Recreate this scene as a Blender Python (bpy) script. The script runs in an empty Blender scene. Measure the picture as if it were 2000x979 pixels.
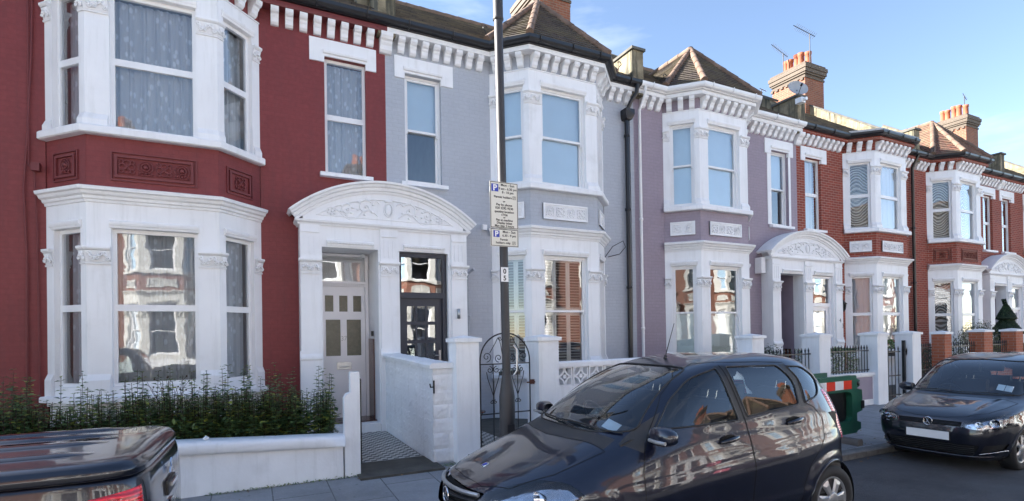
import bpy, bmesh, math, random
from mathutils import Vector, Matrix, noise
from mathutils.bvhtree import BVHTree
R=math.radians
SC=bpy.context.scene
COL=SC.collection
rnd=random.Random(7)

# ------------------------------------------------------------------ camera
CAM_Z=1.76
cd=bpy.data.cameras.new('camera'); cam=bpy.data.objects.new('camera',cd); COL.objects.link(cam)
F_PX=1031.1; CY=649.8; YAW=R(63.6966); ROLL=R(-0.89614); PITCH=R(0.375)
ax=Vector((math.cos(YAW)*math.cos(PITCH),math.sin(YAW)*math.cos(PITCH),math.sin(PITCH)))
rt=Vector((math.sin(YAW),-math.cos(YAW),0)); up=rt.cross(ax)
r2=rt*math.cos(ROLL)+up*math.sin(ROLL); u2=-rt*math.sin(ROLL)+up*math.cos(ROLL)
cam.matrix_world=Matrix(((r2.x,u2.x,-ax.x,0),(r2.y,u2.y,-ax.y,0),(r2.z,u2.z,-ax.z,CAM_Z),(0,0,0,1)))
cd.sensor_width=36; cd.lens=36*F_PX/2000; cd.shift_y=(CY-489.5)/2000; cd.clip_start=.05; cd.clip_end=3000
SC.camera=cam
SC.render.resolution_x=1024; SC.render.resolution_y=501
# ------------------------------------------------------------------ light
SUN=Vector((-.70,.49,.48)).normalized()
el=math.asin(SUN.z); az=math.atan2(SUN.x,SUN.y)
w=bpy.data.worlds.new('World'); SC.world=w; w.use_nodes=True
nt=w.node_tree; nt.nodes.clear()
def N(t,ty,**k):
    n=t.nodes.new(ty)
    for a,b in k.items(): setattr(n,a,b)
    return n
out=N(nt,'ShaderNodeOutputWorld'); bg=N(nt,'ShaderNodeBackground'); sky=N(nt,'ShaderNodeTexSky')
sky.sky_type='NISHITA'; sky.sun_disc=False; sky.sun_elevation=el; sky.sun_rotation=az; sky.air_density=.85; sky.dust_density=.15; sky.ozone_density=1.6; sky.altitude=20
tc=N(nt,'ShaderNodeTexCoord'); mp=N(nt,'ShaderNodeMapping'); mp.inputs['Scale'].default_value=(1.2,1.2,5.0)
nz=N(nt,'ShaderNodeTexNoise'); nz.inputs['Scale'].default_value=1.6; nz.inputs['Detail'].default_value=7; nz.inputs['Roughness'].default_value=.6
rp=N(nt,'ShaderNodeValToRGB'); rp.color_ramp.elements[0].position=.56; rp.color_ramp.elements[1].position=.85
rp.color_ramp.elements[0].color=(0,0,0,1); rp.color_ramp.elements[1].color=(.22,.22,.22,1)
mx=N(nt,'ShaderNodeMixRGB'); mx.inputs['Color2'].default_value=(8.5,9.0,9.8,1)
nt.links.new(tc.outputs['Generated'],mp.inputs[0]); nt.links.new(mp.outputs[0],nz.inputs['Vector'])
nt.links.new(nz.outputs['Fac'],rp.inputs[0]); nt.links.new(rp.outputs[0],mx.inputs['Fac']); nt.links.new(sky.outputs[0],mx.inputs['Color1'])
tn=N(nt,'ShaderNodeMixRGB',blend_type='MULTIPLY'); tn.inputs['Fac'].default_value=1; tn.inputs['Color2'].default_value=(1.07,1.0,.95,1); nt.links.new(mx.outputs[0],tn.inputs['Color1']); nt.links.new(tn.outputs[0],bg.inputs['Color']); bg.inputs['Strength'].default_value=.078
nt.links.new(bg.outputs[0],out.inputs[0])
sl=bpy.data.lights.new('sun','SUN'); sl.energy=5.0; sl.angle=R(.53); sl.color=(1,.95,.88)
so=bpy.data.objects.new('sun',sl); COL.objects.link(so); so.rotation_euler=SUN.to_track_quat('Z','Y').to_euler(); so.location=(0,0,40)
SC.view_settings.view_transform='Standard'; SC.view_settings.look='None'; SC.view_settings.exposure=2.3; SC.view_settings.gamma=1
try: SC.view_settings.use_curve_mapping=False
except Exception: pass
SC.render.engine='CYCLES'
SC.cycles.max_bounces=8; SC.cycles.transparent_max_bounces=24; SC.cycles.glossy_bounces=4; SC.cycles.diffuse_bounces=4

# ------------------------------------------------------------------ mesh builder
class MB:
    def __init__(s): s.v=[]; s.f=[]; s.m=[]; s.sm=[]; s.mi=0; s.smooth=False
    def add(s,vs,fs,smooth=None):
        b=len(s.v); s.v+= [tuple(p) for p in vs]
        for f in fs:
            s.f.append(tuple(b+i for i in f)); s.m.append(s.mi); s.sm.append(s.smooth if smooth is None else smooth)
    def quad(s,a,b,c,d): s.add([a,b,c,d],[(0,1,2,3)])
    def box(s,x0,x1,y0,y1,z0,z1):
        if x0>x1:x0,x1=x1,x0
        if y0>y1:y0,y1=y1,y0
        if z0>z1:z0,z1=z1,z0
        s.add([(x0,y0,z0),(x1,y0,z0),(x1,y1,z0),(x0,y1,z0),(x0,y0,z1),(x1,y0,z1),(x1,y1,z1),(x0,y1,z1)],
              [(0,3,2,1),(4,5,6,7),(0,1,5,4),(1,2,6,5),(2,3,7,6),(3,0,4,7)])
    def fbox(s,fr,u0,u1,o0,o1,z0,z1):
        # fr=(origin xy, u dir, outward dir)
        o,u,n=fr
        P=lambda a,b,z:(o[0]+u[0]*a+n[0]*b,o[1]+u[1]*a+n[1]*b,z)
        if o0<o1:o0,o1=o1,o0   # o0 outermost
        s.add([P(u0,o0,z0),P(u1,o0,z0),P(u1,o1,z0),P(u0,o1,z0),P(u0,o0,z1),P(u1,o0,z1),P(u1,o1,z1),P(u0,o1,z1)],
              [(0,3,2,1),(4,5,6,7),(0,1,5,4),(1,2,6,5),(2,3,7,6),(3,0,4,7)])
    def prism(s,pts,dirv):
        # planar polygon pts (3d) extruded by dirv
        n=len(pts); q=[tuple(Vector(p)+Vector(dirv)) for p in pts]
        nn=Vector((0,0,0))
        for i in range(n):
            a=Vector(pts[i]);b=Vector(pts[(i+1)%n]); nn+=a.cross(b)
        fl = nn.dot(Vector(dirv))>0
        fs=[tuple(range(n))[::-1] if fl else tuple(range(n)), tuple(range(n,2*n)) if fl else tuple(range(n,2*n))[::-1]]
        for i in range(n):
            j=(i+1)%n
            fs.append((i,j,n+j,n+i) if fl else (j,i,n+i,n+j))
        s.add(list(pts)+q,fs)
    def sweep(s,path,prof,closed=False,smooth=False):
        # path: list of (x,y); outward = right of travel; prof: list of (out,z) ; closed profile
        n=len(path); P=[Vector((p[0],p[1])) for p in path]; rings=[]
        for i in range(n):
            def nrm(a,b):
                d=(b-a).normalized(); return Vector((d.y,-d.x))
            if closed: n1=nrm(P[i-1],P[i]); n2=nrm(P[i],P[(i+1)%n])
            else:
                n1=nrm(P[i-1],P[i]) if i>0 else None; n2=nrm(P[i],P[i+1]) if i<n-1 else None
                if n1 is None:n1=n2
                if n2 is None:n2=n1
            m=(n1+n2); m=m/ max(1e-6,m.dot(n1)) 
            rings.append([(P[i].x+m.x*o,P[i].y+m.y*o,z) for o,z in prof])
        k=len(prof); vs=[p for r in rings for p in r]; fs=[]
        seg=n if closed else n-1
        for i in range(seg):
            j=(i+1)%n
            for a in range(k):
                b=(a+1)%k
                fs.append((i*k+a,i*k+b,j*k+b,j*k+a))
        if not closed: fs+=[tuple(range(k))[::-1],tuple((n-1)*k+i for i in range(k))]
        # orientation check through signed area of profile
        ar=sum(prof[i][0]*prof[(i+1)%k][1]-prof[(i+1)%k][0]*prof[i][1] for i in range(k))
        if ar>0: fs=[f[::-1] for f in fs]
        s.add(vs,fs,smooth)
    def tube(s,pts,r,seg=8,cap=True,smooth=True,r1=None):
        P=[Vector(p) for p in pts]; n=len(P); rings=[]
        t0=(P[1]-P[0]).normalized(); a=t0.orthogonal().normalized()
        for i in range(n):
            t=((P[min(i+1,n-1)]-P[i]).normalized()+(P[i]-P[max(i-1,0)]).normalized())
            t=t.normalized() if t.length>1e-9 else t0
            a=(a-t*a.dot(t)); a=a.normalized() if a.length>1e-6 else t.orthogonal().normalized()
            b=t.cross(a); rr=r if not isinstance(r,(list,tuple)) else r[i]
            if r1 is not None: rr=r+(r1-r)*i/(n-1)
            rings.append([tuple(P[i]+(a*math.cos(q)+b*math.sin(q))*rr) for q in [2*math.pi*k/seg for k in range(seg)]])
        vs=[p for rg in rings for p in rg]; fs=[]
        for i in range(n-1):
            for k in range(seg):
                l=(k+1)%seg; fs.append((i*seg+k,i*seg+l,(i+1)*seg+l,(i+1)*seg+k))
        s.add(vs,fs,smooth)
        if cap: s.add(rings[0],[tuple(range(seg))[::-1]],False); s.add(rings[-1],[tuple(range(seg))],False)
    def lathe(s,c,prof,seg=16,smooth=True,axis='z'):
        rings=[]
        for r,z in prof:
            ring=[]
            for k in range(seg):
                q=2*math.pi*k/seg
                if axis=='z': ring.append((c[0]+r*math.cos(q),c[1]+r*math.sin(q),c[2]+z))
                elif axis=='y': ring.append((c[0]+r*math.cos(q),c[1]+z,c[2]-r*math.sin(q)))
                else: ring.append((c[0]+z,c[1]+r*math.cos(q),c[2]+r*math.sin(q)))
            rings.append(ring)
        vs=[p for rg in rings for p in rg]; fs=[]
        for i in range(len(prof)-1):
            for k in range(seg):
                l=(k+1)%seg; fs.append((i*seg+k,i*seg+l,(i+1)*seg+l,(i+1)*seg+k))
        s.add(vs,fs,smooth)
    def ball(s,c,r,seg=8,rings=5,sc=(1,1,1)):
        vs=[];fs=[]
        for i in range(rings+1):
            th=math.pi*i/rings
            for k in range(seg):
                q=2*math.pi*k/seg
                vs.append((c[0]+r*sc[0]*math.sin(th)*math.cos(q),c[1]+r*sc[1]*math.sin(th)*math.sin(q),c[2]+r*sc[2]*math.cos(th)))
        for i in range(rings):
            for k in range(seg):
                l=(k+1)%seg; fs.append((i*seg+k,(i+1)*seg+k,(i+1)*seg+l,i*seg+l))
        s.add(vs,fs,True)
    def wall(s,fr,u0,u1,z0,z1,holes,depth,off=0.0,reveal=True,back=False):
        # wall face in frame with rectangular holes, reveals going inward
        o,u,n=fr
        P=lambda a,b,z:(o[0]+u[0]*a+n[0]*b,o[1]+u[1]*a+n[1]*b,z)
        us=sorted(set([u0,u1]+[min(max(h[i],u0),u1) for h in holes for i in (0,1)])); zs=sorted(set([z0,z1]+[min(max(h[i],z0),z1) for h in holes for i in (2,3)]))
        for i in range(len(us)-1):
            for j in range(len(zs)-1):
                cu=(us[i]+us[i+1])/2; cz=(zs[j]+zs[j+1])/2
                if any(h[0]<cu<h[1] and h[2]<cz<h[3] for h in holes): continue
                s.quad(P(us[i],off,zs[j]),P(us[i+1],off,zs[j]),P(us[i+1],off,zs[j+1]),P(us[i],off,zs[j+1]))
                if back: s.quad(P(us[i+1],off-depth,zs[j]),P(us[i],off-depth,zs[j]),P(us[i],off-depth,zs[j+1]),P(us[i+1],off-depth,zs[j+1]))
        if reveal:
            for h in holes:
                a,b,c,d=h[:4]; q=off-depth
                s.quad(P(a,off,c),P(a,off,d),P(a,q,d),P(a,q,c)); s.quad(P(b,off,d),P(b,off,c),P(b,q,c),P(b,q,d))
                s.quad(P(a,off,d),P(b,off,d),P(b,q,d),P(a,q,d))
                if c>z0+1e-6: s.quad(P(b,off,c),P(a,off,c),P(a,q,c),P(b,q,c))
        if back:
            s.quad(P(u0,off,z1),P(u1,off,z1),P(u1,off-depth,z1),P(u0,off-depth,z1))
            s.quad(P(u0,off,z0),P(u0,off,z1),P(u0,off-depth,z1),P(u0,off-depth,z0)); s.quad(P(u1,off,z1),P(u1,off,z0),P(u1,off-depth,z0),P(u1,off-depth,z1))
    def build(s,name,mats,parent=None,mirror=False,loc=None,weld=False):
        if not isinstance(mats,(list,tuple)): mats=[mats]
        vs=s.v; fs=s.f
        if loc is not None: vs=[(p[0]-loc[0],p[1]-loc[1],p[2]-loc[2]) for p in vs]
        if mirror: vs=[(-p[0],p[1],p[2]) for p in vs]; fs=[f[::-1] for f in fs]
        me=bpy.data.meshes.new(name); me.from_pydata(vs,[],fs)
        for m in mats: me.materials.append(m)
        me.polygons.foreach_set('material_index',s.m); me.polygons.foreach_set('use_smooth',s.sm)
        uv=me.uv_layers.new(name='UVMap'); data=uv.data
        co=[v.co for v in me.vertices]; Z=Vector((0,0,1))
        for p in me.polygons:
            n=p.normal
            if abs(n.z)>.97: t=Vector((1,0,0)); b=Vector((0,1,0))
            else:
                t=Z.cross(n).normalized(); b=n.cross(t)
            for li in p.loop_indices:
                c=co[me.loops[li].vertex_index]; data[li].uv=(c.dot(t),c.dot(b))
        ob=bpy.data.objects.new(name,me); COL.objects.link(ob)
        if parent: ob.parent=parent
        if loc is not None and parent is None: ob.location=loc
        return ob
def empty(name,loc,label,cat,group=None,rz=0):
    o=bpy.data.objects.new(name,None); COL.objects.link(o); o.location=loc; o.rotation_euler=(0,0,rz); o.empty_display_size=.2
    tag(o,label,cat,group); return o
def tag(o,label=None,cat=None,group=None,kind=None):
    if label:o['label']=label
    if cat:o['category']=cat
    if group:o['group']=group
    if kind:o['kind']=kind
    return o
def copy_tree(o,parent=None):
    c=o.copy(); COL.objects.link(c); c.parent=parent
    for ch in list(o.children): copy_tree(ch,c)
    return c
def inst(src,name,parent,loc=(0,0,0),rz=0):
    c=bpy.data.objects.new(name,src.data); COL.objects.link(c); c.parent=parent; c.location=loc; c.rotation_euler=(0,0,rz); return c
FR0=((0,0),(1,0),(0,-1))

# ------------------------------------------------------------------ materials
MATS={}
def nodes(name):
    m=bpy.data.materials.new(name); m.use_nodes=True; t=m.node_tree; b=t.nodes['Principled BSDF']; MATS[name]=m; return m,t,b
def lk(t,a,b): t.links.new(a,b)
def texco(t,kind='UV'):
    return N(t,'ShaderNodeTexCoord').outputs[kind]
def noisen(t,sc,det=5,ro=.55,co=None,kind='Object',stretch=None):
    n=N(t,'ShaderNodeTexNoise'); n.inputs['Scale'].default_value=sc; n.inputs['Detail'].default_value=det; n.inputs['Roughness'].default_value=ro
    c=texco(t,kind) if co is None else co
    if stretch:
        mpn=N(t,'ShaderNodeMapping'); mpn.inputs['Scale'].default_value=stretch; lk(t,c,mpn.inputs[0]); c=mpn.outputs[0]
    lk(t,c,n.inputs['Vector']); return n.outputs['Fac']
def ramp(t,fac,stops):
    r=N(t,'ShaderNodeValToRGB'); e=r.color_ramp.elements
    while len(e)<len(stops): e.new(.5)
    for i,(p,c) in enumerate(stops): e[i].position=p; e[i].color=(*c,1) if len(c)==3 else c
    lk(t,fac,r.inputs[0]); return r.outputs[0]
def mixc(t,fac,a,b,mode='MIX'):
    m=N(t,'ShaderNodeMixRGB',blend_type=mode)
    for sk,v in ((m.inputs['Fac'],fac),(m.inputs['Color1'],a),(m.inputs['Color2'],b)):
        if hasattr(v,'is_output') or hasattr(v,'links'): lk(t,v,sk)
        elif isinstance(v,(int,float)): sk.default_value=v
        else: sk.default_value=(*v,1) if len(v)==3 else v
    return m.outputs[0]
def bump(t,b,h,st=.3,dist=.01,prev=None):
    n=N(t,'ShaderNodeBump'); n.inputs['Strength'].default_value=st; n.inputs['Distance'].default_value=dist; lk(t,h,n.inputs['Height'])
    if prev: lk(t,prev,n.inputs['Normal'])
    lk(t,n.outputs[0],b.inputs['Normal']); return n.outputs[0]
def simple(name,col,rough=.5,metal=0,var=.12,sc=3,bs=.15,bsc=60,bd=.004,coat=0,spec=.5,streak=None):
    m,t,b=nodes(name); f=noisen(t,sc,6)
    c=mixc(t,ramp(t,f,[(.3,(0,0,0)),(.7,(1,1,1))]),[x*(1-var) for x in col],[min(1,x*(1+var*.6)) for x in col])
    if streak:
        f2=noisen(t,1,7,.65,stretch=(9,9,.8)); f3=noisen(t,2.2,5)
        c=mixc(t,ramp(t,f2,[(.48 if streak[1]>.6 else .52,(0,0,0)),(.62 if streak[1]>.6 else .78,(streak[1],)*3)]),c,streak[0])
        c=mixc(t,ramp(t,f3,[(.60,(0,0,0)),(.75,(streak[1]*.7,)*3)]),c,streak[0])
    lk(t,c,b.inputs['Base Color']); b.inputs['Roughness'].default_value=rough; b.inputs['Metallic'].default_value=metal
    b.inputs['Specular IOR Level'].default_value=spec
    if coat: b.inputs['Coat Weight'].default_value=coat; b.inputs['Coat Roughness'].default_value=.02
    if bs: bump(t,b,noisen(t,bsc,4),bs,bd)
    return m
def brickmat(name,c1,c2,mort,var=.2,painted=False,bs=.5,bw=.235,rh=.078,ms=.009,rough=.8,stain=None):
    m,t,b=nodes(name); br=N(t,'ShaderNodeTexBrick'); br.inputs['Scale'].default_value=1; br.inputs['Brick Width'].default_value=bw; br.inputs['Row Height'].default_value=rh
    br.inputs['Mortar Size'].default_value=ms; br.inputs['Mortar Smooth'].default_value=.35; br.inputs['Bias'].default_value=-.1
    lk(t,texco(t,'UV'),br.inputs['Vector'])
    br.inputs['Color1'].default_value=(*c1,1); br.inputs['Color2'].default_value=(*c2,1); br.inputs['Mortar'].default_value=(*mort,1)
    f=noisen(t,1.3,6); f2=noisen(t,14,5)
    c=mixc(t,ramp(t,f,[(.3,(0,0,0)),(.75,(var,)*3)]),br.outputs['Color'],[x*.55 for x in c1])
    c=mixc(t,ramp(t,f2,[(.45,(0,0,0)),(.8,(var,)*3)]),c,[min(1,x*1.5+.02) for x in c2])
    if stain:
        c=mixc(t,ramp(t,noisen(t,1.1,7,.7,stretch=(5,5,.7)),[(.5,(0,0,0)),(.75,(.5,)*3)]),c,stain)
    lk(t,c,b.inputs['Base Color']); b.inputs['Roughness'].default_value=rough
    inv=N(t,'ShaderNodeMath',operation='SUBTRACT'); inv.inputs[0].default_value=1; lk(t,br.outputs['Fac'],inv.inputs[1])
    n1=bump(t,b,inv.outputs[0],bs,.006); bump(t,b,noisen(t,45,5),.35,.005,n1)
    return m
DIRT=(.30,.29,.24)
M_WHITE=simple('white_stucco',(.84,.84,.845),.5,var=.05,sc=1.5,bs=.18,bsc=25,bd=.004,streak=(DIRT,.20))
M_WALLW=simple('white_garden_paint',(.84,.85,.86),.6,var=.07,sc=2,bs=.35,bsc=22,bd=.006,streak=((.30,.30,.26),.22))
M_UPVC=simple('white_frame_paint',(.82,.82,.82),.3,var=.03,bs=0)
M_REDP=brickmat('red_painted_brick',(.205,.032,.032),(.19,.030,.030),(.182,.029,.029),.28,bs=.24,stain=(.12,.03,.032),rough=.62)
M_REDO=simple('red_painted_stone',(.165,.031,.032),.55,var=.1,bs=.2,bsc=30)
M_GREYP=brickmat('grey_painted_brick',(.43,.455,.50),(.415,.44,.485),(.405,.428,.472),.16,bs=.32,rough=.62,ms=.012)
M_LILAC=brickmat('lilac_painted_brick',(.315,.258,.305),(.30,.245,.29),(.285,.232,.275),.20,bs=.28,rough=.62)
M_LILACS=simple('lilac_render',(.31,.26,.32),.65,var=.08,bs=.2,bsc=30)
M_BRICK=brickmat('red_brick',(.30,.052,.026),(.20,.034,.020),(.36,.25,.20),.35,bs=.6,ms=.008)
M_BRICKO=brickmat('orange_brick',(.40,.115,.05),(.30,.075,.035),(.33,.22,.17),.3,bs=.6,ms=.008)
M_STACK=brickmat('chimney_brick',(.27,.085,.038),(.19,.055,.028),(.24,.19,.14),.22,bs=.7,ms=.010,stain=(.10,.06,.035))
M_STACKD=brickmat('dark_chimney_brick',(.12,.085,.06),(.085,.062,.045),(.17,.15,.12),.3,bs=.7,ms=.010)
M_TERRA=simple('dark_terracotta',(.17,.045,.028),.7,var=.2)
M_POT=simple('chimney_pot_clay',(.34,.105,.05),.75,var=.25,sc=4)
M_CREAM=simple('cream_stucco',(.66,.65,.60),.6,var=.06,streak=(DIRT,.15))
M_RENDER=simple('weathered_render',(.27,.225,.145),.9,var=.5,sc=3.5,bs=.7,bsc=14,bd=.03,streak=((.07,.065,.045),1.0))
M_COPING=simple('dark_coping_stone',(.12,.115,.10),.9,var=.3,sc=5)
M_BLACKP=simple('black_gutter_plastic',(.012,.012,.015),.28,var=.1,bs=0)
M_IRON=simple('black_iron_paint',(.012,.013,.014),.38,var=.15,bs=.1)
M_LEAD=simple('lead_flashing',(.25,.26,.28),.45,metal=.4,var=.25)
M_STEEL=simple('brushed_steel',(.5,.5,.5),.35,metal=1,var=.1,bs=0)
M_GALV=simple('pole_grey_paint',(.036,.034,.037),.5,var=.12,sc=5,bs=.1,bsc=40)
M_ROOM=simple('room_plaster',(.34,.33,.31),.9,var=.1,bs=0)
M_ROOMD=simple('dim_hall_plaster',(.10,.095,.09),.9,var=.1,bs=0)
M_BLIND=simple('roller_blind_fabric',(.80,.86,.90),.8,var=.02,bs=.05)
M_BLINDB=simple('blue_blind_fabric',(.52,.68,.80),.8,var=.03,bs=.05)
M_FROST=simple('frosted_film',(.62,.72,.72),.5,var=.05,bs=0)
M_SHUT=simple('shutter_paint',(.72,.74,.72),.35,var=.03,bs=0)
M_DOORW=simple('white_door_paint',(.86,.84,.85),.3,var=.03,bs=0)
M_DOORK=simple('charcoal_door_paint',(.034,.038,.052),.5,var=.1,bs=0)
M_BROWN=simple('brown_glazed_tile',(.10,.035,.02),.25,var=.3,sc=8,bs=0)
M_TWIG=simple('dry_twig_bark',(.06,.035,.025),.8,bs=0)
def roofmat(name,c1,c2,mort,moss,rh=.16,bw=.20):
    m,t,b=nodes(name); br=N(t,'ShaderNodeTexBrick'); br.inputs['Scale'].default_value=1; br.inputs['Brick Width'].default_value=bw; br.inputs['Row Height'].default_value=rh
    br.inputs['Mortar Size'].default_value=.008; br.inputs['Mortar Smooth'].default_value=.3; br.inputs['Color1'].default_value=(*c1,1); br.inputs['Color2'].default_value=(*c2,1); br.inputs['Mortar'].default_value=(*mort,1)
    lk(t,texco(t,'UV'),br.inputs['Vector'])
    c=mixc(t,ramp(t,noisen(t,2.0,7,.65),[(.42,(0,0,0)),(.62,(.75,)*3)]),br.outputs['Color'],moss)
    c=mixc(t,ramp(t,noisen(t,22,5),[(.55,(0,0,0)),(.75,(.6,)*3)]),c,[x*1.6 for x in c1])
    lk(t,c,b.inputs['Base Color']); b.inputs['Roughness'].default_value=.85; bump(t,b,noisen(t,30,5),.5,.01); return m
M_ROOF=roofmat('brown_plain_tiles',(.085,.066,.055),(.055,.044,.038),(.018,.015,.012),(.13,.108,.06))
M_ROOFR=roofmat('red_plain_tiles',(.20,.085,.055),(.11,.06,.048),(.04,.03,.025),(.20,.16,.10))
M_ROOFG=roofmat('grey_pantiles',(.085,.075,.07),(.055,.05,.045),(.018,.015,.015),(.17,.14,.09),bw=.30)
M_HIP=simple('hip_tile_clay',(.19,.125,.09),.9,var=.35,sc=4,bs=.4,bsc=25)
# glass
def glassmat(name,tint=(.97,.98,.985),k=1.7,wob=0,base=.0,ior=1.5):
    m=bpy.data.materials.new(name); m.use_nodes=True; t=m.node_tree; t.nodes.clear()
    o=N(t,'ShaderNodeOutputMaterial'); mix=N(t,'ShaderNodeMixShader'); tr=N(t,'ShaderNodeBsdfTransparent'); gl=N(t,'ShaderNodeBsdfGlossy'); fr=N(t,'ShaderNodeFresnel'); mu=N(t,'ShaderNodeMath',operation='MULTIPLY_ADD',use_clamp=True)
    tr.inputs[0].default_value=(*tint,1); gl.inputs['Roughness'].default_value=0; gl.inputs[0].default_value=(.97,.98,1,1); fr.inputs['IOR'].default_value=ior
    mu.inputs[1].default_value=k; mu.inputs[2].default_value=base
    lk(t,fr.outputs[0],mu.inputs[0]); lk(t,mu.outputs[0],mix.inputs[0]); lk(t,tr.outputs[0],mix.inputs[1]); lk(t,gl.outputs[0],mix.inputs[2]); lk(t,mix.outputs[0],o.inputs[0])
    if wob:
        n=N(t,'ShaderNodeBump'); n.inputs['Strength'].default_value=1; n.inputs['Distance'].default_value=wob; h=noisen(t,1.9,2,.4); lk(t,h,n.inputs['Height']); lk(t,n.outputs[0],gl.inputs['Normal']); lk(t,n.outputs[0],fr.inputs['Normal'])
    return m
M_GLASS=glassmat('window_glass',k=2.5,wob=.0022,base=.04)
M_CGLASS=glassmat('car_glass',tint=(.86,.92,.91),k=1.7,base=.01)
M_OBSC=simple('obscured_door_glass',(.12,.115,.08),.18,var=.2,sc=20,bs=.6,bsc=70,bd=.004)
def netmat(name,col,dens,pat):
    m=bpy.data.materials.new(name); m.use_nodes=True; t=m.node_tree; t.nodes.clear()
    o=N(t,'ShaderNodeOutputMaterial'); mix=N(t,'ShaderNodeMixShader'); tr=N(t,'ShaderNodeBsdfTransparent'); df=N(t,'ShaderNodeBsdfDiffuse'); tl=N(t,'ShaderNodeBsdfTranslucent'); m2=N(t,'ShaderNodeMixShader')
    df.inputs[0].default_value=(*col,1); tl.inputs[0].default_value=(*col,1); m2.inputs[0].default_value=.3
    if pat=='lace':
        v=N(t,'ShaderNodeTexVoronoi'); v.inputs['Scale'].default_value=11; mpn=N(t,'ShaderNodeMapping'); mpn.inputs['Scale'].default_value=(1,1,.55); lk(t,texco(t,'Object'),mpn.inputs[0]); lk(t,mpn.outputs[0],v.inputs['Vector'])
        h=ramp(t,v.outputs['Distance'],[(.20,(1,)*3),(.36,(dens,)*3)])
    elif pat=='wave':
        sep=N(t,'ShaderNodeSeparateXYZ'); lk(t,texco(t,'Object'),sep.inputs[0])
        def mth(op,a,b):
            n=N(t,'ShaderNodeMath',operation=op)
            for i,v in enumerate((a,b)):
                if v is None: continue
                if isinstance(v,(int,float)): n.inputs[i].default_value=v
                else: lk(t,v,n.inputs[i])
            return n.outputs[0]
        sx=mth('SINE',mth('MULTIPLY',sep.outputs['X'],11.),None); s2=mth('SINE',mth('MULTIPLY',sep.outputs['Z'],3.1),None); w1=mth('MULTIPLY',mth('MULTIPLY',sx,s2),.16)
        zz=mth('MULTIPLY',mth('ADD',sep.outputs['Z'],w1),62.); sn=mth('SINE',zz,None)
        h=ramp(t,mth('MULTIPLY_ADD' if 0 else 'ADD',mth('MULTIPLY',sn,.5),.5),[(.45,(dens,)*3),(.62,(.95,)*3)])
    else: h=ramp(t,noisen(t,3,2),[(0,(dens,)*3),(1,(dens,)*3)])
    lk(t,h,mix.inputs[0]); lk(t,df.outputs[0],m2.inputs[1]); lk(t,tl.outputs[0],m2.inputs[2]); lk(t,tr.outputs[0],mix.inputs[1]); lk(t,m2.outputs[0],mix.inputs[2]); lk(t,mix.outputs[0],o.inputs[0]); return m
M_LACE=netmat('lace_net_curtain',(.82,.89,.97),.74,'lace')
M_VOILE=netmat('voile_curtain',(.82,.88,.94),.93,'')
M_WAVY=netmat('wavy_pattern_net',(.85,.85,.84),.22,'wave')
# ground
def slabmat():
    m,t,b=nodes('paving_slabs'); br=N(t,'ShaderNodeTexBrick'); br.offset=.5; br.inputs['Scale'].default_value=1; br.inputs['Brick Width'].default_value=.92; br.inputs['Row Height'].default_value=.62; br.inputs['Mortar Size'].default_value=.007; br.inputs['Mortar Smooth'].default_value=.2
    mpn=N(t,'ShaderNodeMapping'); mpn.inputs['Rotation'].default_value=(0,0,R(90)); mpn.inputs['Location'].default_value=(.0,.42,0); lk(t,texco(t,'Object'),mpn.inputs[0]); lk(t,mpn.outputs[0],br.inputs['Vector'])
    br.inputs['Color1'].default_value=(.30,.305,.315,1); br.inputs['Color2'].default_value=(.245,.25,.26,1); br.inputs['Mortar'].default_value=(.03,.032,.028,1)
    c=mixc(t,ramp(t,noisen(t,1.4,7,.6),[(.35,(0,0,0)),(.7,(.5,)*3)]),br.outputs['Color'],(.17,.175,.18))
    c=mixc(t,ramp(t,noisen(t,40,5),[(.5,(0,0,0)),(.75,(.45,)*3)]),c,(.36,.37,.38))
    vv=N(t,'ShaderNodeTexVoronoi'); vv.inputs['Scale'].default_value=5.5; lk(t,texco(t,'Object'),vv.inputs['Vector']); c=mixc(t,ramp(t,vv.outputs['Distance'],[(.07,(.55,)*3),(.10,(0,0,0))]),c,(.07,.07,.07))
    c=mixc(t,ramp(t,noisen(t,.9,8,.7),[(.48,(0,0,0)),(.62,(.4,)*3)]),c,(.13,.13,.125))
    lk(t,c,b.inputs['Base Color']); b.inputs['Roughness'].default_value=.7; bump(t,b,noisen(t,60,5),.3,.004); return m
M_SLAB=slabmat()
M_ROAD=simple('road_asphalt',(.066,.067,.072),.85,var=.4,sc=1.2,bs=1.0,bsc=120,bd=.012,streak=((.11,.11,.115),.55))
M_KERB=simple('granite_kerb',(.15,.15,.145),.8,var=.3,sc=12,bs=.4,bsc=60)
M_SOIL=simple('garden_soil',(.045,.035,.025),.95,var=.4,sc=6,bs=.8,bsc=20,bd=.03)
M_PALEP=simple('pale_far_paving',(.38,.37,.34),.8,var=.15)
M_OBRICK=brickmat('muted_far_brick',(.27,.10,.065),(.20,.075,.05),(.30,.24,.18),.2)
M_CONC=simple('dark_threshold_concrete',(.085,.078,.065),.9,var=.35,sc=4,bs=.5,bsc=40)
M_PAINTW=simple('road_marking_paint',(.62,.62,.60),.7,var=.2,sc=9,bs=0)
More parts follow.
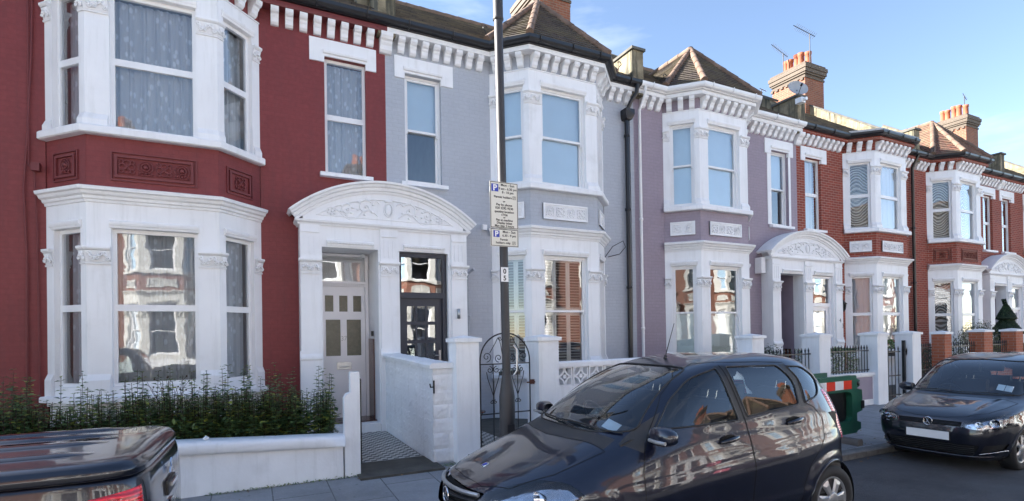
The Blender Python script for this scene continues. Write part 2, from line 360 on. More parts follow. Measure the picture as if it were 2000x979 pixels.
def tilemat(name,scale,rot=45):
    m,t,b=nodes(name); ch=N(t,'ShaderNodeTexChecker'); ch.inputs['Scale'].default_value=scale; ch.inputs['Color1'].default_value=(.55,.54,.50,1); ch.inputs['Color2'].default_value=(.035,.035,.04,1)
    mpn=N(t,'ShaderNodeMapping'); mpn.inputs['Rotation'].default_value=(0,0,R(rot)); mpn.inputs['Location'].default_value=(.013,.017,.005); lk(t,texco(t,'Object'),mpn.inputs[0]); lk(t,mpn.outputs[0],ch.inputs['Vector'])
    c=mixc(t,ramp(t,noisen(t,3,6),[(.5,(0,0,0)),(.75,(.4,)*3)]),ch.outputs['Color'],(.10,.095,.08)); lk(t,c,b.inputs['Base Color']); b.inputs['Roughness'].default_value=.45; return m
M_TILE=tilemat('chequered_path_tiles',1/.080,0)
def leafmat(name,c1,c2,tr=.25):
    m,t,b=nodes(name); gi=N(t,'ShaderNodeNewGeometry'); c=ramp(t,gi.outputs['Random Per Island'],[(0,c1),(.8,c2),(.97,(c2[0]*2.4,c2[1]*1.7,c2[2]*.8))]); lk(t,c,b.inputs['Base Color']); b.inputs['Roughness'].default_value=.42
    t2=N(t,'ShaderNodeBsdfTranslucent'); lk(t,c,t2.inputs[0]); mxn=N(t,'ShaderNodeMixShader'); mxn.inputs[0].default_value=tr; o=t.nodes['Material Output']; lk(t,b.outputs[0],mxn.inputs[1]); lk(t,t2.outputs[0],mxn.inputs[2]); lk(t,mxn.outputs[0],o.inputs[0]); return m
M_LEAF=leafmat('hedge_leaf',(.05,.11,.045),(.14,.22,.085))
M_LEAFD=leafmat('dark_evergreen_leaf',(.008,.026,.012),(.022,.058,.022))
M_LEAFO=leafmat('olive_leaf',(.05,.07,.035),(.10,.13,.07))
M_PETAL=simple('pink_petal',(.5,.12,.18),.6,bs=0)
# ------------------------------------------------------------------ roofs
def clip_poly(poly,f):
    out=[]
    n=len(poly)
    for i in range(n):
        a=poly[i]; b=poly[(i+1)%n]; fa=f(a); fb=f(b)
        if fa>=0: out.append(a)
        if (fa>0 and fb<0) or (fa<0 and fb>0):
            k=fa/(fa-fb); out.append(a+(b-a)*k)
    return out
def tiled(mb,poly,course=.16,lift=.022,jit=.004):
    P=[Vector(p) for p in poly]; n=(P[1]-P[0]).cross(P[2]-P[0]).normalized()
    if n.z<0: P=P[::-1]; n=-n
    s=Vector((0,0,1)).cross(n).normalized(); t=n.cross(s)
    t0=min(p.dot(t) for p in P); t1=max(p.dot(t) for p in P); k=0; a=t0
    while a<t1-1e-4:
        b=min(a+course,t1); q=clip_poly(P,lambda p:p.dot(t)-a); q=clip_poly(q,lambda p:b-p.dot(t)) if len(q)>2 else q
        if len(q)>2:
            L=lift+rnd.uniform(-jit,jit)
            top=[p+n*(L*(1-(p.dot(t)-a)/course)+.004) for p in q]; mb.add(top,[tuple(range(len(top)))],False)
            for i in range(len(q)):
                j=(i+1)%len(q)
                if abs(q[i].dot(t)-a)<1e-4 and abs(q[j].dot(t)-a)<1e-4: mb.add([q[i]-n*.01,q[j]-n*.01,top[j],top[i]],[(0,1,2,3)],False)
        a=b
def hipline(mb,a,b,r=.10):
    a=Vector(a);b=Vector(b); L=(b-a).length; k=max(1,int(L/.38))
    for i in range(k):
        p=a+(b-a)*(i/k); q=a+(b-a)*((i+1)/k+.02)
        mb.tube([p,q],r,8,True,True,r1=r*.86)

# ------------------------------------------------------------------ bay geometry (local to a house: x along the street, y = 0 at facade, street side negative)
HW=6.14; XB=3.72; DB=.62
A_=(2.24,0.);B_=(2.86,-DB);C_=(4.58,-DB);D_=(5.20,0.)
q7=math.sqrt(.5)
FRL=(A_,(q7,-q7),(-q7,-q7)); FRF=(B_,(1,0),(0,-1)); FRR=(C_,(q7,q7),(q7,-q7)); CL=DB/q7
BAY=[A_,B_,C_,D_]
EAVE=[(0,0),A_,B_,C_,D_,(HW,0)]
def fpt(fr,a,b): o,u,n=fr; return (o[0]+u[0]*a+n[0]*b,o[1]+u[1]*a+n[1]*b)
def bracket_mesh():
    mb=MB(); pr=[(0,7.40),(.05,7.405),(.085,7.44),(.10,7.50),(.125,7.53),(.135,7.555),(.175,7.575),(.20,7.61),(.205,7.665),(0,7.665)]
    w=.065
    pts=[(-w,-o,z) for o,z in pr]; mb.prism(pts,(2*w,0,0)); return mb
_bm=None
def put_bracket(parent,x,y,rz,mat,big=False):
    global _bm
    key=mat.name+('b' if big else '')
    if _bm is None:_bm={}
    if key not in _bm:
        mb=bracket_mesh()
        if big: mb.v=[(p[0]*1.75,p[1]*1.15,7.665+(p[2]-7.665)*1.28) for p in mb.v]
        o=mb.build('eaves_bracket',mat,parent); _bm[key]=o; o.location=(x,y,0); o.rotation_euler=(0,0,rz)
    else: inst(_bm[key],'eaves_bracket',parent,(x,y,0),rz)
def leafblobs(mb,fr,u0,u1,z0,z1,out,seed=0):
    # carved foliage: small scrolls and rounded leaves between u0..u1
    r=random.Random(seed); n=max(2,int((u1-u0)/.075)); o,u,nn=fr
    for i in range(n):
        uc=u0+(i+.5)*(u1-u0)/n
        for k,(zf,rr) in enumerate(((.30,.032),(.68,.036))):
            zc=z0+(z1-z0)*zf; uu=uc+(.02 if (i+k)%2 else -.02)
            c=fpt(fr,uu,out+.004); c=(c[0],c[1],zc)
            pts=[]
            sgn=1 if (i+k)%2 else -1
            for q in range(9):
                a=q/8*math.pi*2.3*sgn+r.uniform(-.2,.2); rad=rr*(1-.75*q/8)
                p=fpt(fr,uu+rad*math.cos(a),out+.006+.010*(q/8)); pts.append((p[0],p[1],zc+rad*math.sin(a)))
            mb.tube(pts,.0135,5)
        c=fpt(fr,uc,out+.012); mb.ball((c[0],c[1],z0+(z1-z0)*.5),.026,6,4)
def capital(parent,segs,path,z0,z1,mat,mir,seed):
    mb=MB(); h=z1-z0
    mb.sweep(path,[(0.002,z0),(.022,z0),(.026,z0+.02),(.002,z0+.035)])
    mb.sweep(path,[(0.002,z0+.035),(.014,z0+.035),(.024,z0+h*.5),(.048,z1-.06),(0.002,z1-.06)])
    mb.sweep(path,[(0.002,z1-.055),(.055,z1-.055),(.078,z1-.03),(.078,z1),(0.002,z1)])
    for fr,a,b in segs: leafblobs(mb,fr,a,b,z0+.03,z1-.05,.030,seed)
    return mb.build('capital',mat,parent,mir)
def window(parent,fr,u0,u1,z0,z1,rec,kind,style,mir,mid=None,cur=None):
    mb=MB(); o=-rec; fw=.055 if kind=='upvc' else .045
    zm=(z0+z1)/2 if mid is None else mid
    if kind=='upvc':
        d=.06
        mb.fbox(fr,u0,u0+fw,o,o-d,z0,z1); mb.fbox(fr,u1-fw,u1,o,o-d,z0,z1)
        mb.fbox(fr,u0+fw,u1-fw,o,o-d,z0,z0+fw); mb.fbox(fr,u0+fw,u1-fw,o,o-d,z1-fw,z1)
        mb.fbox(fr,u0+fw,u1-fw,o-.002,o-d,zm-.05,zm+.05)
        g=[(u0+fw,u1-fw,z0+fw,zm-.05,o-.03),(u0+fw,u1-fw,zm+.05,z1-fw,o-.03)]
    else:
        # box sash: outer lining, upper sash forward, lower sash behind
        mb.fbox(fr,u0,u0+fw,o,o-.12,z0,z1); mb.fbox(fr,u1-fw,u1,o,o-.12,z0,z1); mb.fbox(fr,u0+fw,u1-fw,o,o-.12,z1-fw,z1); mb.fbox(fr,u0+fw,u1-fw,o+.03,o-.12,z0,z0+.05)
        s=.04; a,b=u0+fw,u1-fw
        for (zz0,zz1,oo) in ((zm-.02,z1-fw,o-.02),(z0+.05,zm+.025,o-.07)):
            mb.fbox(fr,a,a+s,oo,oo-.04,zz0,zz1); mb.fbox(fr,b-s,b,oo,oo-.04,zz0,zz1); mb.fbox(fr,a+s,b-s,oo,oo-.04,zz0,zz0+.045); mb.fbox(fr,a+s,b-s,oo,oo-.04,zz1-.04,zz1)
            # horns
        mb.fbox(fr,a+.002,a+s-.002,o-.022,o-.058,zm-.075,zm-.02); mb.fbox(fr,b-s+.002,b-.002,o-.022,o-.058,zm-.075,zm-.02)
        g=[(a+s,b-s,z0+.095,zm-.015,o-.09),(a+s,b-s,zm+.025,z1-fw-.04,o-.04)]
    win=mb.build('window',M_UPVC,parent,mir)
    gm=MB()
    for a,b,c,d,oo in g:
        p=fpt(fr,a,oo); q=fpt(fr,b,oo); gm.quad((*p,c),(*q,c),(*q,d),(*p,d))
    gm.build('glass_pane',M_GLASS,win,mir)
    ib=o-.17
    def sheet(name,mat,a,b,c,d,off,folds=0,amp=0,seed=0,tilt=0):
        sm=MB(); n=max(2,int((b-a)/.012)) if folds else 1; r=random.Random(seed); ph=[r.uniform(0,6.3) for _ in range(4)]; vs=[];fs=[]
        for i in range(n+1):
            uu=a+(b-a)*i/n
            w=amp*(math.sin(uu*folds+ph[0])+.6*math.sin(uu*folds*1.73+ph[1])+.35*math.sin(uu*folds*3.1+ph[2])) if folds else 0
            for zz,kk in ((c,1),(d,.6)):
                p=fpt(fr,uu,off+w*kk); vs.append((*p,zz))
        for i in range(n): fs.append((2*i,2*i+2,2*i+3,2*i+1))
        sm.add(vs,fs,bool(folds)); return sm.build(name,mat,win,mir)
    sd=int(u0*100)+int(z0*10)+int(fr[0][0]*7)
    if style=='lace': sheet('net_curtain',M_LACE,u0+.02,u1-.02,z0+.03,z1-.03,ib,52,.024,sd)
    elif style=='voile': sheet('net_curtain',M_VOILE,u0+.02,u1-.02,z0+.03,z1-.03,ib,34,.020,sd)
    elif style=='wavy': sheet('net_curtain',M_WAVY,u0+.02,u1-.02,z0+.03,z1-.03,ib,26,.006,sd); 
    elif style=='blind': sheet('roller_blind',M_BLIND,u0+.03,u1-.03,z0+.03,z1-.03,ib+.04)
    elif style=='blueblind': sheet('roller_blind',M_BLINDB,u0+.03,u1-.03,z0+.03,z1-.03,ib+.04)
    elif style=='halfblind': sheet('roller_blind',M_BLINDB,u0+.03,u1-.03,zm-.02,z1-.03,ib+.04)
    elif style=='frost':
        sheet('frosted_film',M_FROST,u0+.09,u1-.09,z0+.05,zm-.01,o-.096)
    elif style=='shutter':
        sm=MB(); npn=max(1,round((u1-u0)/.36)); W=(u1-u0-.04)/npn
        for half in ((z0+.05,zm-.02),(zm+.02,z1-.05)):
            for k in range(npn):
                a=u0+.02+k*W; b=a+W-.008; oo=ib+.02
                sm.fbox(fr,a,a+.045,oo,oo-.03,*half); sm.fbox(fr,b-.045,b,oo,oo-.03,*half); sm.fbox(fr,a+.045,b-.045,oo,oo-.03,half[0],half[0]+.06); sm.fbox(fr,a+.045,b-.045,oo,oo-.03,half[1]-.06,half[1])
                z=half[0]+.085
                while z<half[1]-.07:
                    p0=fpt(fr,a+.045,oo+.012);p1=fpt(fr,b-.045,oo+.012);p2=fpt(fr,b-.045,oo-.04);p3=fpt(fr,a+.045,oo-.04)
                    sm.quad((*p0,z-.006),(*p1,z-.006),(*p2,z+.006),(*p3,z+.006)); sm.quad((*p0,z-.012),(*p1,z-.012),(*p1,z-.006),(*p0,z-.006))
                    z+=.062
        sm.build('louvred_shutter',M_SHUT,win,mir)
    return win
def hood(parent,fr,u0,u1,z,mat,mir,deep=.05):
    mb=MB(); p=fpt(fr,u0,0);q=fpt(fr,u1,0); c=.05
    mb.sweep([p,q],[(0.002,z),(.02,z+.005),(.03,z+.035),(deep-.01,z+.045),(deep,z+.075),(deep,z+.10),(.03,z+.115),(.002,z+.12)])
    return mb.build('hood_mould',mat,parent,mir)
def relief_panel(parent,fr,uc,w,z0,z1,mat,mir,frame,raised,seed=1):
    mb=MB(); b=.035; o=.02 if raised else .006
    u0,u1=uc-w/2,uc+w/2
    if raised: mb.fbox(fr,u0,u1,.016,-.01,z0,z1)
    for a,bb,c,d in ((u0,u0+b,z0,z1),(u1-b,u1,z0,z1),(u0+b,u1-b,z0,z0+b),(u0+b,u1-b,z1-b,z1)): mb.fbox(fr,a,bb,o+.016,-.01,c,d)
    if not raised:
        for a,bb,c,d in ((u0-.05,u0-.03,z0-.05,z1+.05),(u1+.03,u1+.05,z0-.05,z1+.05),(u0-.03,u1+.03,z0-.05,z0-.03),(u0-.03,u1+.03,z1+.03,z1+.05)): mb.fbox(fr,a,bb,.014,-.01,c,d)
    h=z1-z0-2*b; n=max(1,round((w-2*b)/h)); cw=(w-2*b)/n; zc=(z0+z1)/2; base=.017 if raised else .002
    def P(u,oo,z): p=fpt(fr,u,oo); return (p[0],p[1],z)
    def ring(u,z,r,rt=.0105,a0=0,a1=2*math.pi,seg=12,sx=1):
        mb.tube([P(u+sx*r*math.cos(a0+(a1-a0)*i/seg),base+.009,z+r*math.sin(a0+(a1-a0)*i/seg)) for i in range(seg+1)],rt,5,False)
    for k in range(n):
        u=u0+b+(k+.5)*cw; r=h*.17
        if (k+seed)%2:
            for dx,dz in ((-1,0),(1,0),(0,1),(0,-1)): ring(u+dx*r*1.15,zc+dz*r*1.15,r)
            for dx,dz in ((-1,-1),(1,1),(1,-1),(-1,1)): ring(u+dx*r*1.5,zc+dz*r*1.5,r*.6)
            mb.ball(P(u,base,zc),r*.6,6,4)
        else:
            ring(u,zc+r*.4,r*1.25); mb.ball(P(u,base,zc+r*.4),r*.8,7,5)
            ring(u,zc+r*.2,r*2.1,.009,-.2*math.pi,1.2*math.pi)
            for q in (-2,-1,0,1,2): mb.ball(P(u+q*r*.85,base,zc-r*1.7+(abs(q)%2)*r*.35),r*.42,6,4)
            mb.tube([P(u-r*2.2,base+.004,zc-r*2.3),P(u+r*2.2,base+.004,zc-r*2.3)],.008,5)
    return mb.build('relief_panel',mat,parent,mir)

def house(X,s,st,label,zoff=0):
    g='terraced houses of the street'
    root=empty('terraced_house',(X,FY,0),label,'house',g)
    mir=(s<0); body=st['body']; stone=st.get('stone',M_WHITE); trim=st.get('trim',stone); brk=st.get('brk',stone)
    mb=MB()
    mb.wall(FR0,0,HW,0,7.76,[(.38,1.14,4.86,7.04),(.10,1.28,0,3.48),(2.24,5.20,-.1,7.70)],.30)
    # side and back shell
    for x in (0.003,HW-.003): mb.quad((x,0,0),(x,8,0),(x,8,7.7),(x,0,7.7))
    mb.quad((0,8,0),(HW,8,0),(HW,8,7.9),(0,8,7.9))
    mb.build('wall',body,root,mir)
    # rooms seen through the windows
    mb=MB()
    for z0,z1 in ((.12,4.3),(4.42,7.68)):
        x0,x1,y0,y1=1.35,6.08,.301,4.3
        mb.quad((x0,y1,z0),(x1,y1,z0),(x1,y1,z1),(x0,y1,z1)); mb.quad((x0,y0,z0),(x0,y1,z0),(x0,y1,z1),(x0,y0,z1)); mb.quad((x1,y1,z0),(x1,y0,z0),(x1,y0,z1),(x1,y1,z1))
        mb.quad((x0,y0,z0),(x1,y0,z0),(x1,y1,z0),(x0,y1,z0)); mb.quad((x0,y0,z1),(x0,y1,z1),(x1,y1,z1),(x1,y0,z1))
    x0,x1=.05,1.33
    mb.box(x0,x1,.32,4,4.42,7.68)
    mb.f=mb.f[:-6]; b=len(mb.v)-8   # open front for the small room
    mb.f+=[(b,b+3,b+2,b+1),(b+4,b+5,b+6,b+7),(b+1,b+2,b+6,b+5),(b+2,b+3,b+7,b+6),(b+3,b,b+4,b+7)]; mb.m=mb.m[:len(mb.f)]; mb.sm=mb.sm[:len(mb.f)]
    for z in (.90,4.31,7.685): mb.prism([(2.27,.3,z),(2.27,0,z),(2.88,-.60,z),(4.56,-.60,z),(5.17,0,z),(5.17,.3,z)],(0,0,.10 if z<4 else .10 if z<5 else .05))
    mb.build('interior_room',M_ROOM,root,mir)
    # bay: plinth, lower storey, band, upper storey
    mb=MB()
    for fr,L,hl in ((FRL,CL,(.165,.755)),(FRF,1.72,(.30,1.42)),(FRR,CL,(.122,.712))):
        mb.wall(fr,0,L,.955,3.86,[(hl[0],hl[1],1.09,3.47)],.13)
        mb.wall(fr,0,L,0,.86,[],.1,off=-.03)
    mb.sweep(BAY,[(-.03,.80),(.02,.80),(.02,.86),(-.03,.86)])
    mb.build('lower_bay',stone,root,mir)
    mb=MB()
    for fr,L in ((FRL,CL),(FRF,1.72),(FRR,CL)): mb.wall(fr,0,L,4.02,4.86,[],.1,off=-.01)
    mb.build('bay_band',body,root,mir)
    mb=MB(); mb.sweep(BAY,[(-.05,7.38),(-.008,7.38),(-.008,7.77),(-.05,7.77)]); mb.build('bay_frieze',body,root,mir)
    mb=MB()
    for fr,L,hl in ((FRL,CL,(.165,.755)),(FRF,1.72,(.30,1.42)),(FRR,CL,(.122,.712))):
        mb.wall(fr,0,L,4.965,7.40,[(hl[0],hl[1],4.975,7.06)],.13)
    mb.build('upper_bay',stone,root,mir)
    # base blocks of the corner piers
    for z0,z1 in ((.955,1.20),(4.965,5.07)):
        for path in ([A_,fpt(FRL,.150,0)],[fpt(FRL,.77,0),B_,fpt(FRF,.28,0)],[fpt(FRF,1.44,0),C_,fpt(FRR,.107,0)],[fpt(FRR,.727,0),D_]):
            m2=MB(); m2.sweep(path,[(0.002,z0),(.045,z0),(.045,z1),(.012,z1+.07),(0.002,z1+.09)]); m2.build('pier_base',stone,root,mir)
    m2=MB(); m2.sweep([(A_[0],0.0)]+BAY[1:3]+[D_],[(-.12,.862),(.10,.862),(.12,.87),(.12,.935),(.10,.955),(-.12,.957)]); m2.build('bay_sill',stone,root,mir)
    m2=MB(); m2.sweep(BAY,[(-.14,4.84),(.09,4.84),(.115,4.855),(.115,4.945),(.09,4.97),(-.14,4.972)]); m2.build('bay_sill',stone,root,mir)
    m2=MB(); m2.sweep(BAY,[(-.02,3.84),(.02,3.84),(.03,3.875),(.055,3.89),(.065,3.925),(.10,3.945),(.12,3.985),(.155,4.0),(.165,4.045),(.13,4.06),(-.02,4.09)]); m2.build('bay_cornice',stone,root,mir)
    k=0
    for z0,z1 in ((2.92,3.18),(6.66,6.92)):
        k+=1
        capital(root,[(FRL,.01,.145)],[A_,fpt(FRL,.155,0)],z0,z1,stone,mir,k)
        capital(root,[(FRL,.775,CL-.01),(FRF,.01,.29)],[fpt(FRL,.765,0),B_,fpt(FRF,.295,0)],z0,z1,stone,mir,k+5)
        capital(root,[(FRF,1.43,1.71),(FRR,.01,.105)],[fpt(FRF,1.425,0),C_,fpt(FRR,.112,0)],z0,z1,stone,mir,k+9)
        capital(root,[(FRR,.735,CL-.01)],[fpt(FRR,.722,0),D_],z0,z1,stone,mir,k+3)
        for fr,a,b in ((FRL,.13,.79),(FRF,.28,1.44),(FRR,.09,.75)): hood(root,fr,a,b,3.47 if z0<4 else 7.06,stone,mir)
    ws=st['win']; kd=st.get('kind','sash')
    kl=st.get('kindl',kd)
    window(root,FRL,.165,.755,1.09,3.47,.075,kl,ws[0],mir); window(root,FRF,.30,1.42,1.09,3.47,.075,kl,ws[1],mir); window(root,FRR,.122,.712,1.09,3.47,.075,kl,ws[2],mir)
    window(root,FRL,.165,.755,4.975,7.06,.075,kd,ws[3],mir); window(root,FRF,.30,1.42,4.975,7.06,.075,kd,ws[4],mir); window(root,FRR,.122,.712,4.975,7.06,.075,kd,ws[5],mir)
    window(root,FR0,.38,1.14,4.86,7.04,.09,kd,ws[6],mir)
    # flat window: lintel block, sill
    m2=MB(); 
    m2.box(.18,.382,-.028,.05,6.93,7.36); m2.box(1.138,1.40,-.028,.05,6.93,7.36); m2.box(.382,1.138,-.028,.05,7.045,7.36); m2.build('lintel',stone,root,mir)
    hood(root,FR0,.36,1.16,7.05,stone,mir,.07)
    m2=MB(); m2.prism([(.28,-.12,4.78),(.28,-.12,4.85),(.28,.06,4.875),(.28,.06,4.78)],(.96,0,0)); m2.build('window_sill',stone,root,mir)
    if st.get('jamb'):
        m2=MB(); m2.box(1.142,1.30,-.012,.05,4.88,6.928); m2.box(.29,.378,-.012,.05,4.88,6.928); m2.build('window_surround',stone,root,mir)
    # panels
    pm=st.get('panel',stone); rs=st.get('raised',True)
    relief_panel(root,FRF,.86,1.02 if not rs else 1.12,4.24,4.58,pm,mir,None,rs,0)
    relief_panel(root,FRL,.45,.44 if not rs else .60,4.24,4.58,pm,mir,None,rs,1); relief_panel(root,FRR,.43,.44 if not rs else .60,4.24,4.58,pm,mir,None,rs,0)
    # eaves
    fas=st.get('fascia',trim)
    m2=MB(); m2.sweep(EAVE,[(-.02,7.67),(.215,7.67),(.225,7.70),(.225,7.76),(-.02,7.765)]); m2.build('eaves_fascia',fas,root,mir)
    m2=MB(); m2.sweep(BAY,[(0.002,7.365),(.018,7.37),(.018,7.39),(0.002,7.395)]); m2.build('eaves_string',trim,root,mir)
    gm=st.get('gutter',M_BLACKP)
    m2=MB(); m2.sweep(EAVE,[(.14,7.767),(.27,7.767),(.27,7.79),(.30,7.79),(.345,7.80),(.372,7.84),(.378,7.90),(.362,7.90),(.352,7.85),(.32,7.82),(.28,7.81),(.262,7.85),(.262,7.905),(.14,7.905)],smooth=False); m2.build('gutter',gm,root,mir)
    for i in range(7):
        x=.4+i*.9
        if x<2.1 or x>5.3: m2=MB(); m2.tube([(x,-.40,7.91),(x,-.385,7.83),(x,-.34,7.785),(x,-.24,7.775)],.012,5); m2.build('gutter_clip',gm,root,mir)
    for a in (.1,.9,1.6): m2=MB(); p=fpt(FRF,a,.40); q=fpt(FRF,a,.24); m2.tube([(p[0],p[1],7.91),(p[0],p[1]+.02,7.82),(q[0],q[1],7.775)],.012,5); m2.build('gutter_clip',gm,root,mir)
    x=.30; i=0
    sgn=s
    def pb(xx,yy,rz,big=False): put_bracket(root,sgn*xx,yy,sgn*rz,brk,big)
    while x<2.1: pb(x,-.002,0); x+=.24
    x=5.40
    while x<6.05: pb(x,-.002,0); x+=.24
    for a in (.17,.45,.72): p=fpt(FRL,a,-.006); pb(p[0],p[1],R(-45))
    for a in (.12,.365,.61,.86,1.11,1.355,1.60): p=fpt(FRF,a,-.006); pb(p[0],p[1],0)
    for a in (.16,.43,.71): p=fpt(FRR,a,-.006); pb(p[0],p[1],R(45))
    if s>0: put_bracket(root,0,-.002,0,brk,True)
    # main roof
    rm=st.get('roof',M_ROOFG); ez=7.90
    m2=MB(); tiled(m2,[(0,-.33,ez),(HW,-.33,ez),(HW,4.1,ez+3.1),(0,4.1,ez+3.1)],.30,.035,.01); m2.quad((HW,4.1,ez+3.1),(HW,8.3,ez),(0,8.3,ez),(0,4.1,ez+3.1)) ; m2.build('roof',rm,root,mir)
    m2=MB(); hipline(m2,(0,4.1,ez+3.12),(HW,4.1,ez+3.12),.11); m2.build('ridge_tiles',M_HIP,root,mir)
    br=st.get('bayroof','hip'); E=[(2.24-.19,-.33),(2.86-.13,-DB-.33),(4.58+.13,-DB-.33),(5.20+.19,-.33)]
    if br=='hip':
        hm=st.get('hiproof',M_ROOF); ap=(XB,.46,9.60); yR=-.33+(9.60-ez)/.70
        P=[(e[0],e[1],ez) for e in E]; rr=(XB,yR,9.60)
        m2=MB(); tiled(m2,[P[0],P[1],ap],.125); tiled(m2,[P[1],P[2],ap],.125); tiled(m2,[P[2],P[3],ap],.125); tiled(m2,[P[0],ap,rr],.125); tiled(m2,[P[3],rr,ap],.125); m2.build('bay_roof',hm,root,mir)
        m2=MB()
        for p in P: hipline(m2,(p[0],p[1],p[2]+.04),ap,.085)
        hipline(m2,ap,rr,.09)
        hh=st.get('hipmat',M_HIP); m2.build('hip_tiles',hh,root,mir)
        m2=MB()
        for p in (P[0],P[3]): 
            d=-1 if p is P[0] else 1
            m2.tube([(p[0],p[1],ez+.05),(p[0]+d*.05,p[1]-.05,ez+.18)]+[(p[0]+d*(.05+.05*math.sin(a)),p[1]-.05,ez+.24-.05*math.cos(a)) for a in [k*.5 for k in range(1,10)]],.010,5)
        m2.build('hip_iron',M_IRON,root,mir)
    else:
        m2=MB(); m2.prism([(E[0][0],E[0][1],ez+.01),(E[1][0],E[1][1],ez+.01),(E[2][0],E[2][1],ez+.01),(E[3][0],E[3][1],ez+.01)],(0,0,.06)); m2.build('flat_bay_roof',M_LEAD,root,mir)
    return root
def parapet(root,xw,mat=M_RENDER,th=.34):
    # rendered party wall rising above the roof; xw = world X of its centre
    x0=xw-th/2-root.location.x; x1=x0+th; m=MB(); y0=-.20
    pts=[(x0,y0,7.62),(x0,y0,8.70),(x0,.62,8.70),(x0,.75,8.98),(x0,4.1,11.40),(x0,8.2,8.4),(x0,8.2,7.0),(x0,.3,7.0),(x0,.3,7.62)]
    m.prism(pts,(th,0,0)); o=m.build('party_parapet',mat,root)
    c=MB(); 
    c.box(x0-.04,x1+.04,y0-.05,.66,8.702,8.765)
    a=Vector((0,.72,8.97));b=Vector((0,4.1,11.405)); n=Vector((0,-.58,.81))
    c.prism([(x0-.03,a.y,a.z),(x0-.03,b.y,b.z),(x0-.03,b.y,b.z+.06),(x0-.03,a.y+n.y*.06,a.z+n.z*.06)],(th+.06,0,0))
    c.build('parapet_coping',M_COPING,o); return o
def chimney(root,xl,xr,y0,y1,z0,z1,npots,capped=False):
    X0=root.location.x; m=MB(); a,b=xl-X0,xr-X0; ya,yb=y0-FY,y1-FY
    m.box(a,b,ya,yb,z0,z1-.62)
    o=m.build('chimney_stack',M_STACK,root)
    m=MB(); z=z1-.62
    for k,(g,h) in enumerate(((.03,.075),(.0,.075),(.05,.075),(.09,.15),(.12,.15),(.06,.095))):
        m.box(a-g,b+g,ya-g,yb+g,z+.001,z+h); z+=h
    # dentil bricks under the corbel
    d=ya+.06
    while d<yb-.05:
        m.box(a-.055,a-.001,d,d+.11,z1-.70,z1-.622); m.box(b+.001,b+.055,d,d+.11,z1-.70,z1-.622); d+=.23
    m.build('corbelled_top',M_STACKD,o)
    for i in range(npots):
        yy=ya+.25+(yb-ya-.5)*i/max(1,npots-1); h=.64+.12*((i*7)%3)/2; r=.125
        p=MB(); c=(a+(b-a)*(.42 if i%2 else .5),yy,z)
        p.lathe(c,[(r*1.12,0),(r*1.15,.05),(r,.09),(r*.93,h*.8),(r*1.06,h*.84),(r*1.10,h),(r*.86,h),(r*.8,h*.6)],14); p.build('chimney_pot',M_POT,o)
    return o
# ------------------------------------------------------------------ setting
FY=10.34; P0=2.42; WALLY=6.95; WALLR=7.35
def struct(o): return tag(o,kind='structure')
m=MB(); m.quad((-400,-400,-.20),(400,-400,-.20),(400,400,-.20),(-400,400,-.20)); struct(m.build('ground',M_SOIL))
m=MB(); n=40
m.quad((-200,-4.2,-.17),(200,-4.2,-.17),(200,4.86,-.17),(-200,4.86,-.17)); struct(m.build('road',M_ROAD))
m=MB()
m.quad((-200,5.0,-.065),(200,5.0,-.065),(200,6.9,.0),(-200,6.9,.0)); m.quad((-200,6.9,0),(200,6.9,0),(200,7.6,0.004),(-200,7.6,.004)); struct(m.build('pavement',M_SLAB))
m=MB()
x=-60.
while x<110:
    L=.9+rnd.uniform(-.08,.08); z=-.062+rnd.uniform(-.003,.003); m.prism([(x+.004,4.86,-.19),(x+.004,4.84,z-.02),(x+.004,4.87,z),(x+.004,5.004,z),(x+.004,5.004,-.19)],(L-.008,0,0)); x+=L
struct(m.build('kerb',M_KERB))
m=MB(); m.box(-200,200,7.6,12,-.1,.012); struct(m.build('garden_ground',M_CONC))
m=MB(); m.quad((-200,-4.2,-.065),(200,-4.2,-.065),(200,-4.2,-.17),(-200,-4.2,-.17)); m.box(-200,200,-14,-4.2,-.1,-.06); struct(m.build('far_pavement',M_PALEP))
# white parking-bay mark
m=MB(); m.quad((6.9,2.50,-.165),(7.9,2.50,-.165),(7.9,2.60,-.165),(6.9,2.60,-.165)); struct(m.build('road_marking',M_PAINTW))
# front garden paths
m=MB(); m.quad((1.32,7.55,.018),(2.24,7.55,.018),(2.24,10.0,.018),(1.32,10.0,.018)); struct(m.build('path',M_TILE))
m=MB(); m.box(.9,1.32,8.7,9.98,0.001,.017); struct(m.build('path',M_TILE))
m=MB(); m.box(2.86,3.80,7.3,10.0,0.001,.020); struct(m.build('path',M_TILE))
m=MB(); m.box(1.20,2.30,6.72,7.55,-.02,.022); struct(m.build('path_threshold',M_CONC))
m=MB(); m.box(-3.72,1.02,7.1,9.9,.0,.10); struct(m.build('flower_bed',M_SOIL))

# ------------------------------------------------------------------ houses
S_RED=dict(body=M_REDP,fascia=M_REDO,panel=M_REDO,raised=False,kind='upvc',win=['lace']*7,roof=M_ROOFG,bayroof='hip')
S_GREY=dict(body=M_GREYP,fascia=M_WHITE,kind='sash',win=['shutter','shutter','shutter','blueblind','blueblind','blueblind','halfblind'])
S_LIL=dict(body=M_LILAC,fascia=M_WHITE,gutter=M_UPVC,kind='sash',jamb=True,win=['frost','frost','frost','blueblind','blueblind','blueblind','halfblind'],hiproof=M_ROOF)
S_BR=dict(body=M_BRICK,fascia=M_BRICK,kind='upvc',win=['voile','voile','voile','wavy','voile','voile','voile'],bayroof='flat',roof=M_ROOFG)
S_BR5=dict(body=M_BRICK,fascia=M_BRICK,kind='upvc',win=['voile','voile','wavy','blueblind','wavy','wavy','voile'],panel=M_TERRA,raised=False,hiproof=M_ROOFR,hipmat=M_HIP)
S_FAR=dict(body=M_BRICK,fascia=M_BRICK,kind='upvc',win=['voile']*7,bayroof='flat')
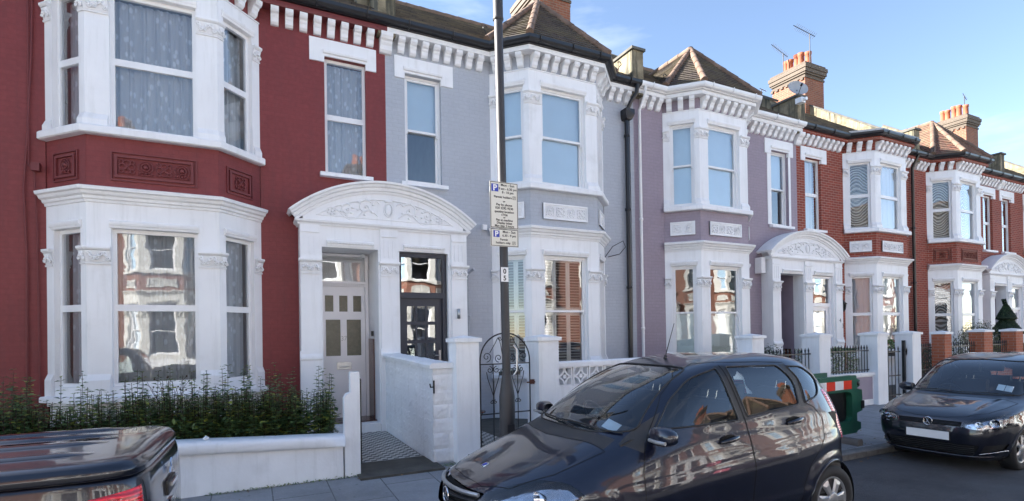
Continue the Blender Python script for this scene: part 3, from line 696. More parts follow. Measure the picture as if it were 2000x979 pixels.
S_OPP=dict(body=M_OBRICK,stone=M_CREAM,fascia=M_CREAM,kind='sash',win=['blind','lace','blind','blueblind','none','blueblind','none'],bayroof='hip',hiproof=M_ROOF)
PB=[P0,P0+12.28,P0+24.56,P0+36.84]
h_red=house(P0,-1,S_RED,'terraced house painted dark red with white net-curtained bay windows')
h_grey=house(P0,1,S_GREY,'terraced house painted pale grey with louvred shutters in its white lower bay')
h_lil=house(PB[1],-1,S_LIL,'terraced house painted lilac with a white gutter and sunlit hipped bay roof')
h_b4=house(PB[1],1,S_BR,'bare red brick house with white relief panels and a flat-roofed bay')
h_b5=house(PB[2],-1,S_BR5,'red brick house with dark terracotta panels and a red tiled hipped bay roof')
h_b6=house(PB[2],1,S_FAR,'red brick house at the right edge of the photo beyond the rounded porch')
h_b7=house(PB[3],-1,S_FAR,'farthest brick house of the row past the right edge')
h_l=house(P0-12.28,1,S_BR,'brick house of the row left of the dark red one, outside the view')
for hh,xs in ((h_red,(P0,)),(h_grey,(P0+6.14,)),(h_lil,(PB[1],)),(h_b4,(PB[1]+6.14,)),(h_b5,(PB[2],)),(h_b6,(PB[2]+6.14,)),(h_l,(P0-6.14,))):
    for xx in xs: parapet(hh,xx)
chimney(h_grey,8.05,9.15,14.0,15.7,9.6,12.85,5)
chimney(h_b4,20.40,21.6,13.9,15.4,9.6,12.78,5)
chimney(h_b6,32.7,33.9,13.7,15.2,9.6,12.7,5)
chimney(h_l,-4.2,-3.1,14.0,15.6,9.6,12.8,4)
# plastered pier on the shared parapet of the red house
m=MB(); dx=P0-h_red.location.x; m.box(dx-.42,dx-.175,.55,1.05,7.9,10.1); m.box(dx-.36,dx-.175,1.9,2.4,8.5,10.6); m.build('parapet_pier',M_RENDER,h_red)
m=MB(); m.prism([(dx-.175,-.10,7.99),(dx-.175,3.6,10.62),(dx-.175,3.6,10.72),(dx-.175,-.10,8.09)],(-.05,0,0)); m.build('lead_flashing',M_LEAD,h_red)
def bar(mb,fr,u0,u1,o0,o1,z0,z1): mb.fbox(fr,u0,u1,o0,o1,z0,z1)
# ------------------------------------------------------------------ porches
def spiral(P,uc,zc,r,turns,a0,sgn,n=18,sq=1.0):
    return [P(uc+sq*(r*(1-.82*i/n))*math.cos(a0+sgn*turns*2*math.pi*i/n),zc+(r*(1-.82*i/n))*math.sin(a0+sgn*turns*2*math.pi*i/n)) for i in range(n+1)]
def porch(xc,label,full=True):
    root=empty('entrance_porch',(xc,FY,0),label,'porch','shared arched porches'); yf=-.34
    m=MB(); fr=((0,yf),(1,0),(0,-1))
    m.wall(fr,-1.57,1.57,0,3.86,[(-1.20,-.20,-.01,3.42),(.20,1.18,-.01,3.42)],.335,back=False)
    m.quad((-1.57,yf,0),(-1.57,yf,3.86),(-1.57,-.002,3.86),(-1.57,-.002,0)); m.quad((1.57,yf,3.86),(1.57,yf,0),(1.57,-.002,0),(1.57,-.002,3.86))
    for f in range(len(m.f)-2,len(m.f)): pass
    m.build('porch_wall',M_WHITE,root)
    Rr=2.63; zc=4.03-(Rr-.62) # circle centre height
    def arc(rad,a,y): return (rad*math.sin(a),y,zc+rad*math.cos(a))
    amax=math.asin(1.60/Rr)
    pts=[arc(Rr-.10,-amax+2*amax*i/24,yf) for i in range(25)]
    m=MB(); m.prism([(-1.50,yf,3.865)]+pts+[(1.50,yf,3.865)],(0,.338,0)); m.build('tympanum',M_WHITE,root)
    # arched moulding, swept round the arc
    prof=[(-.17,.0),(-.17,.02),(-.13,.035),(-.12,.06),(-.07,.075),(-.055,.11),(-.02,.125),(0,.16),(.035,.165),(.045,.10),(.05,-.335),(-.02,-.335),(-.02,0)]
    amx=math.asin(1.73/Rr); n=36; vs=[];fs=[];k=len(prof)
    for i in range(n+1):
        a=-amx+2*amx*i/n
        for rr,oo in prof: vs.append(arc(Rr+rr,a,yf-oo))
    for i in range(n):
        for q in range(k):
            b=(q+1)%k; fs.append((i*k+q,(i+1)*k+q,(i+1)*k+b,i*k+b))
    fs+=[tuple(range(k)),tuple(n*k+q for q in range(k))[::-1]]
    m=MB(); m.add(vs,fs,False); m.build('arched_hood',M_WHITE,root)
    m=MB(); n=24; ai=math.asin(1.28/(Rr-.28)); pth=[arc(Rr-.28,-ai+2*ai*i/n,yf-.004) for i in range(n+1)]; m.tube(pth,.014,5); m.tube([pth[0],(pth[0][0],yf-.004,3.99),(pth[-1][0],yf-.004,3.99),pth[-1]],.012,5); m.build('inner_arch_moulding',M_WHITE,root)
    m=MB(); m.sweep([(-1.57,-.01),(-1.57,yf),(1.57,yf),(1.57,-.01)],[(0.001,3.80),(.03,3.80),(.04,3.825),(.075,3.85),(.085,3.885),(.03,3.90),(.001,3.90)]); m.build('entablature_moulding',M_WHITE,root)
    # scroll ornament
    m=MB(); P=lambda u,z:(u,yf-.010,z)
    for s in (-1,1):
        for (uc,zz,r,a0) in ((.42,4.20,.145,2.4),(.76,4.13,.105,2.2),(1.02,4.07,.06,2.0)):
            m.tube(spiral(P,s*uc,zz,r,1.25,a0 if s>0 else math.pi-a0,-s),.015,5,True,True,r1=.006)
            for q in range(6):
                a=q*1.05+.4; m.ball(P(s*uc+r*1.05*math.cos(a),zz+r*1.0*math.sin(a)),.026,6,4,(1.2,.6,.8))
            m.ball(P(s*uc,zz),.024,6,4)
        pts=[P(s*(.20+.9*t),4.03+.10*math.sin(t*8.5)+.02) for t in [i/24 for i in range(25)]]; m.tube(pts,.013,5,True,True,r1=.006)
        m.tube([P(s*(.16+.13*t),4.28+.05*math.sin(t*3.1)) for t in [i/8 for i in range(9)]],.013,5)
    m.tube([P(.085*math.cos(a),4.18+.125*math.sin(a)) for a in [i*2*math.pi/20 for i in range(21)]],.013,5); m.ball(P(0,4.18),.07,8,5,(1,.25,1.5))
    m.ball(P(0,4.345),.04,8,5,(2.2,.5,.7)); m.build('scroll_ornament',M_WHITE,root)
    for a,b in ((-1.57,-1.24),(-.165,.165),(1.24,1.57)):
        f2=((a,yf),(1,0),(0,-1)); w_=b-a
        m=MB(); o=.035
        m.fbox(f2,0,w_,o,-.002,1.56,2.92); m.fbox(f2,0,w_,o,-.002,3.19,3.80)
        m.fbox(f2,-.03,w_+.03,.07,-.002,.0,.16); m.fbox(f2,-.015,w_+.015,.055,-.002,.16,1.38); m.fbox(f2,.03,w_-.03,.065,-.002,.30,1.22)
        m.sweep([fpt(f2,-.02,0),fpt(f2,w_+.02,0)],[(0.001,1.38),(.06,1.38),(.075,1.41),(.07,1.45),(.045,1.50),(.04,1.56),(.001,1.56)])
        for q in range(3): u=w_*(.25+.25*q); m.fbox(f2,u-.018,u+.018,o+.010,-.002,3.27,3.60)
        m.fbox(f2,.01,w_-.01,o+.02,-.002,3.66,3.69)
        pl=m.build('pilaster',M_WHITE,root)
        m=MB(); p=[fpt(f2,-.0,0),fpt(f2,w_,0)]
        m.sweep(p,[(0.002,2.92),(.06,2.92),(.06,2.945),(.002,2.95)]); m.sweep(p,[(0.002,2.95),(.04,2.95),(.06,3.08),(.08,3.13),(.002,3.13)]); m.sweep([fpt(f2,-.03,0),fpt(f2,w_+.03,0)],[(0.002,3.135),(.085,3.135),(.105,3.16),(.105,3.19),(.002,3.19)])
        leafblobs(m,f2,.0,w_,2.96,3.12,.052,3); m.build('capital',M_WHITE,pl)
    for a,b in ((-1.12,-.28),(.28,1.10)):
        m=MB(); f2=((0,yf),(1,0),(0,-1)); m.sweep([(a,yf),(b,yf)],[(0.001,3.44),(.02,3.44),(.03,3.48),(.05,3.50),(.055,3.53),(.001,3.55)])
        u=a+.02
        while u<b-.04: m.fbox(f2,u,u+.03,.06,.0,3.49,3.515); u+=.055
        m.build('door_hood',M_WHITE,root)
    return root
PC=[P0-.06,PB[1]-.06,PB[2]-.06,PB[3]-.06]
porch(PC[0],'white arched porch between the dark red and pale grey fronts')
porch(PC[1],'white arched porch between the lilac front and the red brick one')
porch(PC[2],'white arched porch at the right edge between two red brick fronts')
porch(P0-12.28-.06,'white arched porch left of the dark red house, outside the view')
# lobbies and doors (parts of their houses)
def lobby(h,x0,x1,depth,mat,dado=None):
    X=h.location.x; a,b=x0-X,x1-X; m=MB(); y0,y1=-.005,depth; z1=3.46
    m.quad((a,y0,0),(a,y1,0),(a,y1,z1),(a,y0,z1)); m.quad((b,y1,0),(b,y0,0),(b,y0,z1),(b,y1,z1)); m.quad((a,y0,z1),(a,y1,z1),(b,y1,z1),(b,y0,z1)); m.quad((a,y1,0),(b,y1,0),(b,y1,z1),(a,y1,z1))
    o=m.build('lobby_wall',mat,h); m=MB(); m.box(a,b,-.36,y1,.0,.17); m.build('door_step',M_WHITE,h)
    m=MB(); m.box(a,b,-.06,y1-.0,.172,.19); m.build('doormat_floor',M_BROWN,h)
    if dado:
        m=MB(); m.box(a+.002,a+.02,y0+.1,y1,.19,dado); m.box(b-.02,b-.002,y0+.1,y1,.19,dado); m.build('dado_tiles',M_BROWN,h)
def txt(s,size,name,mat,parent,loc,rot=(R(90),0,0),align='CENTER',ext=.002,sx=1.0,bold=0):
    cu=bpy.data.curves.new(name,'FONT'); cu.body=s; cu.size=size; cu.align_x=align; cu.extrude=ext; cu.offset=bold
    t=bpy.data.objects.new(name,cu); COL.objects.link(t); dg=bpy.context.evaluated_depsgraph_get(); me=bpy.data.meshes.new_from_object(t.evaluated_get(dg)); bpy.data.objects.remove(t); bpy.data.curves.remove(cu)
    me.materials.clear(); me.materials.append(mat); o=bpy.data.objects.new(name,me); COL.objects.link(o); o.parent=parent; o.location=loc; o.rotation_euler=rot; o.scale=(sx,1,1); return o
lobby(h_red,1.16,2.16,.66,M_WHITE,1.75)
# white door 37
def box_w(m,h,x0,x1,y0,y1,z0,z1): X=h.location.x; m.box(x0-X,x1-X,y0-FY,y1-FY,z0,z1)
Yd=10.96
m=MB(); 
for (a,b,c,d) in ((1.17,1.235,.19,3.45),(2.085,2.15,.19,3.45),(1.235,2.085,2.80,2.90),(1.235,2.085,3.40,3.45)): box_w(m,h_red,a,b,Yd-.05,Yd+.03,c,d)
x=1.25
while x<2.07: box_w(m,h_red,x,x+.018,Yd-.075,Yd-.05,2.80,2.85); x+=.036
box_w(m,h_red,1.235,2.085,Yd-.085,Yd-.0,2.855,2.90)
df=m.build('door_frame',M_DOORW,h_red)
m=MB(); frd=((1.24-h_red.location.x,Yd-FY-.02),(1,0),(0,-1)); holes=[(.07,.23,2.30,2.62),(.34,.50,2.30,2.62),(.61,.77,2.30,2.62),(.08,.36,1.42,2.14),(.48,.76,1.42,2.14)]
m.wall(frd,0,.84,.19,2.80,holes,.03)
for a,b in ((.08,.36),(.48,.76)): m.fbox(frd,a,b,.012,-.01,.42,1.06); m.fbox(frd,a+.05,b-.05,.024,-.01,.47,1.01)
dr=m.build('front_door',M_DOORW,h_red)
m=MB()
for hh in holes: m.fbox(frd,hh[0],hh[1],-.022,-.03,hh[2],hh[3])
m.build('door_pane',M_OBSC,dr)
m=MB(); m.fbox(frd,.28,.56,.022,0,1.15,1.29); m.fbox(frd,.32,.52,.032,.0,1.19,1.25); m.tube([(*fpt(frd,.33,.045),1.20),(*fpt(frd,.51,.045),1.20)],.010,6); m.build('letter_plate',M_STEEL,dr)
txt('37',.13,'door_number',M_STEEL,dr,(*fpt(frd,.42,.012),1.72),sx=.9)
m=MB(); box_w(m,h_red,1.235,2.085,Yd-.02,Yd-.016,2.90,3.40); m.build('fanlight_glass',M_GLASS,df)
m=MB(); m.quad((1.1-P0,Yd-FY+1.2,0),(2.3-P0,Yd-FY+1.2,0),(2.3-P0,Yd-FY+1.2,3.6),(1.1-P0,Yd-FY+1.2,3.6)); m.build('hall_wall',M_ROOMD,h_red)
m=MB(); m.box(2.10-P0,2.14-P0,Yd-FY-.55,Yd-FY-.49,1.80,1.90); m.build('doorbell',M_IRON,h_red)
m=MB(); m.lathe((2.02-P0,.45,3.44),[(.04,0),(.045,-.03),(.03,-.06),(.0,-.07)],10); m.build('porch_camera',M_UPVC,h_red)
# charcoal door
Yk=10.12
m=MB()
X0,X1=2.545,3.515
for (a,b,c,d) in ((X0,X0+.07,.17,3.41),(X1-.07,X1,.17,3.41),(X0+.07,X1-.07,2.53,2.64),(X0+.07,X1-.07,3.33,3.41)): box_w(m,h_grey,a,b,Yk-.04,Yk+.06,c,d)
df=m.build('door_frame',M_DOORK,h_grey)
frd=((X0+.075-h_grey.location.x,Yk-FY+.01),(1,0),(0,-1)); W=X1-X0-.15
holes=[]
for r_ in range(4):
    for c_ in range(3): a=.11+c_*.205; z=.98+r_*.365; holes.append((a,a+.165,z,z+.30))
m=MB(); m.wall(frd,0,W,.18,2.53,holes,.04)
dr=m.build('front_door',M_DOORK,h_grey)
m=MB()
for hh in holes: m.fbox(frd,hh[0],hh[1],-.022,-.028,hh[2],hh[3])
m.build('door_pane',M_GLASS,dr)
m=MB(); m.fbox(frd,W-.075,W-.035,.012,0,1.25,1.50); m.tube([(*fpt(frd,W-.055,.05),1.40),(*fpt(frd,W-.17,.055),1.40)],.010,6); m.tube([(*fpt(frd,W-.055,.01),1.40),(*fpt(frd,W-.055,.05),1.40)],.010,6)
m.build('door_handle',M_STEEL,dr)
m=MB(); box_w(m,h_grey,X0+.07,X1-.07,Yk,Yk+.005,2.64,3.33); m.build('fanlight_glass',M_GLASS,df)
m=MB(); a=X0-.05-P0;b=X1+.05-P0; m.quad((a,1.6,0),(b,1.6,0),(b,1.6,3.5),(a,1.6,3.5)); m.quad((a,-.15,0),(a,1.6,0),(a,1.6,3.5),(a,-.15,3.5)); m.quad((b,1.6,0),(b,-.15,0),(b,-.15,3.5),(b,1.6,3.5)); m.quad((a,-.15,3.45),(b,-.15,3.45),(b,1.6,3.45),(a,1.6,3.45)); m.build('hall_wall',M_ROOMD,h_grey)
m=MB(); m.box(X0-P0,X1-P0,-.36,-.1,.0,.165); m.build('door_step',M_WHITE,h_grey)
m=MB(); m.lathe((3.72-P0,-.43,2.12),[(.0,0),(.032,0),(.032,.20),(.0,.20)],10); m.build('wall_lamp',M_STEEL,h_grey)
m=MB(); m.box(3.62-P0,3.65-P0,-.40,-.375,1.62,1.72); m.build('doorbell',M_STEEL,h_grey)
# lilac house: open recessed lobby; brick house beside it: white glazed door
lobby(h_lil,PC[1]-1.20,PC[1]-.20,1.3,M_LILACS,1.25)
def glazed(h,x0,x1,z0=.18,half=True,mat=M_DOORW):
    m=MB(); Y=10.12
    for (a,b,c,d) in ((x0,x0+.07,z0,3.41),(x1-.07,x1,z0,3.41),(x0+.07,x1-.07,2.50,2.60),(x0+.07,x1-.07,3.34,3.41)): box_w(m,h,a,b,Y-.04,Y+.06,c,d)
    f=m.build('door_frame',mat,h); m=MB(); fr=((x0+.072-h.location.x,Y-FY+.01),(1,0),(0,-1)); W=x1-x0-.144; m.wall(fr,0,W,z0,2.50,[(.1,W-.1,1.0,2.38)],.04); m.fbox(fr,.12,W-.12,.012,-.01,.35,.85); d=m.build('front_door',mat,h)
    m=MB(); m.fbox(fr,.1,W-.1,-.02,-.026,1.0,2.38); m.build('door_pane',M_GLASS,d)
    m=MB(); m.fbox(fr,W-.07,W-.03,.03,0,1.15,1.35); m.build('door_handle',M_STEEL,d)
    m=MB(); box_w(m,h,x0+.07,x1-.07,Y,Y+.005,2.60,3.34); m.build('fanlight_glass',M_GLASS,f)
    a,b=x0-h.location.x,x1-h.location.x; m=MB(); m.quad((a,1.6,0),(b,1.6,0),(b,1.6,3.5),(a,1.6,3.5)); m.build('hall_wall',M_CREAM,h)
glazed(h_b4,PC[1]+.20,PC[1]+1.18)
lobby(h_b5,PC[2]-1.20,PC[2]-.20,1.3,M_LILACS,1.0)
glazed(h_b6,PC[2]+.20,PC[2]+1.18)
# ------------------------------------------------------------------ pipes, cables and small fittings on the fronts
def part_tube(name,pts,r,mat,h,seg=8,extra=None):
    X=h.location.x; m=MB(); m.tube([(p[0]-X,p[1]-FY,p[2]) for p in pts],r,seg)
    if extra: extra(m,X)
    return m.build(name,mat,h)
BX=P0+6.14
def collars(x,y,zs,r):
    def f(m,X):
        for z in zs: m.lathe((x-X,y-FY,z),[(0,-.03),(r*1.35,-.03),(r*1.35,.03),(0,.03)],12)
    return f
dpx=BX-.28
part_tube('downpipe',[(dpx,10.25,7.05),(dpx,10.25,0.02)],.055,M_BLACKP,h_grey,12,collars(dpx,10.25,(1.0,2.9,4.8,6.6),.055))
part_tube('swan_neck',[(dpx+.16,10.02,7.80),(dpx+.16,10.05,7.62),(dpx+.05,10.15,7.40),(dpx,10.22,7.22)],.05,M_BLACKP,h_grey,10)
m=MB(); X=h_grey.location.x; m.prism([(dpx-X-.13,-.24,7.22),(dpx-X+.13,-.24,7.22),(dpx-X+.13,-.24,7.10),(dpx-X+.08,-.20,6.98),(dpx-X-.08,-.20,6.98),(dpx-X-.13,-.24,7.10)],(0,.22,0)); m.build('rainwater_hopper',M_BLACKP,h_grey)
wx=BX+.12
part_tube('downpipe',[(wx,10.0,7.80),(wx,10.06,7.55),(wx,10.25,7.30),(wx,10.25,1.2)],.036,M_UPVC,h_lil,10,collars(wx,10.25,(1.9,4.6),.036))
bx2=PB[1]+6.14-.10
part_tube('downpipe',[(bx2,10.05,7.8),(bx2,10.25,7.4),(bx2,10.25,0.02)],.05,M_BLACKP,h_b4,10,collars(bx2,10.25,(1.5,3.4,5.3),.05))
part_tube('waste_pipe',[(4.08,10.28,1.0),(4.08,10.28,3.05),(4.13,10.24,3.13),(4.14,10.1,3.16)],.030,M_GREYP,h_grey,8,collars(4.08,10.28,(2.2,),.03))
part_tube('wall_cable',[(-3.02,10.31,.3),(-3.00,10.31,3.0),(-3.03,10.31,4.1),(-2.98,10.30,4.9),(-2.93,10.31,6.2),(-2.90,10.31,7.7)],.014,M_REDO,h_red,5)
part_tube('wall_cable',[(-2.86,10.31,.3),(-2.88,10.31,3.6),(-2.90,10.30,4.35),(-2.97,10.30,4.45),(-2.96,10.31,7.6)],.011,M_REDO,h_red,5)
m=MB(); X=h_red.location.x; m.box(-2.93-X,-2.83-X,-.10,-.001,4.36,4.48); m.build('cable_box',M_REDO,h_red)
part_tube('wall_cable',[(dpx+.13,10.31,7.5),(dpx+.14,10.31,4.0),(dpx+.12,10.31,1.0)],.008,M_IRON,h_grey,5)
part_tube('wall_cable',[(7.55,10.30,3.55),(7.72,10.15,3.85),(7.95,10.05,3.98),(8.06,10.1,3.85),(8.0,10.25,3.70),(7.7,10.3,3.62)],.010,M_GALV,h_grey,5)
m=MB(); X=h_grey.location.x; m.box(4.42-X,4.52-X,-.09,-.001,4.02,4.13); m.build('security_light',M_UPVC,h_grey)
m=MB(); X=h_lil.location.x; m.box(12.82-X,12.98-X,-.22,-.001,3.42,3.86); m.build('alarm_box',M_UPVC,h_lil)
# lantern and number beside the glazed door
m=MB(); lx=PC[1]+1.80-h_b4.location.x
m.tube([(lx,-.002,2.72),(lx,-.16,2.78),(lx,-.22,2.70)],.014,6); m.lathe((lx,-.24,2.42),[(.02,-.06),(.07,0),(.09,.16),(.12,.18),(.04,.25),(.02,.30)],8); m.build('wall_lantern',M_IRON,h_b4)
txt('4',.17,'door_number',M_IRON,h_b4,(PC[1]+1.36-h_b4.location.x,-.42,2.02)); txt('3',.17,'door_number',M_IRON,h_b4,(PC[1]+1.48-h_b4.location.x,-.42,1.86))
# ------------------------------------------------------------------ opposite terrace (lit by the sun, seen in the reflections)
OY=-9.5
def opp_house(k,s,first=None):
    X=P0-2.3+12.28*k
    lab='sunlit brick and cream house opposite, seen only mirrored in glass and paint'
    if first is None:
        o=house(X,s,S_OPP,lab); chimney(o,X+s*5.9-.5,X+s*5.9+.5,FY+3.6,FY+5.0,9.6,12.7,4)
    else: o=copy_tree(first)
    o['label']=lab; o['group']='houses across the street'
    o.location=(X,OY,0); o.rotation_euler=(0,0,math.pi); return o
for src,dx,lb in ((h_b6,12.28,'brick house past the right edge, next after the farthest in view'),(h_b7,12.28,'brick house past the right edge, last of the row')):
    o=copy_tree(src); o.location.x+=dx; o['label']=lb
oA=opp_house(0,1); oB=opp_house(0,-1)
for k in (-1,1,2,3,4): opp_house(k,1,oA); opp_house(k,-1,oB)
m=MB(); m.box(-24,42,OY+2.4,OY+2.65,0,.95); o=tag(m.build('garden_wall',M_WALLW),'long white front wall of the gardens across the street, outside the view','garden wall')
for k in (-1,0,1,2,3,4):
    pp=porch(P0-2.3+12.28*k+.06,'cream porch across the street, seen only mirrored in glass'); pp.location=(P0-2.3+12.28*k+.06,OY,0); pp.rotation_euler=(0,0,math.pi); pp['group']='porches across the street'
# ------------------------------------------------------------------ garden walls, piers, gates
def pier(x0,x1,y0,y1,zt,label,mat,capmat,name='gate_pier',grp='gate piers along the pavement'):
    e=empty(name,((x0+x1)/2,(y0+y1)/2,0),label,'gate pier',grp); X,Y=e.location.x,e.location.y
    m=MB(); m.box(x0-X,x1-X,y0-Y,y1-Y,-.04,zt-.085); m.build('shaft',mat,e)
    m=MB(); g=.035; a,b,c,d=x0-X-g,x1-X+g,y0-Y-g,y1-Y+g; z=zt-.083
    m.box(a,b,c,d,z,z+.055); m.prism([(a,c,z+.0555),(b,c,z+.0555),(b-.04,c,z+.0556),(a+.04,c,z+.0556)],(0,.0001,0))
    m.add([(a+.01,c+.01,z+.056),(b-.01,c+.01,z+.056),(b-.01,d-.01,z+.056),(a+.01,d-.01,z+.056),((a+b)/2,(c+d)/2,zt+.012)],[(0,1,4),(1,2,4),(2,3,4),(3,0,4)])
    m.build('cap',capmat,e); return e
pier(2.545,2.885,6.90,7.20,1.768,'white gate pier against the rock-faced wall, left of the arched iron gate',M_WALLW,M_WALLW)
pier(3.85,4.20,6.90,7.28,1.765,'white gate pier right of the arched iron gate, behind the car bonnet',M_WALLW,M_WALLW)
pier(9.0,9.34,7.35,7.72,1.72,'white gate pier in front of the lilac bay, above the roof of the hatchback',M_WALLW,M_WALLW)
pier(11.10,11.48,7.35,7.75,1.72,'white gate pier in front of the glazed white door, above the barrier',M_WALLW,M_WALLW)
pier(13.25,13.65,7.35,7.75,1.725,'white gate pier at the end of the low lilac wall, left of the narrow gate',M_WALLW,M_WALLW)
pier(14.72,15.10,7.35,7.75,1.725,'white gate pier between the narrow gate and the darker gate',M_WALLW,M_WALLW)
pier(16.22,16.56,7.35,7.65,1.715,'orange brick gate pier with a white cap right beside the white piers',M_BRICKO,M_WALLW)
pier(18.28,18.76,7.35,7.70,1.75,'orange brick gate pier with a white cap standing below the bushy shrub',M_BRICKO,M_WALLW)
pier(20.15,20.60,7.35,7.70,1.75,'orange brick gate pier with a white cap standing beside the clipped topiary',M_BRICKO,M_WALLW)
# low wall of the red house
e=empty('garden_wall',(-1.35,7.05,0),'low white wall with a rounded coping in front of the leafy hedge','garden wall'); X,Y=e.location.x,e.location.y
def zt(x): return .625-.052*(x+.72)
m=MB(); xs=[-3.72+i*.25 for i in range(20)]+[1.03]
for i in range(len(xs)-1):
    a,b=xs[i],xs[i+1]
    for (pa,pb) in (((6.97,-.06),(6.955,.08)),((6.955,.08),(6.965,zt(a)-.14))):
        pass
    m.add([(a-X,6.955-Y,-.06),(b-X,6.955-Y,-.06),(b-X,6.97-Y,zt(b)-.14),(a-X,6.97-Y,zt(a)-.14)],[(0,1,2,3)],True)
m.quad((1.03-X,6.955-Y,-.06),(1.03-X,7.2-Y,-.06),(1.03-X,7.2-Y,zt(1.03)-.14),(1.03-X,6.97-Y,zt(1.03)-.14))
m.quad((xs[0]-X,7.2-Y,-.06),(xs[0]-X,7.2-Y,.5),(1.03-X,7.2-Y,.4),(1.03-X,7.2-Y,-.06)); m.build('wall_body',M_WALLW,e)
m=MB(); pr=[(6.925,-.142),(6.905,-.12),(6.90,-.045),(6.92,-.012),(6.96,0),(7.16,.004),(7.215,-.02),(7.225,-.142)]
vs=[];fs=[]
for x in xs:
    for y,z in pr: vs.append((x-X+(.02 if x>1 else 0),y-Y+.004*noise.noise((x*3,y*9,1)),zt(x)+z+.006*noise.noise((x*4,y*7,3))))
k=len(pr)
for i in range(len(xs)-1):
    for q in range(k): b=(q+1)%k; fs.append((i*k+q,(i+1)*k+q,(i+1)*k+b,i*k+b))
fs.append(tuple((len(xs)-1)*k+q for q in range(k))); m.add(vs,fs,True); m.build('coping',M_WALLW,e)
# gate post of the red house
e=empty('gate_post',(1.13,7.02,0),'thin stepped white gate post at the end of the low hedge wall','gate post'); X,Y=1.13,7.02
m=MB(); m.prism([(1.05-X,6.96-Y,-.04),(1.245-X,6.96-Y,-.04),(1.245-X,6.96-Y,1.33),(1.13-X,6.96-Y,1.33),(1.13-X,6.96-Y,1.07),(1.08-X,6.96-Y,1.05),(1.05-X,6.96-Y,1.00)],(0,.13,0)); m.build('shaft',M_WALLW,e)
m=MB()
for z in (.35,1.15):
    m=MB(); m.box(.117,.135,-.03,.04,z,z+.09); m.build('hinge',M_IRON,e)
def gate_leaf_side(x,y0,y1,label):
    e=empty('iron_gate',(x,y0,0),label,'gate'); m=MB()
    for y in (0,y1-y0): m.box(-.012,.012,y-.012,y+.012,.12,1.22)
    for z in (.16,.95,1.15): m.box(-.010,.010,.012,y1-y0-.012,z,z+.02)
    m.build('gate_frame',M_IRON,e)
    for i in range(1,7):
        y=(y1-y0)*i/7; b=MB(); b.tube([(0,y,.18),(0,y,1.15+.10*math.sin(math.pi*i/7))],.007,6); b.build('gate_bar',M_IRON,e)
    return e
gate_leaf_side(1.275,7.10,7.92,'black iron gate standing open behind the thin white post')
# rock faced block wall between the two paths
e=empty('garden_wall',(2.39,8.5,0),'white rock-faced block wall between the two tiled paths','garden wall'); X,Y=2.39,8.5
def rock(mb,P,L,H,seed,uf=None):
    cu=.028; nu=int(L/cu); nv=int(H/cu); vs=[];fs=[]
    for j in range(nv+1):
        for i in range(nu+1):
            u=L*i/nu; z=H*j/nv; row=int(z/.205); fz=(z/.205)%1; off=.21 if row%2 else 0; fu=((u+off)/.43)%1; bi=int((u+off)/.43)
            edge=min(fz,1-fz)*.205; eu=min(fu,1-fu)*.43; e_=min(edge,eu); d=.0 if e_<.010 else .008+.009*noise.noise((u*7+bi*3,z*9+row*5,seed))+.006*noise.noise((u*22,z*24,seed+4))
            if e_>=.010: d+=.008*min(1,(e_-.012)/.03)
            vs.append(P(u,d,z))
    for j in range(nv):
        for i in range(nu):
            a=j*(nu+1)+i; fs.append((a,a+1,a+nu+2,a+nu+1))
    mb.add(vs,fs,False)
m=MB(); rock(m,lambda u,d,z:(2.27-X-d,9.96-u-Y,z*(1+.05*(1-u/2.86))),2.89,1.32,1); rock(m,lambda u,d,z:(2.26+u-X,7.085-d-Y,z),.285,1.32,5)
m.box(2.256-X,2.54-X,7.09-Y,9.9-Y,0,1.31); m.quad((2.545-X,7.1-Y,0),(2.545-X,9.96-Y,0),(2.545-X,9.96-Y,1.32),(2.545-X,7.1-Y,1.32)); m.build('block_face',M_WALLW,e)
m=MB(); n=40; vs=[]; fs=[]; pr=[(2.205,0),(2.200,.045),(2.235,.070),(2.53,.074),(2.565,.05),(2.565,0)]; k=len(pr)
for i in range(n+1):
    y=7.03+(9.96-7.03)*i/n; z0=1.325+.068*(y-7.04)/2.9
    for x,z in pr: vs.append((x-X+.008*noise.noise((x*8,y*6,2)),y-Y,z0+z+(.010*noise.noise((x*5,y*7,7)) if z>0 else 0)))
for i in range(n):
    for q in range(k): b=(q+1)%k; fs.append((i*k+b,i*k+q,(i+1)*k+q,(i+1)*k+b))
fs+=[tuple(range(k))]; m.add(vs,fs,False)
m.build('coping',M_WALLW,e)
m=MB(); m.box(2.255-X,2.275-X,7.045-Y,7.062-Y,.98,1.16); m.tube([(2.25-X,7.05-Y,1.07),(2.21-X,7.03-Y,1.07),(2.20-X,7.03-Y,1.12)],.01,5); m.build('gate_latch',M_IRON,e)
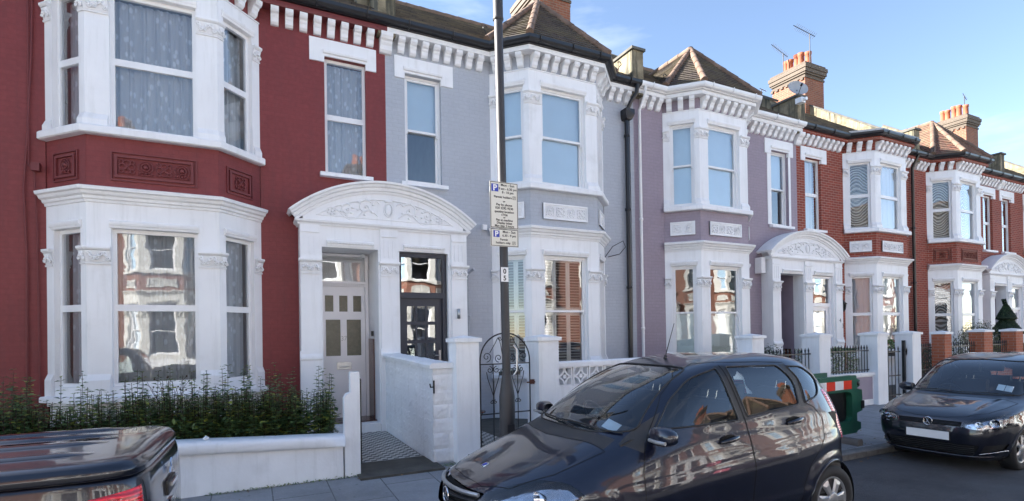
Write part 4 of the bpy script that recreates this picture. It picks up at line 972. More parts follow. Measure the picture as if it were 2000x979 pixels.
# screen block wall, continues in front of the grey bay
e=empty('garden_wall',(6.6,7.15,0),'white pierced screen-block wall right of the arched gate','garden wall'); X,Y=6.6,7.15
m=MB(); pA,pB=(4.2,7.0),(9.0,7.42); d=Vector((pB[0]-pA[0],pB[1]-pA[1])); L=d.length; d.normalize(); frs=((pA[0]-X,pA[1]-Y),(d.x,d.y),(d.y,-d.x))
m.fbox(frs,0,L,0,-.12,-.04,.96); m.fbox(frs,1.95,L,-.001,-.119,.96,1.265)
m.build('wall_body',M_WALLW,e)
m=MB(); m.sweep([fpt(frs,0,-.06),fpt(frs,L,-.06)],[(-.10,1.266),(.10,1.266),(.10,1.33),(.08,1.35),(-.08,1.35),(-.10,1.33)]); m.build('coping',M_WALLW,e)
for i in range(6):
    u0=.03+i*.32; u1=u0+.30; c=(u0+u1)/2; zc=1.113; h=.15; m=MB()
    P=lambda u,o,z:(*fpt(frs,u,o),z)
    m.fbox(frs,u0,u0+.022,-.01,-.11,.962,1.264); m.fbox(frs,u1-.022,u1,-.01,-.11,.962,1.264); m.fbox(frs,u0+.022,u1-.022,-.01,-.11,.962,.984); m.fbox(frs,u0+.022,u1-.022,-.01,-.11,1.242,1.264)
    # four curved ribs leaving leaf-shaped openings
    for sx in (-1,1):
        for sz in (-1,1):
            a0=math.atan2(-sz,-sx); pts=[]
            for q in range(9):
                a=a0-math.pi/4+math.pi/2*q/8
                pts.append((c+sx*.15+.150*math.cos(a),zc+sz*.15+.150*math.sin(a)))
            for q in range(8):
                (ua,za),(ub,zb)=pts[q],pts[q+1]; du,dz=ub-ua,zb-za; l=math.hypot(du,dz); nu_,nz_=-dz/l*.014,du/l*.014
                m.prism([P(ua-nu_,-.012,za-nz_),P(ub-nu_,-.012,zb-nz_),P(ub+nu_,-.012,zb+nz_),P(ua+nu_,-.012,za+nz_)],tuple(Vector(P(0,-.10,0))-Vector(P(0,0,0))))
    m.fbox(frs,c-.03,c+.03,-.010,-.11,zc-.03,zc+.03)
    m.build('screen_block',M_WALLW,e)
# low walls with spear railings
def lowwall(x0,x1,y,zt_,label,mat,rend=M_WALLW):
    e=empty('garden_wall',((x0+x1)/2,y+.1,0),label,'garden wall','low walls under railings'); X,Y=e.location.x,e.location.y
    m=MB(); m.box(x0-X,x1-X,y-Y,y+.2-Y,-.05,zt_-.07); m.build('wall_body',rend,e)
    if mat is not rend:
        m=MB(); m.box(x0+.06-X,x1-.06-X,y-.006-Y,y-.001-Y,.14,zt_-.10); m.build('render_panel',mat,e)
    m=MB(); m.box(x0-X,x1-X,y-.035-Y,y+.235-Y,zt_-.068,zt_); m.build('coping',rend,e); return e
def railing(x0,x1,y,zb,zt_,label,n,cat='railing',name='spear_railing',grp='black spear railings',mid=None):
    e=empty(name,((x0+x1)/2,y,zb),label,cat,grp); X=e.location.x
    m=MB(); m.box(x0-X,x1-X,-.012,.012,zt_-zb-.15,zt_-zb-.125); m.box(x0-X,x1-X,-.012,.012,.04,.065)
    if mid: m.box(x0-X,x1-X,-.012,.012,mid-zb,mid-zb+.025)
    m.build('rail',M_IRON,e); src=None
    for i in range(n):
        x=x0+(x1-x0)*(i+.5)/n-X
        if src is None:
            b=MB(); h=zt_-zb; b.tube([(0,0,.0),(0,0,h-.09)],.0095,6); b.lathe((0,0,h-.10),[(.0,-.01),(.018,0),(.012,.012),(.019,.03),(.014,.05),(.0,.11)],6,False)
            src=b.build('railing_bar',M_IRON,e); src.location=(x,0,0)
        else: inst(src,'railing_bar',e,(x,0,0))
    return e
lowwall(9.34,11.10,7.45,.77,'low wall under the railing in front of the open lobby',M_LILACS)
lowwall(11.48,13.25,7.45,.77,'low lilac rendered wall with a white coping behind the barrier',M_LILACS)
lowwall(16.56,18.28,7.45,.70,'low brick wall under the railing between two orange piers',M_BRICKO,M_BRICKO)
lowwall(18.76,20.15,7.45,.70,'low brick wall under the farthest railing',M_BRICKO,M_BRICKO)
railing(9.36,11.08,7.55,.77,1.40,'black spear railing in front of the round bush by the open lobby',15)
railing(11.50,13.23,7.55,.77,1.42,'black spear railing on the low lilac wall in front of the clipped box hedge',16)
railing(16.58,18.26,7.55,.70,1.43,'black spear railing between the first two orange brick piers',14)
railing(18.78,20.13,7.55,.70,1.43,'black spear railing between the last two orange brick piers',12)
railing(13.82,14.55,7.55,.10,1.36,'narrow black spear gate between two white piers',5,'gate','spear_gate',None,mid=.62)
railing(15.2,16.1,7.6,.10,1.42,'dark spear gate between a white pier and an orange brick pier',9,'gate','spear_gate',None,mid=.7)
e=empty('gate_stile',(14.62,7.5,0),'thick black gate post with two hinges beside the narrow spear gate','gate post'); m=MB(); m.box(-.03,.03,-.03,.03,.0,1.50); m.build('post',M_IRON,e)
for z in (.35,1.2): m=MB(); m.box(.03,.12,-.015,.015,z,z+.03); m.box(.10,.125,-.03,.03,z-.07,z+.10); m.build('hinge',M_IRON,e)
# arched wrought-iron gate
gx,gy=3.368,7.05
e=empty('iron_gate',(gx,gy,0),'arched black wrought-iron gate with scrolls behind the street pole','gate'); r_=.405; zs=1.40
m=MB(); m.tube([(-r_,0,.10),(-r_,0,zs)]+[(-r_*math.cos(a),0,zs+r_*math.sin(a)) for a in [math.pi*i/24 for i in range(25)]]+[(r_,0,zs),(r_,0,.10)],.011,6); m.build('arched_frame',M_IRON,e)
m=MB()
for z in (.16,.62,1.345): m.box(-r_,r_,-.008,.008,z,z+.016)
m.build('cross_rail',M_IRON,e)
for x in (-.20,0,.20):
    b=MB(); b.tube([(x,0,.16),(x,0,1.345 if x else 1.35)],.0075,6); b.build('gate_bar',M_IRON,e)
P=lambda u,z:(u,0,z)
def scroll(pts): b=MB(); b.tube(pts,.0065,5); b.build('scroll',M_IRON,e)
for s in (-1,1):
    for c in (-.20,.20):
        scroll(spiral(P,c+s*.055,1.27,.052,1.3,math.pi/2 if s<0 else math.pi/2,s)+[])
        scroll([P(c+s*.105,1.24),P(c+s*.09,1.15),P(c+s*.03,.98),P(c+s*.006,.90)])
        scroll(spiral(P,c+s*.03,.80,.03,1.2,math.pi/2,s))
    scroll(spiral(P,s*.30,1.46,.075,1.4,-math.pi/2,-s)); scroll([P(s*.25,1.52),P(s*.16,1.66),P(s*.12,1.74)]); scroll(spiral(P,s*.11,1.44,.06,1.3,-math.pi/2,s)); scroll([P(s*.10,1.74),P(s*.07,1.62),P(s*.05,1.5)]); scroll(spiral(P,s*.085,1.73,.035,1.2,0,s))
m=MB(); m.box(r_+.0,r_+.07,-.02,.02,1.03,1.10); m.tube([(r_-.06,-.02,1.06),(r_+.10,-.02,1.06)],.012,6); m.build('latch',M_BROWN,e)
# stool and tub behind the gate
e=empty('garden_table',(3.22,7.9,.02),'small round rusty bistro table behind the arched gate','table'); m=MB(); m.lathe((0,0,.52),[(0,0),(.17,0),(.17,.02),(0,.02)],18); m.build('tabletop',M_BROWN,e)
for a in (.3,2.4,4.5): m=MB(); m.tube([(.14*math.cos(a+3),.14*math.sin(a+3),.52),(0,0,.28),(.16*math.cos(a),.16*math.sin(a),0)],.008,6); m.build('leg',M_IRON,e)
m=MB(); m.lathe((0,0,0),[(0,0),(.13,0),(.15,.05),(.155,.55),(.14,.62),(.0,.66)],18); o=m.build('water_tub',simple('pale_blue_plastic',(.35,.48,.62),.4),None); o.location=(3.25,8.9,.02); tag(o,'pale blue plastic tub standing behind the arched gate','tub')
# ------------------------------------------------------------------ street pole and signs
M_SIGNC=simple('sign_cream_face',(.72,.70,.62),.4,var=.03,bs=0); M_SIGNB=simple('sign_blue',(.03,.06,.42),.4,bs=0); M_INK=simple('sign_black_lettering',(.015,.015,.018),.5,bs=0); M_WLET=simple('sign_white_lettering',(.85,.85,.85),.5,bs=0)
px_,py_=2.545,5.30
e=empty('street_pole',(px_,py_,-.06),'tall dark grey pole carrying the parking sign, behind the hatchback bonnet','pole')
m=MB(); m.lathe((0,0,0),[(.088,0),(.088,1.15),(.084,1.18),(.052,1.38),(.049,1.40)],20); m.build('base',M_GALV,e)
m=MB(); m.tube([(0,0,1.38),(-.035,0,5.35)],.0475,18,True,True); m.build('shaft',M_GALV,e)
m=MB(); m.tube([(-.035,0,5.34),(-.045,0,6.4)],.056,18); m.lathe((-.036,0,5.335),[(.047,0),(.060,.01),(.060,.03),(.05,.04)],18); m.build('upper_sleeve',M_GALV,e)
m=MB(); m.box(-.045,.045,-.092,-.086,.35,.85); m.build('access_door',M_GALV,e)
sy=5.235
def sign(x0,x1,z0,z1,lab):
    e=empty('parking_sign',((x0+x1)/2,sy,z0),lab,'sign'); w=(x1-x0)/2; h=z1-z0
    m=MB(); rr=.015; m.box(-w,w,-.002,.002,0,h); m.build('sign_plate',M_SIGNC,e)
    m=MB(); b=.006
    for a,bb,c,d in ((-w+.004,-w+.004+b,.004,h-.004),(w-.004-b,w-.004,.004,h-.004),(-w+.004+b,w-.004-b,.004,.004+b),(-w+.004+b,w-.004-b,h-.004-b,h-.004)): m.box(a,bb,-.0045,-.0025,c,d)
    m.build('border',M_INK,e); return e,w,h
def psq(e,x,z,s):
    m=MB(); m.box(x,x+s,-.005,-.0025,z,z+s); b=m.build('blue_square',M_SIGNB,e); txt('P',s*1.12,'letter_p',M_WLET,b,(x+s*.5,-.0055,z+s*.12),ext=.0008,bold=.003)
def key(e,x,z,s):
    m=MB(); t=.003
    for a,bb,c,d in ((x,x+t,z,z+s),(x+s-t,x+s,z,z+s),(x+t,x+s-t,z,z+t),(x+t,x+s-t,z+s-t,z+s)): m.box(a,bb,-.0045,-.0025,c,d)
    m.build('zone_box',M_INK,e); txt('P',s*.9,'zone_letter',M_INK,e,(x+s*.5,-.005,z+s*.15),ext=.0006)
e1,w_,h_=sign(2.345,2.685,2.945,3.455,'upper cream parking sign with a long permit and pay-by-phone text')
psq(e1,-w_+.018,h_-.11,.082)
for i,(s,x,z,sz) in enumerate((('Mon - Sun',.045,h_-.045,.040),('9 am - 6.30 pm',.045,h_-.085,.036),('8 - 10 pm',.045,h_-.124,.036),('Permit holders',-.015,h_-.178,.036),('or',0,h_-.222,.030),('Pay by phone',0,h_-.262,.036),('020 3292 9230',0,h_-.300,.036),('quoting location',0,h_-.338,.036),('17726',0,h_-.372,.032),('or',0,h_-.398,.028),('Pay at machine',0,h_-.430,.034),('Display ticket',0,h_-.462,.034),('Max stay 2 hours',0,h_-.494,.034))):
    txt(s,sz,'lettering',M_INK,e1,(x,-.0035,z),ext=.0006,bold=.0007)
key(e1,w_-.065,h_-.182,.036)
e2,w_,h_=sign(2.345,2.685,2.745,2.940,'lower cream parking sign reading permit holders only')
psq(e2,-w_+.035,h_-.095,.072)
for s,x,z,sz in (('Mon - Sun',.055,h_-.045,.038),('6.30 - 9 pm',.055,h_-.085,.036),('Permit',-.01,h_-.130,.035),('holders only',-.02,h_-.165,.035)): txt(s,sz,'lettering',M_INK,e2,(x,-.0035,z),ext=.0006,bold=.0007)
key(e2,w_-.075,h_-.17,.036)
m=MB(); m.box(-.015,.10,.002,.02,.06,.08); m.box(-.015,.10,.002,.02,.35,.37); m.build('clamp',M_GALV,e1)
e=empty('number_tag',(2.515,5.248,2.36),'small white tag with the numbers 05 stuck on the pole below the signs','tag'); m=MB(); m.box(-.045,.045,-.003,.0,.0,.16); m.build('tag_plate',M_WLET,e)
txt('0',.075,'lettering',M_INK,e,(0,-.004,.09),ext=.0006,bold=.002); txt('5',.075,'lettering',M_INK,e,(0,-.004,.015),ext=.0006,bold=.002)
m=MB(); m.tube([(0,0,0),(.03,-.02,.05),(.03,-.02,.28),(0,0,.33)],.012,6); o=m.build('pole_strap',M_STEEL,None); o.location=(2.60,5.23,1.33); tag(o,'thin grey metal strap fixed low on the street pole','strap')
# ------------------------------------------------------------------ rooftop things
def dish(loc,label,r=.27):
    e=empty('satellite_dish',loc,label,'satellite dish'); m=MB(); D=Vector((-.45,-.80,.40)).normalized(); a=D.orthogonal().normalized(); b=D.cross(a); vs=[];fs=[];sg=20
    for j in range(6):
        rr=r*j/5; dp=.09*(1-(j/5)**2)
        for k in range(sg): q=2*math.pi*k/sg; vs.append(tuple(a*rr*math.cos(q)+b*rr*1.08*math.sin(q)-D*dp+Vector((0,0,.32))))
    for j in range(5):
        for k in range(sg): l=(k+1)%sg; fs.append((j*sg+k,j*sg+l,(j+1)*sg+l,(j+1)*sg+k))
    m.add(vs,fs,True); m.build('reflector',simple('dish_grey',(.42,.42,.42),.4,bs=0),e)
    m=MB(); c=Vector((0,0,.32)); m.tube([tuple(c-D*.09),(0,.06,.1),(0,.06,0)],.018,6); m.build('bracket',M_GALV,e)
    m=MB(); f=c+D*.26+Vector((0,0,-.10)); m.tube([tuple(c-D*.05+Vector((0,0,-.22))),tuple(f)],.010,5); m.tube([tuple(f),tuple(f-D*.07)],.03,8); m.build('feed_arm',M_GALV,e)
dish((14.68,10.22,8.70),'grey satellite dish on the rendered parapet beside the chimney stack')
m=MB(); m.box(-.09,.09,-.10,.10,0,.15); m.tube([(0,-.1,.08),(0,-.2,.07)],.05,8); o=m.build('security_camera',M_UPVC); o.location=(14.52,10.05,8.45); tag(o,'white box security camera below the satellite dish','camera')
def aerial(base,h,label,L=.9,yaw=0.,tilt=.5,n=12,el=.22):
    e=empty('tv_aerial',base,label,'aerial','television aerials on the chimneys'); m=MB(); m.tube([(0,0,0),(0,0,h)],.018,6); m.build('mast',M_GALV,e)
    d=Vector((math.cos(yaw)*math.cos(tilt),math.sin(yaw)*math.cos(tilt),math.sin(tilt))); s=Vector((-math.sin(yaw),math.cos(yaw),0)); m=MB(); c=Vector((0,0,h)); m.tube([tuple(c-d*.25),tuple(c+d*(L-.25))],.014,5); m.build('boom',M_GALV,e)
    for i in range(n):
        p=c+d*(-.22+(L-.05)*i/n); m=MB(); u=d.cross(s)
        m.tube([tuple(p-s*el),tuple(p+s*el)],.007,4); m.build('element',M_STEEL,e)
aerial((20.9,14.0,12.75),1.35,'television aerial on a tall mast behind the tallest pot of the middle stack',1.0,2.6,.55)
aerial((20.6,15.0,12.75),.95,'lower television aerial at the left end of the middle stack',.9,2.4,.8)
aerial((20.35,15.9,11.4),1.1,'thin bare aerial leaning left of the middle chimney stack',.35,2.9,.3,3,.08)
aerial((33.3,14.0,12.75),1.1,'thin aerial above the far chimney stack',.4,2.6,1.1,4,.1)
aerial((9.12,14.1,12.0),.5,'bent aerial bracket on the brick stack above the grey bay',.5,-.4,.6,3,.06)
# ------------------------------------------------------------------ plastic barrier
M_GRN=simple('green_barrier_plastic',(.018,.11,.065),.38,var=.15,sc=6,bs=.1); M_REFR=simple('red_reflective_strip',(.75,.05,.02),.3,bs=.1); M_REFW=simple('white_reflective_strip',(.8,.8,.8),.3,bs=.1); M_TRIMB=simple('barrier_backing_black',(.01,.01,.012),.5,bs=0); M_FOOT=simple('grey_rubber_foot',(.14,.13,.12),.9,var=.2)
e=empty('plastic_barrier',(7.85,5.33,-.06),'green plastic street barrier with a red and white strip, behind the hatchback','barrier')
W=.98; H=1.0
def rring(x0,x1,z0,z1,r,n=5):
    o=[]
    for cx,cz,a0 in ((x1-r,z0+r,-90),(x1-r,z1-r,0),(x0+r,z1-r,90),(x0+r,z0+r,180)):
        for i in range(n+1): a=R(a0+90*i/n); o.append((cx+r*math.cos(a),cz+r*math.sin(a)))
    return o
m=MB(); y0,y1=-.045,.045
def holed(m,outer,inner,y0,y1):
    n=len(outer); k=len(inner)
    assert n==k
    vs=[(x,y0,z) for x,z in outer]+[(x,y0,z) for x,z in inner]+[(x,y1,z) for x,z in outer]+[(x,y1,z) for x,z in inner]; fs=[]
    for i in range(n):
        j=(i+1)%n; fs+= [(i,j,n+j,n+i),(2*n+j,2*n+i,3*n+i,3*n+j),(j,i,2*n+i,2*n+j),(n+i,n+j,3*n+j,3*n+i)]
    m.add(vs,fs)
holed(m,rring(-W,-.005,.12,H,.03),rring(-W+.13,-.13,.30,.76,.10),y0,y1); holed(m,rring(.005,W,.12,H,.03),rring(.13,W-.13,.30,.76,.10),y0,y1); m.build('panel',M_GRN,e)
m=MB(); 
for s in (1,-1):
    for (a,b,c,d) in ((W,W+.10,.80,.95),(W,W+.16,.42,.80),(W,W+.11,.14,.30)): m.prism([(s*a,-.04,c),(s*b,-.04,c+.03),(s*b,-.04,d-.03),(s*a,-.04,d)],(0,.08,0))
m.build('interlocking_lug',M_GRN,e)
m=MB(); m.lathe((W+.05,-.05,.87),[(0,0),(.035,0),(.035,.01),(0,.01)],12,axis='y'); m.box(W+.12,W+.20,-.05,.05,.48,.60); m.build('connector',M_IRON,e)
for i in range(8):
    a=-W+.06+i*.22; m=MB(); m.box(a,a+.218,y0-.004,y0-.001,.80,.93); m.build('reflective_strip',M_REFR if i%2 else M_REFW,e)
for x in (-.6,.6): m=MB(); m.prism([(x-.07,-.28,0),(x+.07,-.28,0),(x+.07,-.28,.05),(x+.05,-.28,.09),(x-.05,-.28,.09),(x-.07,-.28,.05)],(0,.56,0)); m.build('foot',M_FOOT,e)
m=MB(); m.box(.06,W-.06,.050,.075,.26,.80); m.build('black_backing',M_TRIMB,e)  # plain black box added behind the right opening to fill it dark
m=MB(); m.box(-.40,.38,.055,.10,.62,1.06); m.build('rear_board',M_GRN,e)
e.rotation_euler=(0,0,R(3)); e.scale=(1.08,1.08,1.08); e.location.x+=.10
m=MB(); m.box(-.33,.33,-.30,.0,-.012,.012); o=m.build('metal_plate',M_GALV); o.location=(6.95,5.40,-.035); tag(o,'flat grey metal plate lying by the kerb under the barrier','plate')
# ------------------------------------------------------------------ plants
def leafcloud(mb,fn,count,size,seed,flat=.0):
    r=random.Random(seed)
    for i in range(count):
        p=fn(r)
        if p is None: continue
        c,nrm=Vector(p[0]),Vector(p[1]); s=size*r.uniform(.6,1.25)
        n=(nrm+Vector((r.uniform(-1,1),r.uniform(-1,1),r.uniform(-1,1)))*.9).normalized(); a=n.orthogonal().normalized(); q=r.uniform(0,6.3); a=(a*math.cos(q)+n.cross(a)*math.sin(q)); b=n.cross(a)
        mb.add([tuple(c-a*s),tuple(c-b*s*.42+n*s*.1),tuple(c+a*s),tuple(c+b*s*.42+n*s*.1)],[(0,1,2,3)],False)
def boxhedge(x0,x1,y0,y1,z0,z1,label,count,size,mat,seed,name='box_hedge'):
    e=empty(name,((x0+x1)/2,(y0+y1)/2,z0),label,'hedge'); X,Y=e.location.x,e.location.y
    def fn(r):
        x=r.uniform(x0,x1);y=r.uniform(y0,y1);z=r.uniform(z0,z1); f=r.random()
        k=noise.noise((x*3,y*3,z*3+seed))*.07
        if f<.45: y=y0+k+abs(r.gauss(0,.04)); n=(0,-1,.2)
        elif f<.8: z=z1+k-abs(r.gauss(0,.05)); n=(0,0,1)
        elif f<.9: x=x0+k+abs(r.gauss(0,.03)); n=(-1,0,0)
        else: n=(0,0,1)
        return ((x-X,y-Y,z-z0),n)
    m=MB(); leafcloud(m,fn,count,size,seed); m.build('foliage',mat,e)
    m=MB()
    for i in range(14): x=x0-X+(x1-x0)*(i+.5)/14; m.tube([(x,0,0),(x+.05,0,(z1-z0)*.8)],.012,4)
    m.build('stems',M_TWIG,e); return e
boxhedge(11.55,13.15,7.72,8.25,.3,1.33,'clipped green box hedge behind the railing on the lilac wall',9000,.022,M_LEAF,3)
def ballbush(c,r,h,label,count,size,mat,seed,name='round_bush'):
    e=empty(name,(c[0],c[1],c[2]),label,'bush')
    def fn(rr):
        a=rr.uniform(0,6.28); t=math.acos(rr.uniform(-1,1)); k=1+.22*noise.noise((math.cos(a)*2+seed,math.sin(a)*2,t*1.5)); q=k*rr.uniform(.72,1.03); d=Vector((math.sin(t)*math.cos(a),math.sin(t)*math.sin(a),math.cos(t)))
        return ((d.x*r*q,d.y*r*q,h*.5+d.z*h*.5*q),d)
    m=MB(); leafcloud(m,fn,count,size,seed); m.build('foliage',mat,e); m=MB()
    for i in range(6): a=i*1.05; m.tube([(0,0,0),(r*.3*math.cos(a),r*.3*math.sin(a),h*.4),(r*.6*math.cos(a),r*.6*math.sin(a),h*.75)],.015,4)
    m.build('stems',M_TWIG,e); return e
ballbush((10.35,8.3,.2),.62,1.30,'loose round bush behind the railing by the open lobby',6000,.026,M_LEAFD,5)
ballbush((21.0,8.6,.2),.62,1.78,'greyish olive shrub above the orange piers beside the far bay',5000,.03,M_LEAFO,8)
ballbush((17.5,8.1,.2),.5,1.15,'low dark shrub behind the railing between orange piers',3500,.028,M_LEAFD,9)
# clipped spiral topiary
e=empty('topiary_tree',(22.25,8.35,.0),'clipped dark green topiary with stacked cone tiers beside the far porch','topiary'); m=MB()
tiers=[(.45,.72,.62),(.98,.60,.66),(1.52,.50,.62),(2.02,.30,.5)]
def fnT(r):
    t=r.random()
    for (z0,rad,h),w in zip(tiers,(.36,.66,.87,1.0)):
        if t<w:
            k=r.random(); zz=z0+h*k; rr_=rad*(1-k*.78)*(1 if k>.12 else .6+k*3.3); a=r.uniform(0,6.28); rr_*=r.uniform(.9,1.02); return ((rr_*math.cos(a),rr_*math.sin(a),zz),(math.cos(a),math.sin(a),.4))
leafcloud(m,fnT,16000,.024,11)
def fnU(r):
    q=r.uniform(0,.34); a=r.uniform(0,6.28); return ((-.16*q/.34+.05*math.cos(a)*(1-q*2),.05*math.sin(a),2.48+q*.7),(0,0,1))
leafcloud(m,fnU,700,.024,12); m.build('foliage',M_LEAFD,e)
m=MB()
for z0,rad,h in tiers: m.lathe((0,0,z0),[(0,.02),(rad*.93,.05),(rad*.86,h*.2),(rad*.17,h)],14)
m.tube([(0,0,0),(0,0,2.4)],.04,6); m.build('trunk',simple('topiary_core',(.010,.022,.010),.9,bs=0),e)
# hydrangea style hedge with upright shoots
e=empty('leafy_hedge',(-1.3,7.7,.1),'leafy green hedge with upright shoots behind the low white wall','hedge'); m=MB(); ms=MB(); r=random.Random(5); X,Y=-1.3,7.7
def leaf(mb,c,d,s,w=.33):
    d=d.normalized(); n=Vector((r.uniform(-.3,.3),r.uniform(-.3,.3),1)).normalized(); b=d.cross(n).normalized(); n=b.cross(d)
    c=Vector(c); mb.add([tuple(c),tuple(c+d*s*.45-b*s*w+n*s*.10),tuple(c+d*s-n*s*.06),tuple(c+d*s*.45+b*s*w+n*s*.10)],[(0,1,2,3)],False)
for i in range(900):
    x=r.uniform(-3.65,.97); y=7.24+abs(r.gauss(0,.36)); 
    if y>8.5: continue
    cl=noise.noise((x*1.9,y*1.3,2.))+.6*noise.noise((x*6,y*3,9.)); hh=.93+.17*cl+r.uniform(-.12,.08)+.03*max(0,-x)
    tall=r.random()<.09
    if tall: hh+=r.uniform(.12,.38)
    hh=max(.5,min(1.38,hh)); lx,ly=r.uniform(-.06,.06),r.uniform(-.06,.04); z0=.12
    ms.tube([(x-X,y-Y,0),(x+lx*.5-X,y+ly*.5-Y,hh*.5),(x+lx-X,y+ly-Y,hh-.02)],.0028,3,False)
    z=.22 if not tall else .22; a=r.uniform(0,3.14)
    while z<hh:
        f=z/hh; s=.082*(1-.45*max(0,(z-hh+.25)/.25)) if z>hh-.25 else .082
        for k in (0,1):
            an=a+k*math.pi; dd=Vector((math.cos(an),math.sin(an),r.uniform(-.15,.45))); leaf(m,(x+lx*f-X,y+ly*f-Y,z),dd,s*r.uniform(.7,1.15))
        if z<.7 and r.random()<.9: 
            dd=Vector((r.uniform(-1,1),r.uniform(-1,.2),.2)); leaf(m,(x+r.uniform(-.1,.1)-X,y-r.uniform(0,.1)-Y,z),dd,s)
        z+=r.uniform(.038,.056); a+=math.pi/2+r.uniform(-.2,.2)
m.build('foliage',M_LEAF,e); ms.build('stems',M_TWIG,e)
e=empty('dry_shrub',(-.83,7.75,.1),'bare brown hydrangea twigs with dried buds in front of the lower bay window','shrub'); m=MB(); mb2=MB()
for i in range(26):
    a=r.uniform(0,6.28); l=r.uniform(.5,1.0); s=r.uniform(.1,.42); p=[(0,0,.35)]
    for q in range(1,6): f=q/5; p.append((s*f*math.cos(a)+r.uniform(-.02,.02),s*f*math.sin(a)+r.uniform(-.02,.02),.35+.85*f*l+.05*math.sin(f*3)))
    m.tube(p,.006,4,True,True,r1=.0025)
    for _ in range(3):
        q=p[r.randint(2,5)]; t=(q[0]+r.uniform(-.07,.07),q[1]+r.uniform(-.05,.05),q[2]+r.uniform(.03,.10)); m.tube([q,t],.0025,3); b3=MB(); b3.ball(t,.011,5,4); b3.build('dried_bud',M_TWIG,e)
m.tube([(0,0,0),(0,0,.5)],.015,5); m.build('twigs',M_TWIG,e)
# flowering pot on the sill of the brick bay and leaves in the grey house planters
e=empty('flower_pot',(17.75,9.45,.957),'potted plant with pink flowers on the sill of the red brick bay','flower pot'); m=MB(); m.lathe((0,0,0),[(0,0),(.09,0),(.12,.16),(.13,.17),(.11,.17),(0,.15)],12); m.build('pot',M_FOOT,e)
m=MB(); leafcloud(m,lambda r_:(lambda a,t:((.20*math.sin(t)*math.cos(a),.20*math.sin(t)*math.sin(a),.33+.17*math.cos(t)),(math.cos(a),math.sin(a),.5)))(r_.uniform(0,6.3),r_.uniform(0,2.2)),500,.03,4); m.build('foliage',M_LEAF,e)
m=MB()
for i in range(14): a=r.uniform(0,6.3); m.ball((.19*math.cos(a),.19*math.sin(a),r.uniform(.28,.48)),.022,6,4)
m.build('flowers',M_PETAL,e)
for (x,y,sd) in ((5.95,9.66,1),(4.78,9.80,2)):
    e=empty('herb_planter',(x,y,.958),'trailing green herbs in a planter %s'%('under the front shuttered window of the grey bay' if sd==1 else 'under the left angled window of the grey bay'),'planter'); m=MB(); m.box(-.22,.22,-.05,.04,0,.07); m.build('trough',M_FOOT,e)
    m=MB(); leafcloud(m,lambda r_:((r_.uniform(-.24,.24),r_.uniform(-.08,.05),r_.uniform(.03,.14)),(0,-.3,1)),420,.020,sd); m.build('foliage',M_LEAFD,e)
# litter and moss
m=MB(); m.add([(0,0,0),(.04,.01,.0),(.055,.03,.02),(.02,.035,.045),(-.012,.02,.015),(.03,.0,.03)],[(0,1,5),(1,2,5),(5,2,3),(0,5,3),(0,3,4)]); o=m.build('paper_scrap',M_UPVC); o.location=(-.50,7.0,.625); tag(o,'crumpled white scrap of paper on the coping of the low hedge wall','litter')
m=MB(); leafcloud(m,lambda r_:((r_.uniform(-.9,.95)+.0,r_.gauss(0,.02),abs(r_.gauss(0,.012))),(0,0,1)),500,.014,21)
leafcloud(m,lambda r_:((r_.uniform(1.0,2.3),r_.gauss(-.03,.035),abs(r_.gauss(0,.01))),(0,0,1)),500,.013,22); o=m.build('moss_and_weeds',M_LEAF); o.location=(.4,6.94,-.0); tag(o,'thin line of moss and weeds along the foot of the front walls','weeds',kind='stuff')

m=MB(); r=random.Random(77); M_DRY=simple('dry_fallen_leaf',(.20,.12,.05),.8,var=.4,sc=9,bs=0)
for i in range(150):
    if r.random()<.5: x=r.uniform(-3,16); y=5.0+abs(r.gauss(0,.5)); z=-.065+(y-5)*.034+.004
    elif r.random()<.5: x=r.uniform(-3,16); y=4.84-abs(r.gauss(0,.12)); z=-.166
    else: x=r.uniform(-1,9); y=6.9-abs(r.gauss(0,.15)); z=.003
    if y>6.9: continue
    a=r.uniform(0,6.3); l=r.uniform(.015,.035); c_,s_=math.cos(a),math.sin(a); m.add([(x-l*c_,y-l*s_,z),(x+l*.5*s_,y-l*.5*c_,z+.008),(x+l*c_,y+l*s_,z+.003),(x-l*.5*s_,y+l*.5*c_,z+.010)],[(0,1,2,3)])
o=m.build('fallen_leaves',M_DRY); tag(o,'scattered dry leaves on the pavement and in the gutter','leaves',kind='stuff')
# ------------------------------------------------------------------ car materials
def carpaint(name,col,coat=1.0,rough=.30,metal=.35):
    m,t,b=nodes(name); v=N(t,'ShaderNodeTexVoronoi'); v.inputs['Scale'].default_value=900; lk(t,texco(t,'Object'),v.inputs['Vector'])
    c=mixc(t,ramp(t,v.outputs['Distance'],[(.0,(.5,)*3),(.6,(0,0,0))]),col,[x*2.2+.004 for x in col]); lk(t,c,b.inputs['Base Color'])
    b.inputs['Metallic'].default_value=metal; b.inputs['Roughness'].default_value=rough; b.inputs['Coat Weight'].default_value=coat; b.inputs['Coat Roughness'].default_value=.015; b.inputs['Coat IOR'].default_value=1.52; return m
M_NAVY=carpaint('dark_navy_car_paint',(.003,.005,.017),metal=.25); M_BLKP=carpaint('black_car_paint',(.003,.0045,.012),metal=.25)
M_CHROME=simple('car_chrome',(.75,.76,.78),.08,metal=1,var=.02,bs=0); M_TRIM=simple('black_car_trim',(.014,.014,.015),.45,var=.1,bs=0); M_MATT=simple('grey_car_plastic',(.035,.033,.032),.6,var=.1,bs=.1,bsc=120)
M_GAP=simple('panel_gap_black',(.002,.002,.002),.8,bs=0); M_TYRE=simple('tyre_rubber',(.018,.018,.019),.75,var=.2,bs=.2,bsc=80); M_ALLOY=simple('silver_wheel_trim',(.42,.43,.44),.32,metal=.7,var=.08,bs=0)
